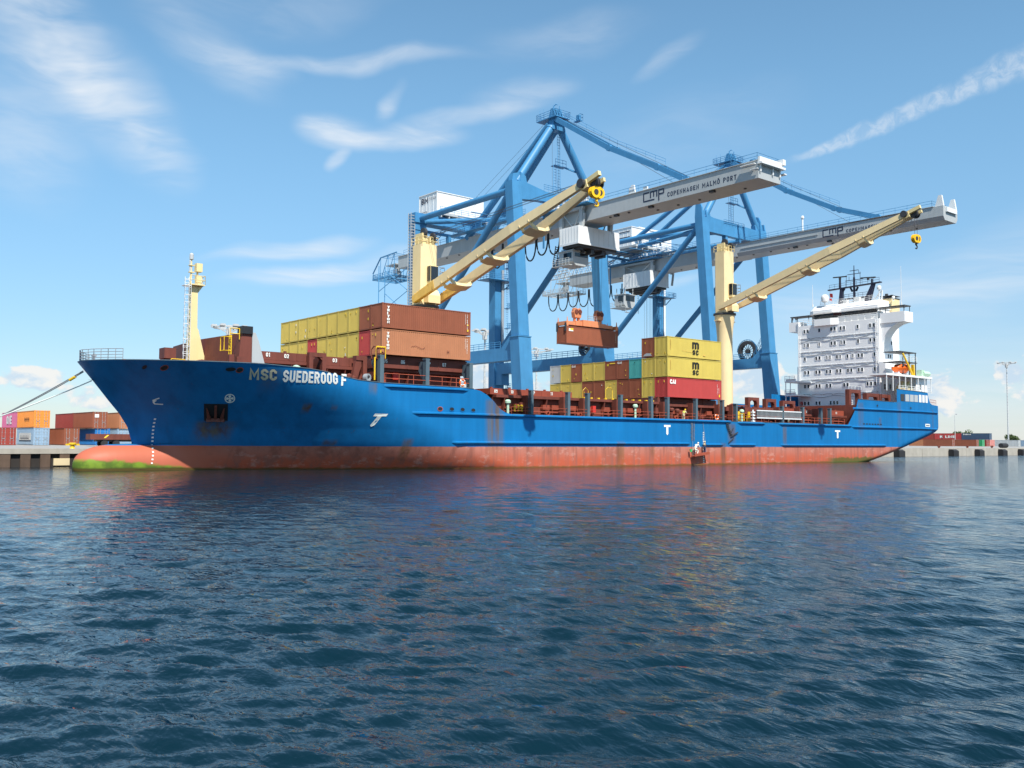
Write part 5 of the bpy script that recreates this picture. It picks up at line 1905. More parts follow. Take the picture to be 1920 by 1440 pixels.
    b.tube((XA, ys(ZT) + .5, ZT - 1.4) if second else (XB, ys(ZT) + .5, ZT - 1.6), (XC - 3.5, YL - 1.4, ZT - .6) if second else (XA + 1.2, YL - 1.4, ZT - .9), .5, n=12)
    b.build('tie_tube', B, root, smooth=40)
    # hoist and stay ropes
    b = MB()
    for dx, y1 in ((-.5, 2.0), (.5, 6.0)):
        b.tube(AP + Vector((dx, -.5, 1.2)), (XC + dx, y1, gz1 + .2), .03, n=4)
        b.tube(AP + Vector((dx * 1.3, .5, 1.2)), (XC + dx * 1.3, 60, ZT + 3), .03, n=4)
    for dx in (-.9, .7):
        b.tube(AP + Vector((dx, 0, -1.4)), (XC + dx, YS1, ZT + .4), .03, n=4)
    b.build('stay_rope', 'dark', root)
    # ladder tower to the head
    b = MB()
    b.ladder((XC + 1.3, YS1 + .9, ZT + .5), (XC + 1.0, YS1 + .9, AP.z - .3), (.6, 0, 0), .5, .05)
    b.rail([(XC + .4, YS1 + .6, ZT + 6.2), (XC + 3.0, YS1 + .6, ZT + 6.2)], 1.1, step=.8, r=.045)
    b.box(XC + .3, XC + 3.2, YS1 + .6, YS1 + 1.8, ZT + 6.1, ZT + 6.2)
    b.beam((XC + 3.0, YS1 + .8, ZT + 6.1), (XC + 5.9, YS1 + .4, ZT + 5.6), .25, .25)
    b.ladder((XC + .2, YS1 + .9, ZT + .5), (XC + .2, YS1 + .9, ZT + 6.2), (.6, 0, 0), .5, .05)
    b.rail([(XC - 3.5, YS1 - .7, ZT + .5), (XC + 3.5, YS1 - .7, ZT + .5)], 1.1, rails=(.33, .66, 1), step=.9, r=.045)
    b.build('frame_ladder', B, root)
    # machinery house over the landside beam
    hx0, hx1, hy0, hy1, hz0, hz1 = (XC - 5.9, XC + 5.8, 63.0, 69.2, 48.3, 52.75) if not second else (XC - 5.7, XC + 8.0, 58.0, 66.0, 48.2, 52.55)
    b = MB()
    b.box(hx0, hx1, hy0, hy1, hz0, hz1)
    if second:
        b.box(hx0 + 3, hx1 - 2.5, hy0 + .5, hy1 - .5, hz1 + .002, hz1 + .5)
    mh = b.build('machinery_house', 'white', root)
    b = MB()
    n = int((hx1 - hx0) / 1.17)
    for k in range(n + 1):
        x = hx0 + (hx1 - hx0) * k / n
        b.box(x - .035, x + .035, hy0 - .06, hy0 - .002, hz0 + .05, hz1 - .02)
    n = int((hy1 - hy0) / 1.17)
    for k in range(n + 1):
        y = hy0 + (hy1 - hy0) * k / n
        b.box(hx0 - .06, hx0 - .002, y - .035, y + .035, hz0 + .05, hz1 - .02)
    b.box(hx0 - .12, hx1 + .12, hy0 - .12, hy0 + .1, hz1 - .08, hz1 + .08)
    b.box(hx0 - .12, hx0 + .1, hy0 + .101, hy1, hz1 - .08, hz1 + .08)
    b.build('wall_rib', 'white', mh)
    b = MB()
    if not second:
        lettering(b, 'BM', (hx0 - .075, hy1 - .8, hz1 - 1.85), U, (0, 0, 1), 1.25, .17, 2.3)
        lettering(b, 'TITAN', (hx0 - .075, hy1 - 3.5, hz1 - 1.45), U, (0, 0, 1), .62, .12, 2.4, .25)
        b.box(hx0 - .08, hx0 - .062, hy1 - 2.8, hy1 - 1.0, hz0 + .9, hz0 + .98)
        b.box(hx0 - .08, hx0 - .062, hy1 - 2.8, hy1 - 1.0, hz0 + .1, hz0 + .18)
        b.box(hx0 - .08, hx0 - .062, hy1 - 2.8, hy1 - 2.7, hz0 + .181, hz0 + .899)
    else:
        for z in (hz1 - 1.1, hz1 - 2.4):
            b.box(hx0 - .08, hx0 - .062, hy0 + .5, hy0 + 4.0, z, z + .22)
    b.build('house_marking', 'text_dark', mh)
    if second:
        b = MB()
        for (x, z0_, z1_) in ((hx0 + 1.6, hz0 + 1.4, hz0 + 2.6), (hx0 + 9.5, hz0 + 1.2, hz0 + 2.4)):
            b.box(x, x + .6, hy0 - .07, hy0 - .061, z0_, z1_)
        b.box(hx0 + 3, hx0 + 6.0, hy0 - .5, hy0 - .061, hz0 + 2.6, hz0 + 3.0)
        b.box(hx0 - .07, hx0 - .061, hy0 + 5.4, hy0 + 6.6, hz0 + 1.2, hz0 + 2.4)
        b.build('house_door', 'dark', mh)
    b = MB()
    b.box(hx0 - .3, hx1 + .3, hy0 - 1.6, hy1 + .8, hz0 - .5, hz0 - .003)
    for x in np.arange(hx0, hx1, 1.9):
        b.box(x, x + .25, hy0 - 1.5, hy1, hz0 - 1.0, hz0 - .501)
    for x in (XA + 5, XB - 5):
        b.box(x - .4, x + .4, YL - .8, YL + .8, ZT + .701, hz0 - .501)
    b.build('house_floor', 'boom_grey', mh)
    b = MB()
    b.rail([(hx0 - .2, hy0 - 1.5, hz0), (hx1 + .2, hy0 - 1.5, hz0)], 1.1, rails=(.33, .66, 1), step=1.6, r=.04)
    for k in range(4):
        y = YL - 4 - k * 4
        b.path([(XA + 1, y, ZT - 1.9 + k * .1), (XB - 6, y - 1.2, ZT - 1.9 + k * .1)], .08, 4)
    b.rail([(x0 - 1.4, 60, gz1 + .9), (x0 - 1.4, 38, gz1 + .9)], 1.1, rails=(.33, .66, 1), step=1.8, r=.04)
    b.box(x0 - 1.9, x0 - .3, 37.5, 61, gz1 + .75, gz1 + .88)
    b.rail([(x1 + 1.4, 60, gz1 + .9), (x1 + 1.4, 36, gz1 + .9)], 1.1, rails=(.33, .66, 1), step=1.8, r=.04)
    b.build('house_walkway', B, root)
    b = MB()
    b.ladder((x0 - .6, 68.5, gz1 + .3), (x0 - .6, 63.5, ZT - 1.5), (-.9, 0, 0), .5, .09)
    b.beam((XA + .9, YL, gz1 + 1.6), (x1, YL, gz1 + 1.6), .5, .5)
    b.box(x0 - .2, x0 + .4, YL - .5, YL + .5, gz1 + .12, gz1 + 1.35)
    b.box(x1 - .4, x1 + .2, YL - .5, YL + .5, gz1 + .12, gz1 + 1.35)
    for sx in (x0 + .3, x1 - .3):
        b.box(sx - .35, sx + .35, YS1 - .5, YS1 + .5, gz1 + .12, ZT - 1.5)
    b.build('girder_hanger', B, root)
    # rear service frame at the landward end
    b = MB()
    zb = 38.9 + zo
    for x in (XC - 3.0, XC + 3.0):
        b.beam((x, 82, zb), (x, 91.8, zb), .25, .3)
        b.beam((x, 82, zb + 4.9), (x, 88.6, zb + 4.6), .2, .2)
        b.beam((x, 88.6, zb + 4.6), (x, 91.8, zb + 1.4), .2, .2)
        for y in (83, 85.5, 88.6, 91.6):
            b.tube((x, y, zb), (x, y, zb + (4.6 if y < 90 else 1.4)), .07, n=5)
        for y in (83, 85.5):
            b.tube((x, y, zb + 4.8), (x, y + 2.6, zb + .1), .07, n=5)
        b.rail([(x, 82, zb), (x, 91.8, zb)], 1.1, rails=(.33, .66, 1), step=.9, r=.05)
    for y in np.arange(82.4, 92.4, 1.55):
        b.box(XC - 3, XC + 3, y, y + .2, zb - .1, zb + .1)
        if y < 89:
            b.tube((XC - 3, y, zb + 4.7), (XC + 3, y, zb + 4.7), .06, n=4)
    b.rail([(XC - 3, 91.8, zb), (XC + 3, 91.8, zb)], 1.1, rails=(.33, .66, 1), step=1, r=.05)
    b.build('service_frame', 'boom_grey' if second else B, root)
    b = MB()
    for k in range(5):
        b.box(XC - 2.4 + k * .9, XC - 1.9 + k * .9, 83 + k * 1.1, 84.4 + k * 1.1, zb + .7 + (k % 2) * .6, zb + 1.5 + (k % 3) * .5)
    b.box(XC - 2, XC + 2, 84, 88, zb + 2.7, zb + 2.9)
    b.build('service_gear', 'boom_grey', root)
    if second:
        b = MB()
        for x in (XC - 1.6, XC + 1.0):
            for z in (zb + 4.0, zb + 6.6):
                b.beam((x, 70, z), (x, 90, z), .22, .22)
            for k in range(13):
                y = 70 + k * 1.54
                b.tube((x, y, zb + 4.0), (x, y + 1.54, zb + 6.6), .07, n=4)
                b.tube((x, y + 1.54, zb + 4.0), (x, y, zb + 6.6), .07, n=4)
        b.build('lattice_girder', 'boom_grey', root)
    # festoon: loops of cable under the girder
    ya, yb, nl = (52.5, 30.5, 7) if not second else (90.0, 64.0, 7)
    fx = x0 + .1
    b = MB()
    fz = gz0 - .25 if not second else zb - .2
    for k in range(nl):
        a0 = ya + (yb - ya) * k / nl
        a1 = ya + (yb - ya) * (k + 1) / nl
        dr = 4.1 + .35 * math.sin(k * 2.1)
        b.path([(fx + .03 * k, a0 + (a1 - a0) * (.5 - .5 * math.cos(math.pi * i / 12)) * .94, fz - dr * math.sin(math.pi * i / 12) ** .62) for i in range(13)], .14, 6)
    b.build('festoon_cable', 'black', root)
    # cable reel on the portal beam
    rx, ry, rz, rs = (XB - .3, 36.6, 20.4, .62) if not second else (XB - .3, 37.5, 23.3, 1.0)
    b = MB()
    b.disc((rx, ry, rz), (1, 0, 0), 2.35 * rs, .9, 32, 1.65 * rs)
    for k in range(14):
        a = 2 * math.pi * k / 14
        b.beam((rx, ry + .4 * math.cos(a), rz + .4 * math.sin(a)), (rx, ry + 1.7 * rs * math.cos(a), rz + 1.7 * rs * math.sin(a)), .1, .14, upv=(1, 0, 0))
    b.disc((rx, ry, rz), (1, 0, 0), .5 * rs, .7, 16)
    rl = b.build('cable_reel', 'dark', root)
    b = MB()
    for k in range(13):
        a0, a1 = R(15 * k), R(15 * (k + 1))
        b.beam((rx - .3, ry + 2.6 * rs * math.cos(a0), rz + 2.6 * rs * math.sin(a0)), (rx - .3, ry + 2.6 * rs * math.cos(a1), rz + 2.6 * rs * math.sin(a1)), .12, .12)
        b.tube((rx - .3, ry + 2.3 * rs * math.cos(a0), rz + 2.3 * rs * math.sin(a0)), (rx - .3, ry + 2.6 * rs * math.cos(a0), rz + 2.6 * rs * math.sin(a0)), .06, n=4)
    b.ladder((rx - .5, ry - 2.2, rz - 1.5), (rx - .5, ry - 5.0, rz + 3.2), (.7, 0, 0), .4, .07)
    b.rail([(rx - .6, ry - 2.0, rz - 1.6), (rx - .6, ry - 4.8, rz + 3.1)], 1.1, step=1.2, r=.05)
    b.build('reel_guard', B, rl)
    # stair and lift on the landside legs
    b = MB()
    xl, yl = XB, YL - 1.15
    b.box(xl + .35, xl + .95, yl - .12, yl, 20, ZT - 8)
    b.build('lift_mast', 'white' if second else 'steel', root)
    b = MB()
    sx = xl + 1.4 if not second else xl - 2.4
    for k in range(7):
        z = 14.0 + zo + k * 4.2
        b.box(sx, sx + 1.1, yl - .7, yl + .6, z, z + .08)
        b.rail([(sx, yl - .7, z), (sx + 1.1, yl - .7, z), (sx + 1.1, yl + .6, z)], 1.1, rails=(.33, .66, 1), step=.6, r=.045)
        b.ladder((sx + .2, yl, z), (sx + .2, yl, z + 4.2), (.5, 0, 0), .45, .045)
        if second:
            b.beam((sx + .1, yl - .4, z + .1), (sx + 1.0, yl - .4, z + 3.0), .14, .14)
    z = 36.4 + zo
    b.box(xl - 4.0, xl + 3.2, yl - 1.5, yl + 2.6, z - 8 * 0, z + .12)
    b.rail([(xl - 4.0, yl - 1.5, z + .12), (xl + 3.2, yl - 1.5, z + .12), (xl + 3.2, yl + 2.6, z + .12)], 1.1, rails=(.33, .66, 1), step=.9, r=.05)
    b.rail([(xl - 4.0, yl - 1.5, z + .12), (xl - 4.0, yl + 2.6, z + .12)], 1.1, rails=(.33, .66, 1), step=.9, r=.05)
    for s_ in (-1, 1):
        b.beam((xl + s_ * 1.2, yl, z - 1.6), (xl + s_ * 3.0, yl, z - .05), .15, .15)
    b.build('leg_stair', B, root)
    if not second:
        b = MB()
        for dx, dy in ((-.45, -.45), (.45, -.45), (.45, .45), (-.45, .45)):
            b.tube((XA - 1.8 + dx, YL - .6 + dy, 12), (XA - 1.8 + dx, YL - .6 + dy, ZT + .6), .09, n=4)
        for k in range(62):
            z = 12 + k * .57
            b.box(XA - 2.25, XA - 1.35, YL - 1.08, YL - 1.02, z, z + .16)
            b.box(XA - 2.28, XA - 2.22, YL - 1.05, YL - .15, z, z + .16)
        b.build('lift_mast', 'steel', root)
        b = MB()
        for x in (XA - 5.0, XA - 3.6):
            b.tube((x, YL + 6, 14), (x, YL + 6, 37.5), .09, n=4)
        for k in range(5):
            z = 14 + k * 4.6
            b.tube((XA - 5.0, YL + 6, z), (XA - 2.0, YL + .4, z + 4.4), .07, n=4)
            b.tube((XA - 3.6, YL + 6, z + 4.4), (XA - 2.0, YL + .4, z), .07, n=4)
        for k in range(6):
            z = 16 + k * 4.0
            b.box(XA + 1.5, XA + 3.4, YL - 1.0, YL + .8, z, z + .08)
            b.rail([(XA + 1.5, YL - 1.0, z), (XA + 3.4, YL - 1.0, z), (XA + 3.4, YL + .8, z)], 1.1, step=.8, r=.05)
            b.ladder((XA + 1.7, YL - .8, z), (XA + 3.1, YL - .8, z + 4), (0, .7, 0), .4, .05)
        b.build('stair_tower', B, root)
    # trolley with its house and the driver's cab
    if not second:
        tx0, tx1, ty0, ty1, tz0, tz1 = XC - 4.5, XC + 5.2, 23.8, 28.3, 36.45, 39.3
    else:
        tx0, tx1, ty0, ty1, tz0, tz1 = XC - 4.6, XC + 1.6, 53.4, 61.6, 38.7, 41.95
    b = MB()
    b.box(tx0, tx1, ty0, ty1, tz0, tz1)
    tr = b.build('trolley', 'white', root)
    b = MB()
    n = int((ty1 - ty0) / (.35 if not second else 1.0))
    for k in range(n + 1):
        y = ty0 + (ty1 - ty0) * k / n
        b.box(tx0 - .06, tx0 - .002, y - .06, y + .06, tz0 + .12, tz1 - .08)
    n = int((tx1 - tx0) / (1.2 if not second else 1.0))
    for k in range(n + 1):
        x = tx0 + (tx1 - tx0) * k / n
        b.box(x - .05, x + .05, ty0 - .05, ty0 - .002, tz0 + .12, tz1 - .08)
    b.box(tx0 - .1, tx1 + .1, ty0 - .12, ty0 - .051, tz0 - .25, tz0 + .1)
    b.box(tx0 - .12, tx0 - .061, ty0 - .05, ty1, tz0 - .25, tz0 + .1)
    b.build('trolley_rib', 'white', tr)
    b = MB()
    b.box(tx0 + .3, tx1 - .3, ty0 + .3, ty1 - .3, tz0 - .6, tz0 - .003)
    for k in range(6):
        x = tx0 + 1.0 + k * (tx1 - tx0 - 2) / 6
        b.box(x, x + .7, ty0 + .6 + (k % 2), ty1 - .8, tz0 - 1.0 - .2 * (k % 3), tz0 - .601)
    b.build('trolley_underside', 'dark', tr)
    for (x, sgn) in ((x0 - .75, 1), (x1 + .75, -1)):
        b = MB()
        for y in (ty0 + .4, ty1 + .9):
            b.beam((x, y, tz1), (x, y, gz1 - .4), .5, .7, upv=(0, 1, 0))
        b.beam((x, ty0 - .2, gz1 - .3), (x, ty1 + 2.0, gz1 - .3), .6, .45)
        b.tube((x, ty0 + .6, gz1 - .5), (x, (ty0 + ty1) / 2, tz1), .12, n=6)
        b.tube((x, ty1 + .7, gz1 - .5), (x, (ty0 + ty1) / 2, tz1), .12, n=6)
        b.tube((x + .1, ty0 - .1, gz0 + 1.2), (x + .1, ty0 + .5, tz0 + .6), .26, n=8)
        b.build('trolley_bracket', 'boom_grey', tr)
    b = MB()
    b.box(x0 - 1.7, x0 - .05, ty0 - 2.0, ty1 + 6.0, gz1 + .12, gz1 + .35)
    b.box(x1 + .05, x1 + 1.6, ty0 - 1.0, ty1 + 2.0, gz1 + .12, gz1 + .35)
    b.rail([(x0 - 1.65, ty1 + 5.8, gz1 + .35), (x0 - 1.65, ty0 - 1.9, gz1 + .35), (x0 - .2, ty0 - 1.9, gz1 + .35)], 1.1, rails=(.33, .66, 1), step=1.1, r=.045)
    b.beam((x0 - 1.0, ty1 + 5.2, gz1), (x0 - 1.0, ty1 + 5.2, tz0 + .5), .2, .3)
    b.build('trolley_platform', B, tr)
    b = MB()
    rr = random.Random(5)
    for k in range(11):
        y = ty0 - 1.2 + k * .78
        h = rr.uniform(.5, 1.5)
        b.box(x0 - 1.3, x0 - .5, y, y + rr.uniform(.25, .6), gz1 + .36, gz1 + .36 + h)
    b.box(x0 - 1.35, x0 - .45, ty0 - 1.25, ty1 + 3.2, gz1 + .352, gz1 + .5)
    b.build('trolley_machinery', 'white', tr)
    b = MB()
    b.tube((x0 - .9, ty0 - 1.0, gz1 + 1.3), (x0 - .3, ty0 - 3.8, gz1 + 1.9), .14, n=6)
    b.build('trolley_arm', 'white', tr)
    if not second:
        cx0, cx1, cy0, cy1, cz0, cz1 = XC - 3.9, XC - .2, 25.8, 29.2, 33.0, 35.4
    else:
        cx0, cx1, cy0, cy1, cz0, cz1 = XC - 8.2, XC - 4.6, 58.0, 61.0, 33.7, 36.6
    b = MB()
    b.prism([(cx0, cz0 + .6), (cx0 + .8, cz0), (cx1 - .5, cz0), (cx1, cz0 + .6), (cx1, cz1), (cx0, cz1)], 'y', cy0, cy1)
    cb = b.build('driver_cab', 'boom_grey', tr)
    b = MB()
    b.box(cx0 + .5, cx1 - .2, cy0 - .05, cy0 - .004, cz0 + 1.5, cz1 - .25)
    b.box(cx0 - .05, cx0 - .004, cy0 + .3, cy1 - 1.2, cz0 + 1.2, cz1 - .25)
    b.box(cx1 + .004, cx1 + .05, cy0 + .3, cy1 - .4, cz0 + .9, cz1 - .25)
    b.build('cab_window', 'glass', cb)
    b = MB()
    b.box(cx0 - .2, cx1 + .2, cy0 - .2, cy1 + .2, cz1 + .003, cz1 + .15)
    b.box(cx0 - .9, cx1 + .3, cy0 - .3, cy1 + .6, cz0 - .12, cz0 - .004) if second else b.box(cx0 - .9, cx0 - .1, cy0, cy1 + .8, cz0 - .12, cz0 - .004)
    b.rail([(cx0 - .85, cy1 + .7, cz0), (cx0 - .85, cy0, cz0)], 1.1, rails=(.33, .66, 1), step=.8, r=.045)
    for x in (cx0 + .4, cx1 - .4):
        for y in (cy0 + .3, cy1 - .3):
            b.tube((x, y, cz1), (x, y, tz0 - .5), .1, n=5)
    if second:
        b.ladder((cx1 + .3, cy0 - .2, cz0 - 1.2), (cx1 + .3, cy0 - .2, cz1), (.7, 0, 0), .4, .05)
        b.beam((cx0, cy0, cz0 - .1), (cx0 + .9, cy0, cz0 - 1.1), .1, .1)
        b.box(cx0 + .5, cx0 + 1.7, cy0 - .3, cy0 + .3, cz0 - 1.2, cz0 - 1.1)
    b.build('cab_frame', 'boom_grey', cb)
    b = MB()
    b.ladder((x0 - 1.4, ty1 + 1.6, tz0 + .3), (x0 - 1.0, cy1 + 2.0, cz0), (.8, 0, 0), .35, .09)
    b.build('cab_stair', 'dark', tr)
    b = MB()
    if not second:
        b.prism([(13.0, gz1 + .1), (14.4, gz1 + .1), (14.2, gz1 + 1.1), (13.6, gz1 + 1.6), (13.2, gz1 + 1.5)], 'x', x0 + .2, x0 + .5)
        b.box(x0 + .2, x0 + .5, 10.4, 11.2, gz1 + .1, gz1 + .7)
    else:
        b.tube((x0 + .4, 15.6, gz1), (x0 + .4, 15.6, gz1 + 2.6), .16, n=6)
        b.lathe((x0 + .4, 15.6, gz1 + 2.6), [(.2, 0), (.35, .3), (.2, .7)], 8)
    b.build('boom_bracket', 'white', bm_)
    return root


g1 = gantry(57.0, 0.0, 'nearer blue gantry crane, its grey boom above the brown container on the hoist', 26)
g2 = gantry(107.7, 1.75, 'farther blue gantry crane whose boom runs behind the second deck crane jib', 57, True)

# ------------------------------------------------------------------ spreaders
def spreader(name, label, x0, x1, y0, z, head_z, rope_top, dxs, cat='spreader'):
    root = thing(name, label, cat, ((x0 + x1) / 2, y0 + 1.22, z), 'spreaders hanging from the gantry cranes')
    L = x1 - x0
    b = MB()
    b.box(x0 + .8, x1 - .8, y0 + .5, y0 + 1.9, z + .25, z + .85)
    b.box(x0 + L * .33, x0 + L * .67, y0 + .2, y0 + 2.2, z + .22, z + 1.25)
    b.box(x0 + 2.5, x0 + L * .33 - .002, y0 + .4, y0 + 2.0, z + .24, z + 1.0)
    b.box(x0 + L * .67 + .002, x1 - 2.5, y0 + .4, y0 + 2.0, z + .24, z + .98)
    b.build('frame', 'spreader', root)
    for x in (x0, x1 - .5):
        b = MB()
        b.box(x, x + .5, y0, y0 + 2.44, z + .12, z + .75)
        for y in (y0, y0 + 2.24):
            b.box(x + .1, x + .4, y, y + .2, z - .05, z + .119)
            b.tube((x + .25, y + .1, z + .75), (x + .25, y + .1, z + 1.5), .12, .05, n=6)
        b.build('end_beam', 'spreader', root)
    b = MB()
    for x, y in ((x0 - .12, y0 + .1), (x0 - .12, y0 + 2.2), (x1 + .02, y0 + .1), (x1 + .02, y0 + 2.2)):
        b.box(x, x + .1, y - .1, y + .25, z - .9, z + .5)
    b.build('flipper', 'dark', root)
    b = MB()
    b.rail([(x0 + L * .42, y0 + .3, z + 1.25), (x0 + L * .60, y0 + .3, z + 1.25)], .8, step=.5, r=.04)
    b.build('spreader_rail', 'steel', root)
    for x in dxs:
        b = MB()
        b.prism([(x - .7, head_z - .9), (x + .7, head_z - .9), (x + .85, head_z), (x + .55, head_z + .75), (x, head_z + .5), (x - .55, head_z + .75), (x - .85, head_z)], 'y', y0 + .8, y0 + 1.6)
        for s_ in (-.45, .45):
            b.box(x + s_ - .15, x + s_ + .15, y0 + 1.0, y0 + 1.4, z + .9, head_z - .901)
        hb = b.build('head_block', 'spreader', root)
        b = MB()
        for s_ in (-.42, .42):
            b.disc((x + s_, y0 + .72, head_z + .1), (0, 1, 0), .38, .12, 14)
        b.build('head_sheave', 'oxide', hb)
    b = MB()
    for x in dxs:
        for s_ in (-.78, -.1, .1, .78):
            b.tube((x + s_, y0 + 1.2, head_z), (x + s_ * 1.1, y0 + 1.2, rope_top), .028, n=4)
    b.tube((x0 + L * .5, y0 + 1.2, z + 1.2), (x0 + L * .5, y0 + 1.2, rope_top), .04, n=4)
    b.build('hoist_rope', 'dark', root)
    return root


spreader('container_spreader', 'rusty orange spreader frame on hoist ropes above the lifted brown container', 51.0, 63.2, 25.0, 22.45, 25.0, 36.0, (54.4, 59.6))
spreader('container_spreader', 'orange spreader hoist behind the second deck stack, mostly hidden by yellow containers', 101.5, 113.7, 56.0, 21.0, 24.6, 38.0, (106.2, 110.4))

# ------------------------------------------------------------------ containers
CP = {'yellow': paint('container yellow', (0.54, 0.415, 0.085), 0.55, 0.22, 0.10, rustcol=(0.25, 0.14, 0.05)),
      'brown': paint('container brown', (0.25, 0.075, 0.036), 0.6, 0.20, 0.14, rustcol=(0.12, 0.04, 0.025)),
      'faded brown': paint('container faded brown', (0.41, 0.165, 0.078), 0.65, 0.22, 0.12, rustcol=(0.2, 0.07, 0.04)),
      'rust red': paint('container rust red', (0.27, 0.042, 0.030), 0.6, 0.15, 0.12),
      'red': paint('container red', (0.42, 0.050, 0.045), 0.55, 0.08, 0.08),
      'grey': paint('container grey', (0.44, 0.46, 0.46), 0.6, 0.25, 0.12),
      'teal': paint('container teal', (0.06, 0.33, 0.31), 0.55, 0.15, 0.1),
      'pink': paint('container pink', (0.50, 0.12, 0.23), 0.5, 0.05, 0.08),
      'orange': paint('container orange', (0.72, 0.25, 0.04), 0.5, 0.06, 0.08),
      'blue grey': paint('container blue grey', (0.24, 0.34, 0.44), 0.55, 0.1, 0.1),
      'blue': paint('container blue', (0.02, 0.16, 0.42), 0.5, 0.08, 0.1),
      'navy': paint('container navy', (0.045, 0.085, 0.15), 0.55, 0.08, 0.1),
      'green': paint('container green', (0.03, 0.32, 0.12), 0.55, 0.08, 0.1),
      'pale red': paint('container pale red', (0.62, 0.22, 0.18), 0.6, 0.1, 0.1)}
_cm = {}


def cmesh(kind, L, H):
    """shared container meshes, local: x along, front wall at -x, doors at +x, base at z=0"""
    key = (kind, L, H)
    if key in _cm:
        return _cm[key]
    W_ = 2.438
    b = MB()
    hx, hy = L / 2, W_ / 2
    p = .16
    if kind == 'frame':
        for sx in (-1, 1):
            for sy in (-1, 1):
                b.box(min(sx * hx, sx * (hx - p)), max(sx * hx, sx * (hx - p)), min(sy * hy, sy * (hy - p)), max(sy * hy, sy * (hy - p)), .16, H - .13)
                for z0, z1 in ((0, .118), (H - .118, H)):
                    b.box(min(sx * (hx + .012), sx * (hx - .18)), max(sx * (hx + .012), sx * (hx - .18)), min(sy * (hy + .012), sy * (hy - .17)), max(sy * (hy + .012), sy * (hy - .17)), z0, z1)
        for sy in (-1, 1):
            for z0, z1 in ((.03, .19), (H - .11, H - .02)):
                b.box(-hx + .18, hx - .18, min(sy * (hy - .005), sy * (hy - .09)), max(sy * (hy - .005), sy * (hy - .09)), z0, z1)
        for sx in (-1, 1):
            for z0, z1 in ((.03, .19), (H - .11, H - .02)):
                b.box(min(sx * (hx - .004), sx * (hx - .09)), max(sx * (hx - .004), sx * (hx - .09)), -hy + .17, hy - .17, z0, z1)
        b.box(-hx + .1, hx - .1, -hy + .1, hy - .1, .06, .15)
    elif kind in ('side', 'end'):
        span = (L - .32) if kind == 'side' else (W_ - .30)
        n = int(round(span / .278)) if kind == 'side' else 9
        pt = span / n
        pro = []
        for k in range(n):
            x = -span / 2 + k * pt
            pro += [(x, 0.0), (x + .30 * pt, 0.0), (x + .5 * pt, -.05), (x + .80 * pt, -.05)]
        pro.append((span / 2, 0.0))
        vs = []
        for (x, d_) in pro:
            for z in (.17, H - .09):
                if kind == 'side':
                    vs.append((x, -(hy - .015 + d_), z))
                else:
                    vs.append((-(hx - .012 + d_ * 2.0), -x, z))
        b.add(vs, [(2 * i, 2 * i + 2, 2 * i + 3, 2 * i + 1) for i in range(len(pro) - 1)])
    elif kind == 'roof':
        n = int(L / .5)
        for k in range(n):
            x = -hx + .15 + k * (L - .3) / n
            w = (L - .3) / n
            zt = H - .03
            b.add([(x, -hy + .08, zt), (x, hy - .08, zt), (x + w / 2, hy - .08, zt - .02), (x + w / 2, -hy + .08, zt - .02), (x + w, -hy + .08, zt), (x + w, hy - .08, zt)], [(0, 3, 2, 1), (3, 4, 5, 2)])
    elif kind == 'doorL' or kind == 'doorR':
        y0, y1 = (.006, hy - .165) if kind == 'doorR' else (-hy + .165, -.006)
        b.box(hx - .07, hx - .035, y0, y1, .19, H - .12)
        for k in range(5):
            z = .35 + k * (H - .75) / 4.6
            b.box(hx - .034, hx - .012, y0 + .06, y1 - .06, z, z + .26)
        for k in range(4):
            z = .3 + k * (H - .6) / 3.2
            b.box(hx - .034, hx + .0, y0 + (.0 if kind == 'doorL' else y1 - y0 - .1), y0 + (.1 if kind == 'doorL' else y1 - y0), z, z + .07)
    elif kind == 'bars':
        for y in (-.85, -.38, .38, .85):
            b.tube((hx + .02, y, .12), (hx + .02, y, H - .1), .022, n=5)
            for z in (.25, .8, 1.3, H - .8, H - .2):
                b.box(hx - .02, hx + .045, y - .07, y + .07, z - .03, z + .03)
        for y in (-.6, .6):
            b.box(hx + .0, hx + .05, y - .22, y + .22, 1.05, 1.12)
    me = b.build(kind, 'black', None)
    mesh = me.data
    bpy.data.objects.remove(me)
    _cm[key] = mesh
    return mesh


def container(label, colour, loc, L=12.192, H=2.896, group=None, rotz=0.0, doors=False, endcolour=None):
    o = bpy.data.objects.new('shipping_container', cmesh('frame', L, H))
    COL.objects.link(o)
    o.location = loc
    o.rotation_euler = (0, 0, rotz)
    tag(o, label, 'container', group)

    def child(name, kind, colr, rz=0.0, off=(0, 0, 0)):
        c = bpy.data.objects.new(name, cmesh(kind, L, H))
        COL.objects.link(c)
        c.parent = o
        c.rotation_euler = (0, 0, rz)
        c.material_slots[0].link = 'OBJECT'
        c.material_slots[0].material = colr
        return c
    o.material_slots[0].link = 'OBJECT'
    o.material_slots[0].material = CP[colour]
    cm_ = CP[colour]
    child('side_panel', 'side', cm_)
    child('side_panel', 'side', cm_, math.pi)
    child('end_panel', 'end', cm_)
    child('roof_panel', 'roof', cm_)
    if doors:
        child('door', 'doorL', cm_)
        child('door', 'doorR', cm_)
        child('locking_bars', 'bars', P['steel'])
    else:
        child('end_panel', 'end', cm_, math.pi)
    return o


def mark(parent, name, mb, mat):
    """lettering in the container's own axes"""
    me = mb.build(name, mat, None)
    me.parent = parent
    return me


ORD = ['first', 'second', 'third', 'fourth', 'fifth', 'sixth', 'seventh', 'eighth', 'ninth', 'tenth']
W_ = 2.5
GA = 'containers stacked on the foredeck hatch'
SX0 = 0.03
Lc = 12.192
cols_low = ['yellow', 'yellow', 'yellow', 'red', 'yellow', 'yellow', 'yellow', 'yellow', 'red', 'faded brown']
cols_top = ['yellow'] * 8 + ['brown', 'brown']
rs_ = random.Random(11)


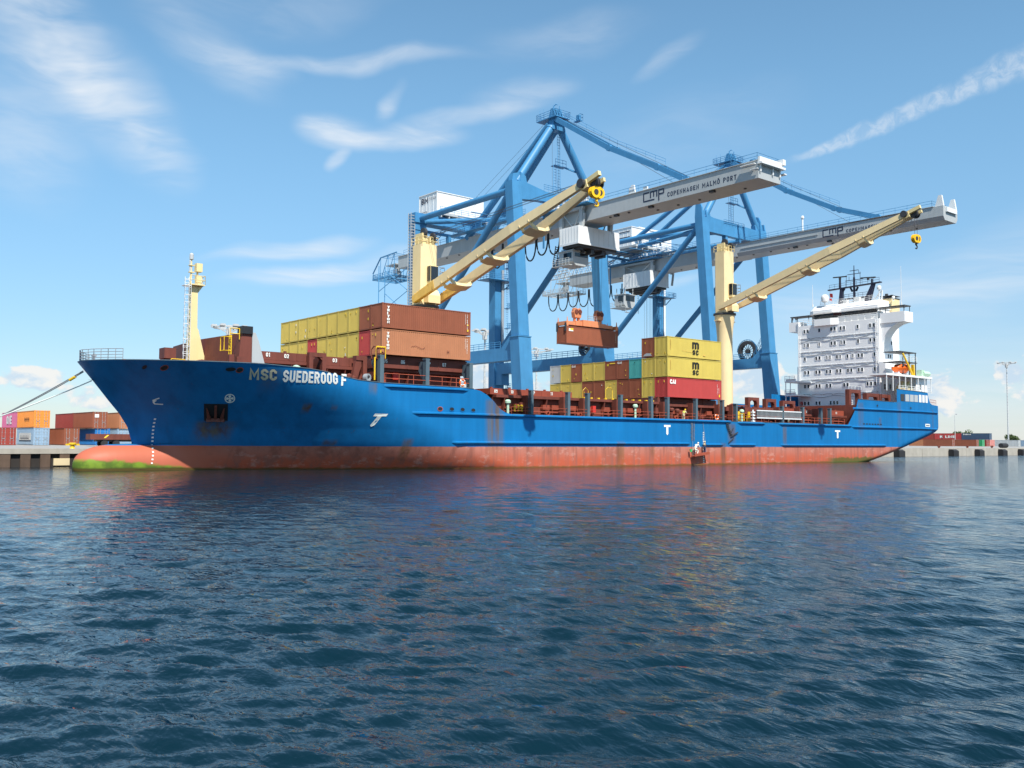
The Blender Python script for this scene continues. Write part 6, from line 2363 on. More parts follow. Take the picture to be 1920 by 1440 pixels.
def smallmarks(o, H, L, seed, n=2):
    r_ = random.Random(seed)
    b = MB()
    hx = L / 2 + .004
    for k in range(n):
        y = r_.choice([-.75, -.6, .1, .7, .5])
        z = r_.choice([.55, 1.3, 2.2, 2.35])
        b.box(-hx - .012, -hx, y - .07, y + .07, z - (.22 if r_.random() > .5 else .06), z + .07)
    mark(o, 'end_marking', b, 'text_yellow' if r_.random() > .25 else 'text_white')


for i in range(10):
    y = W_ * (9 - i) + 1.22
    for row, (cl, z, H) in enumerate(((cols_low[i], 12.70, 2.86), (cols_top[i], 12.70 + 2.955, 2.80))):
        rown = ('lower', 'upper')[row]
        if i == 9:
            lab = ('faded brown container with white vertical lettering, lower of the two at the forward stack corner', 'darker brown container with white vertical lettering, on top at the forward stack corner')[row]
        elif cl == 'red':
            lab = ('red container between yellow ones in the lower forward row, fourth from left', 'red container beside the faded brown corner container in the lower forward row')[0 if i == 3 else 1]
        elif cl == 'brown':
            lab = 'brown container end between yellow ones and the corner container, upper forward row'
        else:
            lab = f'{cl} container, {ORD[i]} from the left in the {rown} row of the forward deck stack'
        o = container(lab, cl, (SX0 + Lc / 2, y, z), H=H, group=GA)
        smallmarks(o, H, Lc, i * 7 + row)
        if i == 9:
            b = MB()
            hh = .34
            for k, ch in enumerate('TRITON'):
                lettering(b, ch, (-Lc / 2 + .62, -1.245, H - .62 - k * .33), (1, 0, 0), (0, 0, 1), .27, .24, .34 if ch != 'I' else .13)
            mark(o, 'side_lettering', b, 'text_white')
            b = MB()
            for k in range(9):
                lettering(b, 'TRIU82617'[k], (Lc / 2 - .55, -1.245, H - .5 - k * .2), (1, 0, 0), (0, 0, 1), .15, .22)
            for k in range(14):
                b.box(Lc / 2 - .80, Lc / 2 - .74, -1.25, -1.24, H - 1.5 + k * .085, H - 1.46 + k * .085)
            mark(o, 'serial_number', b, 'text_white')
            if row == 1:
                b = MB()
                b.box(Lc / 2 - .52, Lc / 2 - .34, -1.255, -1.245, .45, .7)
                b.box(Lc / 2 - .52, Lc / 2 - .34, -1.255, -1.245, 1.15, 1.3)
                mark(o, 'warning_label', b, 'text_yellow')
            else:
                b = MB()
                r_ = random.Random(2)
                for k in range(16):
                    x = .2 + k * .115
                    z_ = 1.05 + .12 * math.sin(k * .4) + r_.uniform(-.03, .03)
                    b.box(x - 2.4, x - 2.33, -1.25, -1.243, z_, z_ + .07)
                for x in (2.7, 2.95):
                    b.box(x, x + .06, -1.25, -1.243, .6, 1.0)
                b.box(2.761, 2.949, -1.25, -1.243, .78, .84)
                mark(o, 'faded_lettering', b, 'oxide')

GB = 'containers stacked amidships'
X2 = 47.3
Z2 = 9.62
H2 = (2.93, 2.94, 2.89)
low = ['yellow', 'yellow', 'yellow', 'brown', 'brown', 'yellow', 'brown', 'brown', 'yellow', 'red']
mid = ['grey', 'yellow', 'brown', 'yellow', 'yellow', 'brown', 'brown', 'teal', 'yellow', 'yellow']
top = [None] * 8 + ['brown', 'yellow']
for i in range(10):
    y = W_ * (9 - i) + 1.2
    for row, cl in enumerate((low[i], mid[i], top[i])):
        if cl is None:
            continue
        z = Z2 + sum(H2[:row])
        H = H2[row] - (.085 if row < 2 else .034)
        rown = ('bottom', 'second', 'top')[row]
        if i == 9:
            lab = ('red container, white letters on its long side, bottom of the amidships stack', 'lower of two yellow containers with a black logo, on the red one', 'upper of two yellow containers with a black logo, topmost of the amidships stack')[row]
        elif cl in ('grey', 'teal'):
            lab = f'{cl} container, the only one of its colour in the amidships deck stack'
        elif row == 2:
            lab = 'brown container with a pale scrape at its foot, top row beside the yellow one'
        else:
            lab = f'{cl} container, {ORD[i]} from the left in the {rown} row of the amidships stack'
        o = container(lab, cl, (X2 + Lc / 2, y, z), H=H, group=GB)
        smallmarks(o, H, Lc, 100 + i * 7 + row)
        if cl == 'brown' and (i, row) in ((2, 1), (6, 1)):
            b = MB()
            lettering(b, 'CAI', (-Lc / 2 - .02, 1.05, H - .52), (0, -1, 0), (0, 0, 1), .32, .22, .85)
            mark(o, 'end_lettering', b, 'text_white')
        if (i, row) == (5, 1):
            b = MB()
            b.box(-Lc / 2 - .02, -Lc / 2 - .01, -.9, .2, H - .45, H - .3)
            mark(o, 'end_lettering', b, 'text_yellow')
        if (i, row) == (8, 2):
            b = MB()
            b.add([(-Lc / 2 - .02, .9, .2), (-Lc / 2 - .02, -.8, .2), (-Lc / 2 - .02, -.5, .55), (-Lc / 2 - .02, .2, .62), (-Lc / 2 - .02, .7, .45)], [(0, 1, 2, 3, 4)])
            mark(o, 'scrape', b, 'boom_grey')
        if i == 9 and row > 0:
            b = MB()
            lettering(b, 'm', (-.68, -1.25, 1.38), (1, 0, 0), (0, 0, 1), .98, .23, 1.55)
            lettering(b, 'SC', (-.58, -1.25, .52), (1, 0, 0), (0, 0, 1), .68, .22, 1.36, .16)
            mark(o, 'side_logo', b, 'text_black')
            b = MB()
            for k in range(12):
                b.box(-Lc / 2 + .62, -Lc / 2 + .74, -1.25, -1.24, H - .5 - k * .12, H - .44 - k * .12)
            if row == 2:
                for k in range(9):
                    b.box(-2.9 + k * .3, -2.75 + k * .3, -1.25, -1.242, .95 - .02 * k, 1.02 - .02 * k)
                b.box(1.9, 2.3, -1.25, -1.243, .45, .62)
            mark(o, 'faded_lettering', b, 'cream_rusty')
        if i == 9 and row == 0:
            b = MB()
            lettering(b, 'CAI', (-Lc / 2 + .5, -1.25, H - .92), (1, 0, 0), (0, 0, 1), .62, .26, 1.25)
            for k in range(8):
                lettering(b, 'CAIU4471'[k], (Lc / 2 - 1.05, -1.25, H - .75 - k * .2), (1, 0, 0), (0, 0, 1), .15, .22)
                b.box(Lc / 2 - .7, Lc / 2 - .62, -1.25, -1.24, H - 1.2 - k * .1, H - 1.15 - k * .1)
            mark(o, 'side_lettering', b, 'text_white')
            b = MB()
            b.box(Lc / 2 - .65, Lc / 2 - .42, -1.255, -1.245, .35, .75)
            mark(o, 'warning_label', b, 'text_yellow')

# the box on the hook
o = container('brown container hanging from the spreader of the nearer gantry crane', 'brown', (57.1, 26.22, 19.5), H=2.896)
o.name = 'shipping_container'
b = MB()
b.box(-Lc / 2 + .5, -Lc / 2 + 1.5, -1.25, -1.24, 2.05, 2.5)
mark(o, 'logo_patch', b, 'text_white')
b = MB()
b.box(-Lc / 2 + .85, -Lc / 2 + 1.5, -1.265, -1.251, 2.25, 2.55)
mark(o, 'logo_patch', b, 'text_yellow')
b = MB()
for k in range(6):
    b.box(Lc / 2 - .6, Lc / 2 - .5, -1.25, -1.24, .9 + k * .25, 1.05 + k * .25)
mark(o, 'serial_number', b, 'text_dull')

# containers on the quay, left: doors towards the water
GL = 'containers stacked on the quay beyond the bow'
RZ = -math.pi / 2
QL = []


def qc(label, colour, x, ydoor, tier, L=12.192, group=GL):
    o_ = container(label, colour, (x, ydoor + L / 2, QZ + .02 + tier * 2.92), L=L, group=group, rotz=RZ, doors=True)
    return o_


yd = 83.0
o1 = qc('orange container with its doors to the water, on the blue grey one', 'orange', -14.85, yd, 1)
b = MB()
lettering(b, 'HAPAG', (-.6, -1.25, 1.25), (1, 0, 0), (0, 0, 1), .5, .18, 3.4)
mark(o1, 'side_lettering', b, 'text_black')
o2 = qc('pink container with white letters behind the orange one', 'pink', -14.85, yd + 12.3, 1)
b = MB()
lettering(b, 'ONE', (-2.2, -1.25, .75), (1, 0, 0), (0, 0, 1), 1.5, .22, 4.2)
mark(o2, 'side_lettering', b, 'text_white')
o3 = qc('blue grey container with a white panel, under the orange one', 'blue grey', -14.85, yd, 0)
b = MB()
b.box(-4.0, 4.4, -1.262, -1.244, .85, 2.05)
mark(o3, 'panel', b, 'text_white')
b = MB()
for k in range(11):
    b.box(-3.2 + k * .58, -2.85 + k * .58, -1.275, -1.263, 1.0, 1.28)
    if k % 2 == 0:
        b.box(-3.2 + k * .55, -2.8 + k * .55, -1.275, -1.263, 1.45, 1.58)
mark(o3, 'panel_lettering', b, 'text_dark')
qc('rust red container with its doors to the water, left of the blue grey one', 'rust red', -20.0, yd - .4, 0)
qc('brown container with doors open to view under the plum red one', 'brown', -10.1, yd, 0)
qc('brown container behind the brown one at the water front', 'brown', -10.1, yd + 12.4, 0)
qc('plum red container behind the big brown one on the upper tier', 'rust red', -5.65, yd + 12.3, 1)
o4 = qc('large brown container with white door label, upper tier by the bow', 'brown', -5.65, yd - .2, 1)
b = MB()
b.box(6.12, 6.13, -.9, -.2, 1.9, 2.45)
mark(o4, 'door_label', b, 'text_white')
qc('brown container partly hidden by the bow, upper tier', 'faded brown', -1.2, yd - .2, 1)
qc('blue container under the large brown one, doors to the water', 'blue', -5.1, yd, 0)
qc('blue grey container half hidden by the bow, lower tier', 'blue grey', -1.4, yd, 0)
qc('brown container beside the blue grey one, seen behind the bow', 'brown', 2.2, yd, 0)

# low flat trailer on the quay by the bow
t_ = thing('flat_trailer', 'rusty brown flat trailer on the quay behind the bulbous bow', 'trailer', (-8.5, 60.5, QZ))
b = MB()
b.box(-13.6, -3.5, 59.4, 61.8, 3.05, 3.9)
b.build('bed', 'oxide', t_)
b = MB()
b.add([(-11.7, 59.39, 3.3), (-11.4, 59.39, 3.3), (-10.9, 59.39, 3.75), (-11.2, 59.39, 3.75)], [(0, 1, 2, 3)])
b.build('chevron', 'text_yellow', t_)
for x in (-11.5, -9.8, -6.2):
    b = MB()
    b.disc((x, 59.7, QZ + .5), (0, 1, 0), .5, .4, 18)
    b.disc((x, 61.5, QZ + .5), (0, 1, 0), .5, .4, 18)
    b.tube((x, 59.7, QZ + .5), (x, 61.5, QZ + .5), .12, n=6)
    b.build('wheel', 'rubber', t_)
b = MB()
b.box(-12.6, -4.0, 59.9, 61.3, 2.75, 3.049)
b.build('chassis', 'dark', t_)

# containers on the quay, right, far beyond the stern
GR = 'containers stacked on the far quay beyond the stern'
yr = 96.0
xr = 373.5


def far(label, colour, x, y, tier, L=12.192):
    return qc(label, colour, x, y, tier, L, GR)


o = far('navy container on the upper tier beyond the stern', 'navy', xr, yr, 1)
b = MB()
lettering(b, 'CHINA', (-5.4, -1.25, 2.1), (1, 0, 0), (0, 0, 1), .5, .22, 3.6)
mark(o, 'side_lettering', b, 'text_white')
o = far('red container with white letters behind the navy one', 'red', xr, yr + 12.4, 1)
b = MB()
lettering(b, 'K LINE', (-3.6, -1.25, .75), (1, 0, 0), (0, 0, 1), 1.1, .22, 7.0)
mark(o, 'side_lettering', b, 'text_white')
far('second red container, behind the lettered one beyond the stern', 'rust red', xr, yr + 24.8, 1)
far('brown container with visible doors under the navy one', 'brown', 360.6, yr, 0)
far('brown container further along, under the red one', 'faded brown', 345.0, yr + 10, 0)
far('brown container behind the stern overhang, lower tier', 'brown', 334.0, yr - 2, 0)
far('green container end between brown and pale red ones', 'green', 366.2, yr, 0)
far('plum red container beside the green one', 'rust red', 370.3, yr, 0)
far('pale red container beside the plum red one', 'pale red', 373.8, yr, 0)
far('pale red container under the right end of the navy one', 'pale red', 377.2, yr + .4, 0)
far('long grey container right of the pale red ones', 'grey', 396.0, yr - 3, 0)
far('blue grey container right of the long grey one', 'blue grey', 402.5, yr - 5, 0)
far('yellow container end far right on the quay', 'yellow', 411.0, yr - 3, 0)
far('grey container end beside the far yellow one', 'grey', 418.6, yr - 3, 0)
far('brown container at the right edge of the picture', 'brown', 429.0, yr - 10, 0)
far('second brown container at the right edge, behind the first', 'rust red', 433.0, yr + 4, 0)

# ------------------------------------------------------------------ quay furniture
GF = 'rubber fenders along the quay'
nf = ['the stern', 'second from the stern', 'third from the stern', 'fourth from the stern', 'fifth from the stern', 'sixth from the stern', 'last at the right']
fd = MB()
fx = 0
fd.box(-1.4, 1.4, -1.5, -.05, -1.2, .75)
fd.prism([(-1.5, .75), (-.05, .75), (-.05, 1.15), (-.9, 1.15)], 'x', -1.2, 1.2)
for k, x in enumerate((163.0, 191.0, 206, 220.5, 233.5, 250, 268)):
    e = thing('tmp', 'x', 'x', (x, QY - .26, .6))
    o = MB()
    o.v = [(p[0] + x, p[1] + QY - .26, p[2] + .6) for p in fd.v]
    o.f = fd.f
    ob = o.build('quay_fender', 'rubber', e)
    ob.parent = None
    ob.location = e.location
    bpy.data.objects.remove(e)
    tag(ob, ['black rubber fender right under the ship\'s stern overhang', 'black rubber fender, first clear of the stern', 'black rubber fender, second clear of the stern', 'black rubber fender, third clear of the stern',
             'black rubber fender, fourth clear of the stern', 'black rubber fender, fifth clear of the stern', 'farthest black rubber fender at the picture edge'][k], 'fender', GF)
GBo = 'bollards along the quay edge'


def bollard(x, y, label, mat):
    b_ = MB()
    b_.lathe((x, y, QZ + .06), [(.32, 0), (.26, .12), (.22, .4), (.42, .48), (.42, .62), (.3, .68)], 12)
    b_.box(x - .75, x + .75, y - .12, y + .12, QZ + .42, QZ + .62)
    solo(b_, 'bollard', mat, label, 'bollard', (x, y, QZ + .06), GBo)


bollard(-24.0, 28.6, 'yellow topped bollard on the quay edge left of the bulbous bow', 'yellow')
for x, l in ((202.0, 'low dark bollard on the quay edge above the second clear fender'), (217.0, 'dark bollard on the quay beyond the third clear fender'), (186.0, 'dark bollard on the quay nearest the stern')):
    bollard(x, 28.4, l, 'oxide')
b = MB()
b.tube((225.0, 29.4, QZ + .75), (228.6, 29.4, QZ + .75), .68, n=16)
solo(b, 'rubber_roll', 'rubber', 'black rubber roll lying on the quay at the far right', 'fender', (226.8, 29.4, QZ + .06))
# piles of the old jetty, each its own
for k in range(46):
    x = -6.5 - k * 2.05
    b = MB()
    b.box(x - .52, x + .52, QY - .05, QY + .29, -1.5, 1.46)
    b.box(x - .45, x + .45, QY - .12, QY - .051, -1.5, .95)
    o = solo(b, 'pile', 'pile', 'dark timber pile in the row under the old quay edge', 'pile', (x, QY + .1, -1.5), 'piles under the old quay edge')
b = MB()
b.box(-26.2, -24.5, QY - .4, QY - .13, .15, .95)
b.box(-26.15, -24.55, QY - .405, QY - .40, .2, .9)
solo(b, 'fender_board', 'sand', 'pale yellow board on the quay piles left of the bulbous bow', 'board', (-25.35, QY - .26, .15))

# mooring lines from the bow
GM = 'mooring lines from the bow'


def line(p, q, sag, r, label, mat):
    b_ = MB()
    p, q = Vector(p), Vector(q)
    pts = []
    for i in range(15):
        t = i / 14
        c = p.lerp(q, t)
        c.z -= sag * 4 * t * (1 - t)
        pts.append(c)
    b_.path(pts, r, 6)
    return solo(b_, 'mooring_rope', mat, label, 'rope', p, GM)


line((-27.35, 12.7, 10.1), (-37.5, 28.8, 2.5), .35, .05, 'upper grey mooring rope of the pair from the bow top', 'rope_dark')
o = line((-27.3, 12.75, 10.0), (-38.2, 28.8, 2.5), .55, .05, 'lower grey mooring rope of the pair with a yellow chafe guard', 'rope_dark')
b = MB()
p_, q_ = Vector((-27.3, 12.75, 10.0)), Vector((-38.2, 28.8, 2.5))
for t in (.05, .085):
    c = p_.lerp(q_, t)
    c.z -= .55 * 4 * t * (1 - t)
    if t == .05:
        c0 = c
b.tube(c0, c, .15, n=8)
cg = b.build('chafe_guard', 'yellow', o)
line((-26.4, 13.1, 9.15), (-40.4, 28.8, 2.5), .45, .06, 'single white mooring rope lower on the bow', 'text_white')

# tall lamp masts
GLm = 'lighting masts over the container yard'


def lampmast(x, y, h, label, ring=3.2):
    r_ = thing('light_mast', label, 'light mast', (x, y, QZ), GLm)
    b_ = MB()
    b_.tube((x, y, QZ), (x, y, QZ + h), .38, .20, n=8)
    for k in range(int(h / 1.4)):
        b_.box(x - .5, x + .5, y - .28, y - .22, QZ + 2 + k * 1.4, QZ + 2.12 + k * 1.4)
    b_.build('pole', 'lamp_grey', r_)
    b_ = MB()
    b_.disc((x, y, QZ + h - .2), (0, 0, 1), ring, .3, 20, ring - .5)
    for k in range(6):
        a = math.pi * k / 3
        b_.beam((x, y, QZ + h - 1.6), (x + ring * .8 * math.cos(a), y + ring * .8 * math.sin(a), QZ + h - .2), .15, .15)
    b_.tube((x, y, QZ + h - 2.4), (x, y, QZ + h - .4), .7, n=10)
    b_.build('lamp_ring', 'lamp_grey', r_)
    for k in range(8):
        a = 2 * math.pi * k / 8
        cx_, cy_ = x + ring * math.cos(a), y + ring * math.sin(a)
        b_ = MB()
        b_.prism([(cx_ - .7, QZ + h - .1), (cx_ + .7, QZ + h - .1), (cx_ + .5, QZ + h + .35), (cx_ - .5, QZ + h + .35)], 'y', cy_ - .4, cy_ + .4)
        b_.build('floodlight', 'lamp_grey', r_)


lampmast(425.6, 110, 41, 'tall lattice pole light mast standing alone at the far right', 4.2)
lampmast(31.9, 118, 26.9, 'light mast whose ring shows above the red breakwater', 3.6)
lampmast(104, 115, 31.5, 'light mast head beside the seaside leg of the nearer gantry crane', 3.0)
lampmast(150, 146, 31.5, 'light mast head just above the portal beam between the crane legs', 5.0)
r_ = thing('street_lamp', 'slim street lamp with a small curved head beyond the stern', 'street lamp', (369.9, 110, QZ))
b = MB()
b.tube((369.9, 110, QZ), (369.9, 110, 15.8), .16, .1, n=6)
b.path([(369.9, 110, 15.8), (370.1, 110, 16.5), (371, 110, 16.8), (371.9, 110, 16.5)], .1, 5)
b.build('pole', 'lamp_grey', r_)
b = MB()
b.box(371.2, 372.6, 109.7, 110.3, 16.2, 16.5)
b.build('lamp_head', 'lamp_grey', r_)
b = MB()
b.tube((421.5, 90, QZ), (421.5, 90, QZ + 8.3), 1.0, 1.0, n=10)
b.tube((421.5, 90, QZ + 8.3), (421.5, 90, QZ + 8.9), 1.05, .5, n=10)
solo(b, 'silo', 'white', 'small white cylindrical silo behind the far containers', 'silo', (421.5, 90, QZ))

# trees behind the far containers
leafmat, lt, lb = newmat('tree leaves')
lpos = lt.add('ShaderNodeNewGeometry').outputs['Position']
lt.l.new(lt.mix(lt.noise(lpos, 0.9, 4), (0.035, 0.065, 0.016), (0.095, 0.13, 0.035)), lb.inputs['Base Color'])
lb.inputs['Roughness'].default_value = 0.7
P['leaf'] = leafmat
P['bark'] = paint('bark', (0.10, 0.07, 0.05), 0.9, 0, 0.2)


def tree(x, y, h, w, label, seed):
    r_ = thing('tree', label, 'tree', (x, y, QZ), 'trees beyond the far containers')
    rg = random.Random(seed)
    b_ = MB()
    b_.tube((x, y, QZ), (x, y, QZ + h * .45), .35, .22, n=8)
    for k in range(5):
        a = rg.uniform(0, 6.28)
        b_.tube((x, y, QZ + h * rg.uniform(.25, .45)), (x + w * .3 * math.cos(a), y + w * .3 * math.sin(a), QZ + h * rg.uniform(.6, .8)), .14, .05, n=5)
    b_.build('trunk', 'bark', r_)
    b_ = MB()
    cl = [(rg.uniform(-.36, .36) * w, rg.uniform(-.36, .36) * w, rg.uniform(.32, .82) * h, rg.uniform(.13, .24) * w) for _ in range(16)]
    for _ in range(2600):
        c = rg.choice(cl)
        while True:
            d = Vector((rg.uniform(-1, 1), rg.uniform(-1, 1), rg.uniform(-1, 1)))
            if .25 < d.length < 1:
                break
        p = Vector((x + c[0] + d.x * c[3], y + c[1] + d.y * c[3], QZ + c[2] + d.z * c[3] * .8))
        u = Vector((rg.gauss(0, 1), rg.gauss(0, 1), rg.gauss(0, 1))).normalized() * .30
        v = u.cross(Vector((rg.gauss(0, 1), rg.gauss(0, 1), rg.gauss(0, 1)))).normalized() * .22
        b_.add([p - u, p + v, p + u, p - v], [(0, 1, 2, 3)])
    b_.build('crown', 'leaf', r_)


tree(470, 152, 9.0, 10, 'round dark bush like tree left of the tall light mast', 1)
tree(520, 118, 9.5, 13, 'broad green tree at the right edge, behind the brown containers', 2)
tree(548, 128, 13.5, 13, 'taller green tree at the right edge of the picture', 3)
tree(505, 140, 7.0, 8, 'small green tree between the mast and the broad tree', 4)

# ------------------------------------------------------------------ life rings, boat, ladder, staging
GRg = 'life rings on the ship rail'
for (x, z, l) in ((10.4, 9.95, 'orange life ring on the rail under the forward stack'), (57.1, 6.95, 'orange life ring on the midships rail by the cream pedestal')):
    r_ = thing('life_ring', l, 'life ring', (x, -.95, z), GRg)
    vs, fs = [], []
    for i in range(20):
        for j in range(8):
            a, c_ = 2 * math.pi * i / 20, 2 * math.pi * j / 8
            rr = .36 + .10 * math.cos(c_)
            vs.append((x + rr * math.cos(a), -.95 + .10 * math.sin(c_), z + rr * math.sin(a)))
            fs.append((i * 8 + j, ((i + 1) % 20) * 8 + j, ((i + 1) % 20) * 8 + (j + 1) % 8, i * 8 + (j + 1) % 8))
    b = MB()
    b.add(vs, fs)
    b.build('ring', 'orange', r_, smooth=60)
    b = MB()
    for a in (45, 135, 225, 315):
        ca, sa = math.cos(R(a)), math.sin(R(a))
        b.disc((x + .36 * ca, -.95, z + .36 * sa), (-sa, 0, ca), .115, .10, 10)
    b.build('band', 'text_white', r_)
# lifeboat
lb_ = thing('lifeboat', 'orange lifeboat on the boat deck beside the white accommodation', 'lifeboat', (115.2, 1.2, 16.2))
secs = []
for i in range(13):
    t = -1 + 2 * i / 12
    w = 1.15 * (1 - abs(t) ** 2.6) + .03
    x = 115.2 + t * 3.0
    zk = 16.55 + .55 * abs(t) ** 3
    zt = 17.45 + .12 * abs(t) ** 2
    secs.append([(x, 1.2 - w, zt), (x, 1.2 - w * .85, (zk + zt) / 2), (x, 1.2 - w * .3, zk), (x, 1.2 + w * .3, zk), (x, 1.2 + w * .85, (zk + zt) / 2), (x, 1.2 + w, zt)])
b = MB()
for A, B_ in zip(secs, secs[1:]):
    b.add(A + B_, [(i, i + 1, 7 + i, 6 + i) for i in range(5)] + [(5, 0, 6, 11)])
hb = b.build('hull', 'orange', lb_, smooth=40)
b = MB()
secs = []
for i in range(9):
    t = -1 + 2 * i / 8
    w = 1.0 * (1 - abs(t) ** 3) + .05
    x = 115.4 + t * 2.2
    h_ = 17.5 + .95 * (1 - abs(t) ** 2.4)
    secs.append([(x, 1.2 - w, 17.5), (x, 1.2 - w * .7, 17.5 + (h_ - 17.5) * .8), (x, 1.2 + w * .7, 17.5 + (h_ - 17.5) * .8), (x, 1.2 + w, 17.5)])
for A, B_ in zip(secs, secs[1:]):
    b.add(A + B_, [(i, i + 1, 5 + i, 4 + i) for i in range(3)])
b.build('canopy', 'orange', lb_, smooth=45)
b = MB()
b.box(113.6, 114.0, .7, 1.7, 16.11, 16.8)
b.box(116.5, 116.9, .7, 1.7, 16.11, 16.8)
b.build('cradle', 'white', lb_)
b = MB()
for x in (114.4, 115.6, 116.5):
    b.box(x - .3, x + .3, .13, .25, 17.75, 18.05)
b.build('window', 'glass', lb_)
# pilot ladder hanging on the side
b = MB()
P0 = Vector((59.45, -1.10, 6.4))
for k in range(9):
    z = 6.3 - k * .26
    x = 59.45 + .02 * k * k * .9
    b.box(x - .3, x + .3, -1.16, -1.06, z - .05, z + .05)
    b.tube((x - .27, -1.1, z), (x - .27 + .02, -1.1, z - .26), .03, n=4)
    b.tube((x + .27, -1.1, z), (x + .27 + .03, -1.1, z - .26), .03, n=4)
b.beam((60.2, -1.15, 4.1), (61.9, -1.15, 4.75), .1, .16)
b.beam((60.9, -1.15, 3.9), (59.7, -1.15, 3.2), .08, .12)
b.beam((60.0, -1.12, 4.4), (60.9, -1.12, 5.4), .08, .1)
solo(b, 'pilot_ladder', 'dark', 'dark rope ladder with loose ends hanging on the blue hull amidships', 'rope ladder', (59.45, -1.1, 6.4))
# hanging stage with two painters
sg = thing('hanging_stage', 'dark red plank stage hung on ropes over the hull side', 'work stage', (52.6, -1.5, 1.3))
b = MB()
b.beam((50.9, -1.55, 1.25), (54.2, -1.55, 1.55), .75, .10)
b.beam((50.9, -1.9, 1.45), (54.2, -1.9, 1.75), .06, .28)
b.tube((51.5, -1.3, 1.3), (51.5, -1.3, .7), .06, n=5)
b.tube((53.8, -1.3, 1.5), (53.8, -1.3, .95), .06, n=5)
b.build('plank', 'rail_red', sg)
b = MB()
for x in (51.0, 54.1):
    z = 1.25 + (x - 50.9) * .09
    b.tube((x, -1.5, z), (x + (.5 if x < 52 else -.3), -1.02, 6.4), .03, n=4)
b.build('stage_rope', 'rope_dark', sg)
b = MB()
for k in range(18):
    z = 3.6 + k * .16
    xx = 51.5 + .12 * math.sin(k * 1.7)
    b.box(xx - .35, xx + .35, -1.09, -1.05, z, z + .03)
b.tube((51.2, -1.07, 3.4), (51.15, -1.07, 6.4), .025, n=4)
b.tube((51.85, -1.07, 3.4), (51.9, -1.07, 6.4), .025, n=4)
b.build('cargo_net', 'rope_dark', sg)
b = MB()
b.lathe((50.55, -1.5, 1.85), [(.16, 0), (.21, .4), (.22, .42)], 10)
solo(b, 'bucket', 'green', 'bright green bucket hung at the left end of the stage', 'bucket', (50.55, -1.5, 1.85))


def person(label, base, joints, edges, radii, suit, top=None, head=None, helmet='text_white', face=(1, 0)):
    """body grown from a jointed skeleton with a skin modifier; clothing pieces are children"""
    root = thing('person', label, 'person', base)
    def skin(name, ids, mat, grow=1.0):
        used = sorted(set(i for e in ids for i in e))
        mp = {j: k for k, j in enumerate(used)}
        me = bpy.data.meshes.new(name)
        me.from_pydata([joints[j] for j in used], [(mp[a], mp[b_]) for a, b_ in ids], [])
        o_ = bpy.data.objects.new(name, me)
        COL.objects.link(o_)
        md = o_.modifiers.new('skin', 'SKIN')
        me.skin_vertices[0].data[0].use_root = True
        for j in used:
            me.skin_vertices[0].data[mp[j]].radius = (radii[j] * grow, radii[j] * grow)
        ss = o_.modifiers.new('sub', 'SUBSURF')
        ss.levels = ss.render_levels = 1
        dg = bpy.context.evaluated_depsgraph_get()
        dg.update()
        m2 = bpy.data.meshes.new_from_object(o_.evaluated_get(dg))
        o_.modifiers.clear()
        o_.data = m2
        m2.materials.append(P[mat])
        m2.polygons.foreach_set('use_smooth', [True] * len(m2.polygons))
        o_.parent = root
        return o_
    skin('body', edges, 'skin')
    skin('coverall', suit[1], suit[0], 1.16)
    if top:
        skin(top[2] if len(top) > 2 else 'vest', top[1], top[0], 1.30)
    hd = Vector(joints[head])
    b_ = MB()
    r0 = radii[head]
    b_.lathe((hd.x, hd.y, hd.z + .02), [(r0 * 1.35, 0), (r0 * 1.28, .03), (r0 * 1.2, .08), (r0 * .85, .15), (.02, .18)], 12)
    b_.v = [(x, y, z) for x, y, z in b_.v]
    hl = b_.build('helmet', helmet, None, smooth=50)
    hl.parent = root
    b_ = MB()
    fx_, fy_ = face
    for s_ in (-1, 1):
        b_.disc((hd.x + fx_ * r0 * .98 - fy_ * s_ * .04, hd.y + fy_ * r0 * .98 + fx_ * s_ * .04, hd.z + .0), (fx_, fy_, 0), .012, .02, 6)
    b_.box(hd.x + fx_ * r0 - .012, hd.x + fx_ * r0 + .03 * fx_ + .012, hd.y + fy_ * r0 - .012, hd.y + fy_ * r0 + .012, hd.z - .06, hd.z - .015)
    b_.box(hd.x + fx_ * r0 * .9 - .01, hd.x + fx_ * r0 * .9 + .01, hd.y + fy_ * r0 * .9 - .03, hd.y + fy_ * r0 * .9 + .03, hd.z - .09, hd.z - .08)
    fc = b_.build('face', 'dark', None)
    fc.parent = root
    return root


RAD = {'pel': .15, 'chest': .165, 'neck': .06, 'head': .105, 'crown': .075, 'shL': .085, 'elL': .055, 'wrL': .042, 'haL': .04, 'shR': .085, 'elR': .055, 'wrR': .042, 'haR': .04,
       'hiL': .105, 'knL': .075, 'anL': .055, 'toL': .045, 'hiR': .105, 'knR': .075, 'anR': .055, 'toR': .045, 'belly': .15}
BODY = [('pel', 'belly'), ('belly', 'chest'), ('chest', 'neck'), ('neck', 'head'), ('head', 'crown'), ('chest', 'shL'), ('shL', 'elL'), ('elL', 'wrL'), ('wrL', 'haL'), ('chest', 'shR'), ('shR', 'elR'), ('elR', 'wrR'), ('wrR', 'haR'),
        ('pel', 'hiL'), ('hiL', 'knL'), ('knL', 'anL'), ('anL', 'toL'), ('pel', 'hiR'), ('hiR', 'knR'), ('knR', 'anR'), ('anR', 'toR')]
for s_ in 'LR':
    for k in range(4):
        BODY.append(('ha' + s_, f'f{s_}{k}'))
        RAD[f'f{s_}{k}'] = .012
    BODY.append(('ha' + s_, f't{s_}'))
    RAD['t' + s_] = .013
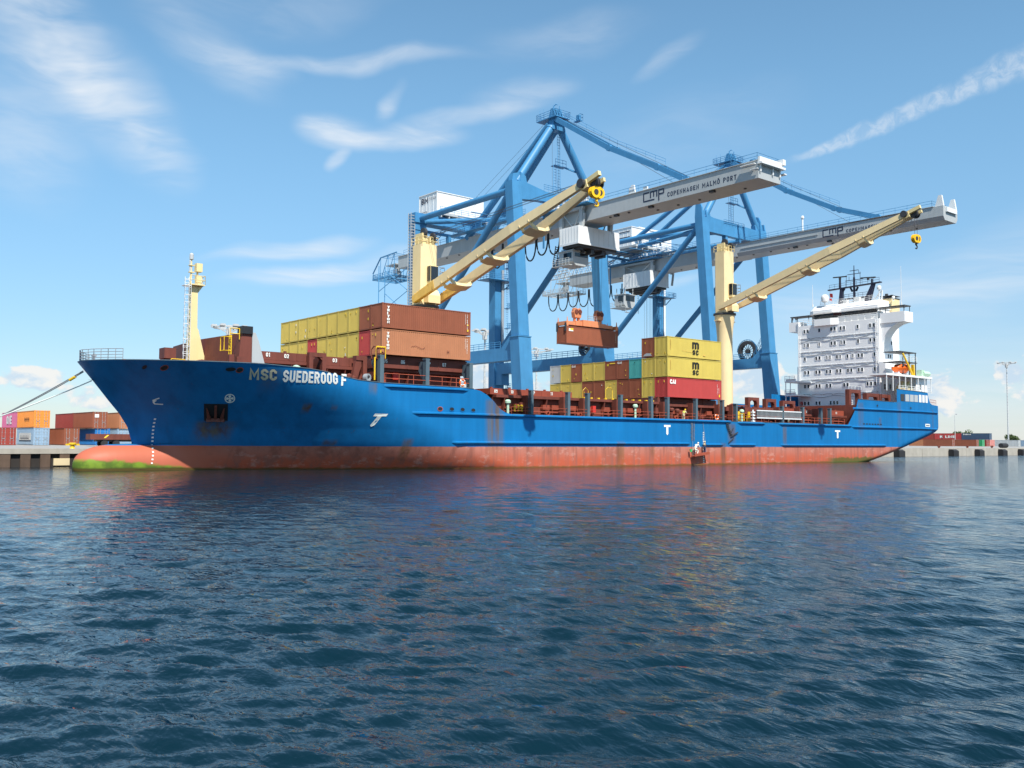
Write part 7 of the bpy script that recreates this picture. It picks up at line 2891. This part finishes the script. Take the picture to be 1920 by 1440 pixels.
SUIT = [e for e in BODY if e[0] in ('pel', 'belly', 'hiL', 'hiR', 'knL', 'knR') or e in (('chest', 'shL'), ('shL', 'elL'), ('elL', 'wrL'), ('chest', 'shR'), ('shR', 'elR'), ('elR', 'wrR'))]
VEST = [('belly', 'chest'), ('chest', 'shL'), ('chest', 'shR')]


def fingers(J):
    for s_ in 'LR':
        h = Vector(J['ha' + s_])
        d = (h - Vector(J['wr' + s_])).normalized()
        sd_ = d.cross(Vector((0, 0, 1))) if abs(d.z) < .9 else Vector((1, 0, 0))
        sd_.normalize()
        for k in range(4):
            J[f'f{s_}{k}'] = tuple(h + d * (.10 - .012 * abs(k - 1)) + sd_ * (k - 1.5) * .022 + Vector((0, 0, -.02)))
        J['t' + s_] = tuple(h + d * .04 + sd_ * .055)
    return J


stand = dict(pel=(0, 0, .95), belly=(0, 0, 1.1), chest=(.02, 0, 1.34), neck=(.03, 0, 1.52), head=(.06, 0, 1.64), crown=(.05, 0, 1.73), shL=(.02, .2, 1.42), elL=(.06, .26, 1.13), wrL=(.22, .22, .95), haL=(.28, .2, .9),
             shR=(.02, -.2, 1.42), elR=(.06, -.26, 1.13), wrR=(.20, -.22, .93), haR=(.26, -.2, .88), hiL=(0, .1, .9), knL=(.03, .11, .5), anL=(0, .12, .09), toL=(.17, .13, .04), hiR=(0, -.1, .9), knR=(.03, -.11, .5), anR=(-.02, -.12, .09), toR=(.15, -.13, .04))
lean = dict(stand)
lean.update(belly=(.06, 0, 1.1), chest=(.20, 0, 1.30), neck=(.31, 0, 1.45), head=(.40, 0, 1.54), crown=(.44, 0, 1.62), shL=(.21, .2, 1.38), elL=(.40, .24, 1.16), wrL=(.58, .2, 1.10), haL=(.66, .2, 1.08), shR=(.21, -.2, 1.38), elR=(.40, -.24, 1.14), wrR=(.58, -.2, 1.08), haR=(.66, -.2, 1.07))
crouch = dict(pel=(-.25, 0, .62), belly=(-.08, 0, .80), chest=(.14, 0, .98), neck=(.28, 0, 1.10), head=(.38, 0, 1.17), crown=(.44, 0, 1.24), shL=(.15, .2, 1.05), elL=(.38, .24, .82), wrL=(.55, .2, .68), haL=(.61, .2, .62),
              shR=(.15, -.2, 1.05), elR=(.36, -.24, .80), wrR=(.52, -.2, .64), haR=(.58, -.2, .58), hiL=(-.25, .1, .58), knL=(.18, .13, .50), anL=(.0, .13, .09), toL=(.17, .14, .04), hiR=(-.25, -.1, .58), knR=(.20, -.14, .48), anR=(.04, -.14, .09), toR=(.21, -.15, .04))


def place(J, scale=1.0):
    J = fingers(dict(J))
    return {k: (v[0] * scale, v[1] * scale, v[2] * scale) for k, v in J.items()}


person('person in a yellow vest and pale helmet leaning over the midships rail', (50.35, -.3, 6.16), place(lean, 1.08), BODY, RAD, ('coverall', SUIT), ('vest', VEST), 'head', 'hook_yellow')
person('person in a beige coverall and white helmet standing at the aft rail', (87.7, -.3, 6.16), place(stand, 1.05), BODY, RAD, ('coverall', SUIT), None, 'head')
person('person crouching on the hanging stage in a white coverall', (51.6, -1.55, 1.37), place({k: (v[0] * 1.35, v[1] * 1.35, v[2] * 1.45) for k, v in crouch.items()}), BODY, {k: v * 1.35 for k, v in RAD.items()} if False else RAD, ('coverall_white', SUIT), None, 'head', 'coverall_white')
person('person in navy with a beige cap standing on the right end of the stage', (53.45, -1.6, 1.56), place(stand, 1.03), BODY, RAD, ('navy', SUIT), ('coverall', VEST, 'jacket'), 'head', 'coverall')
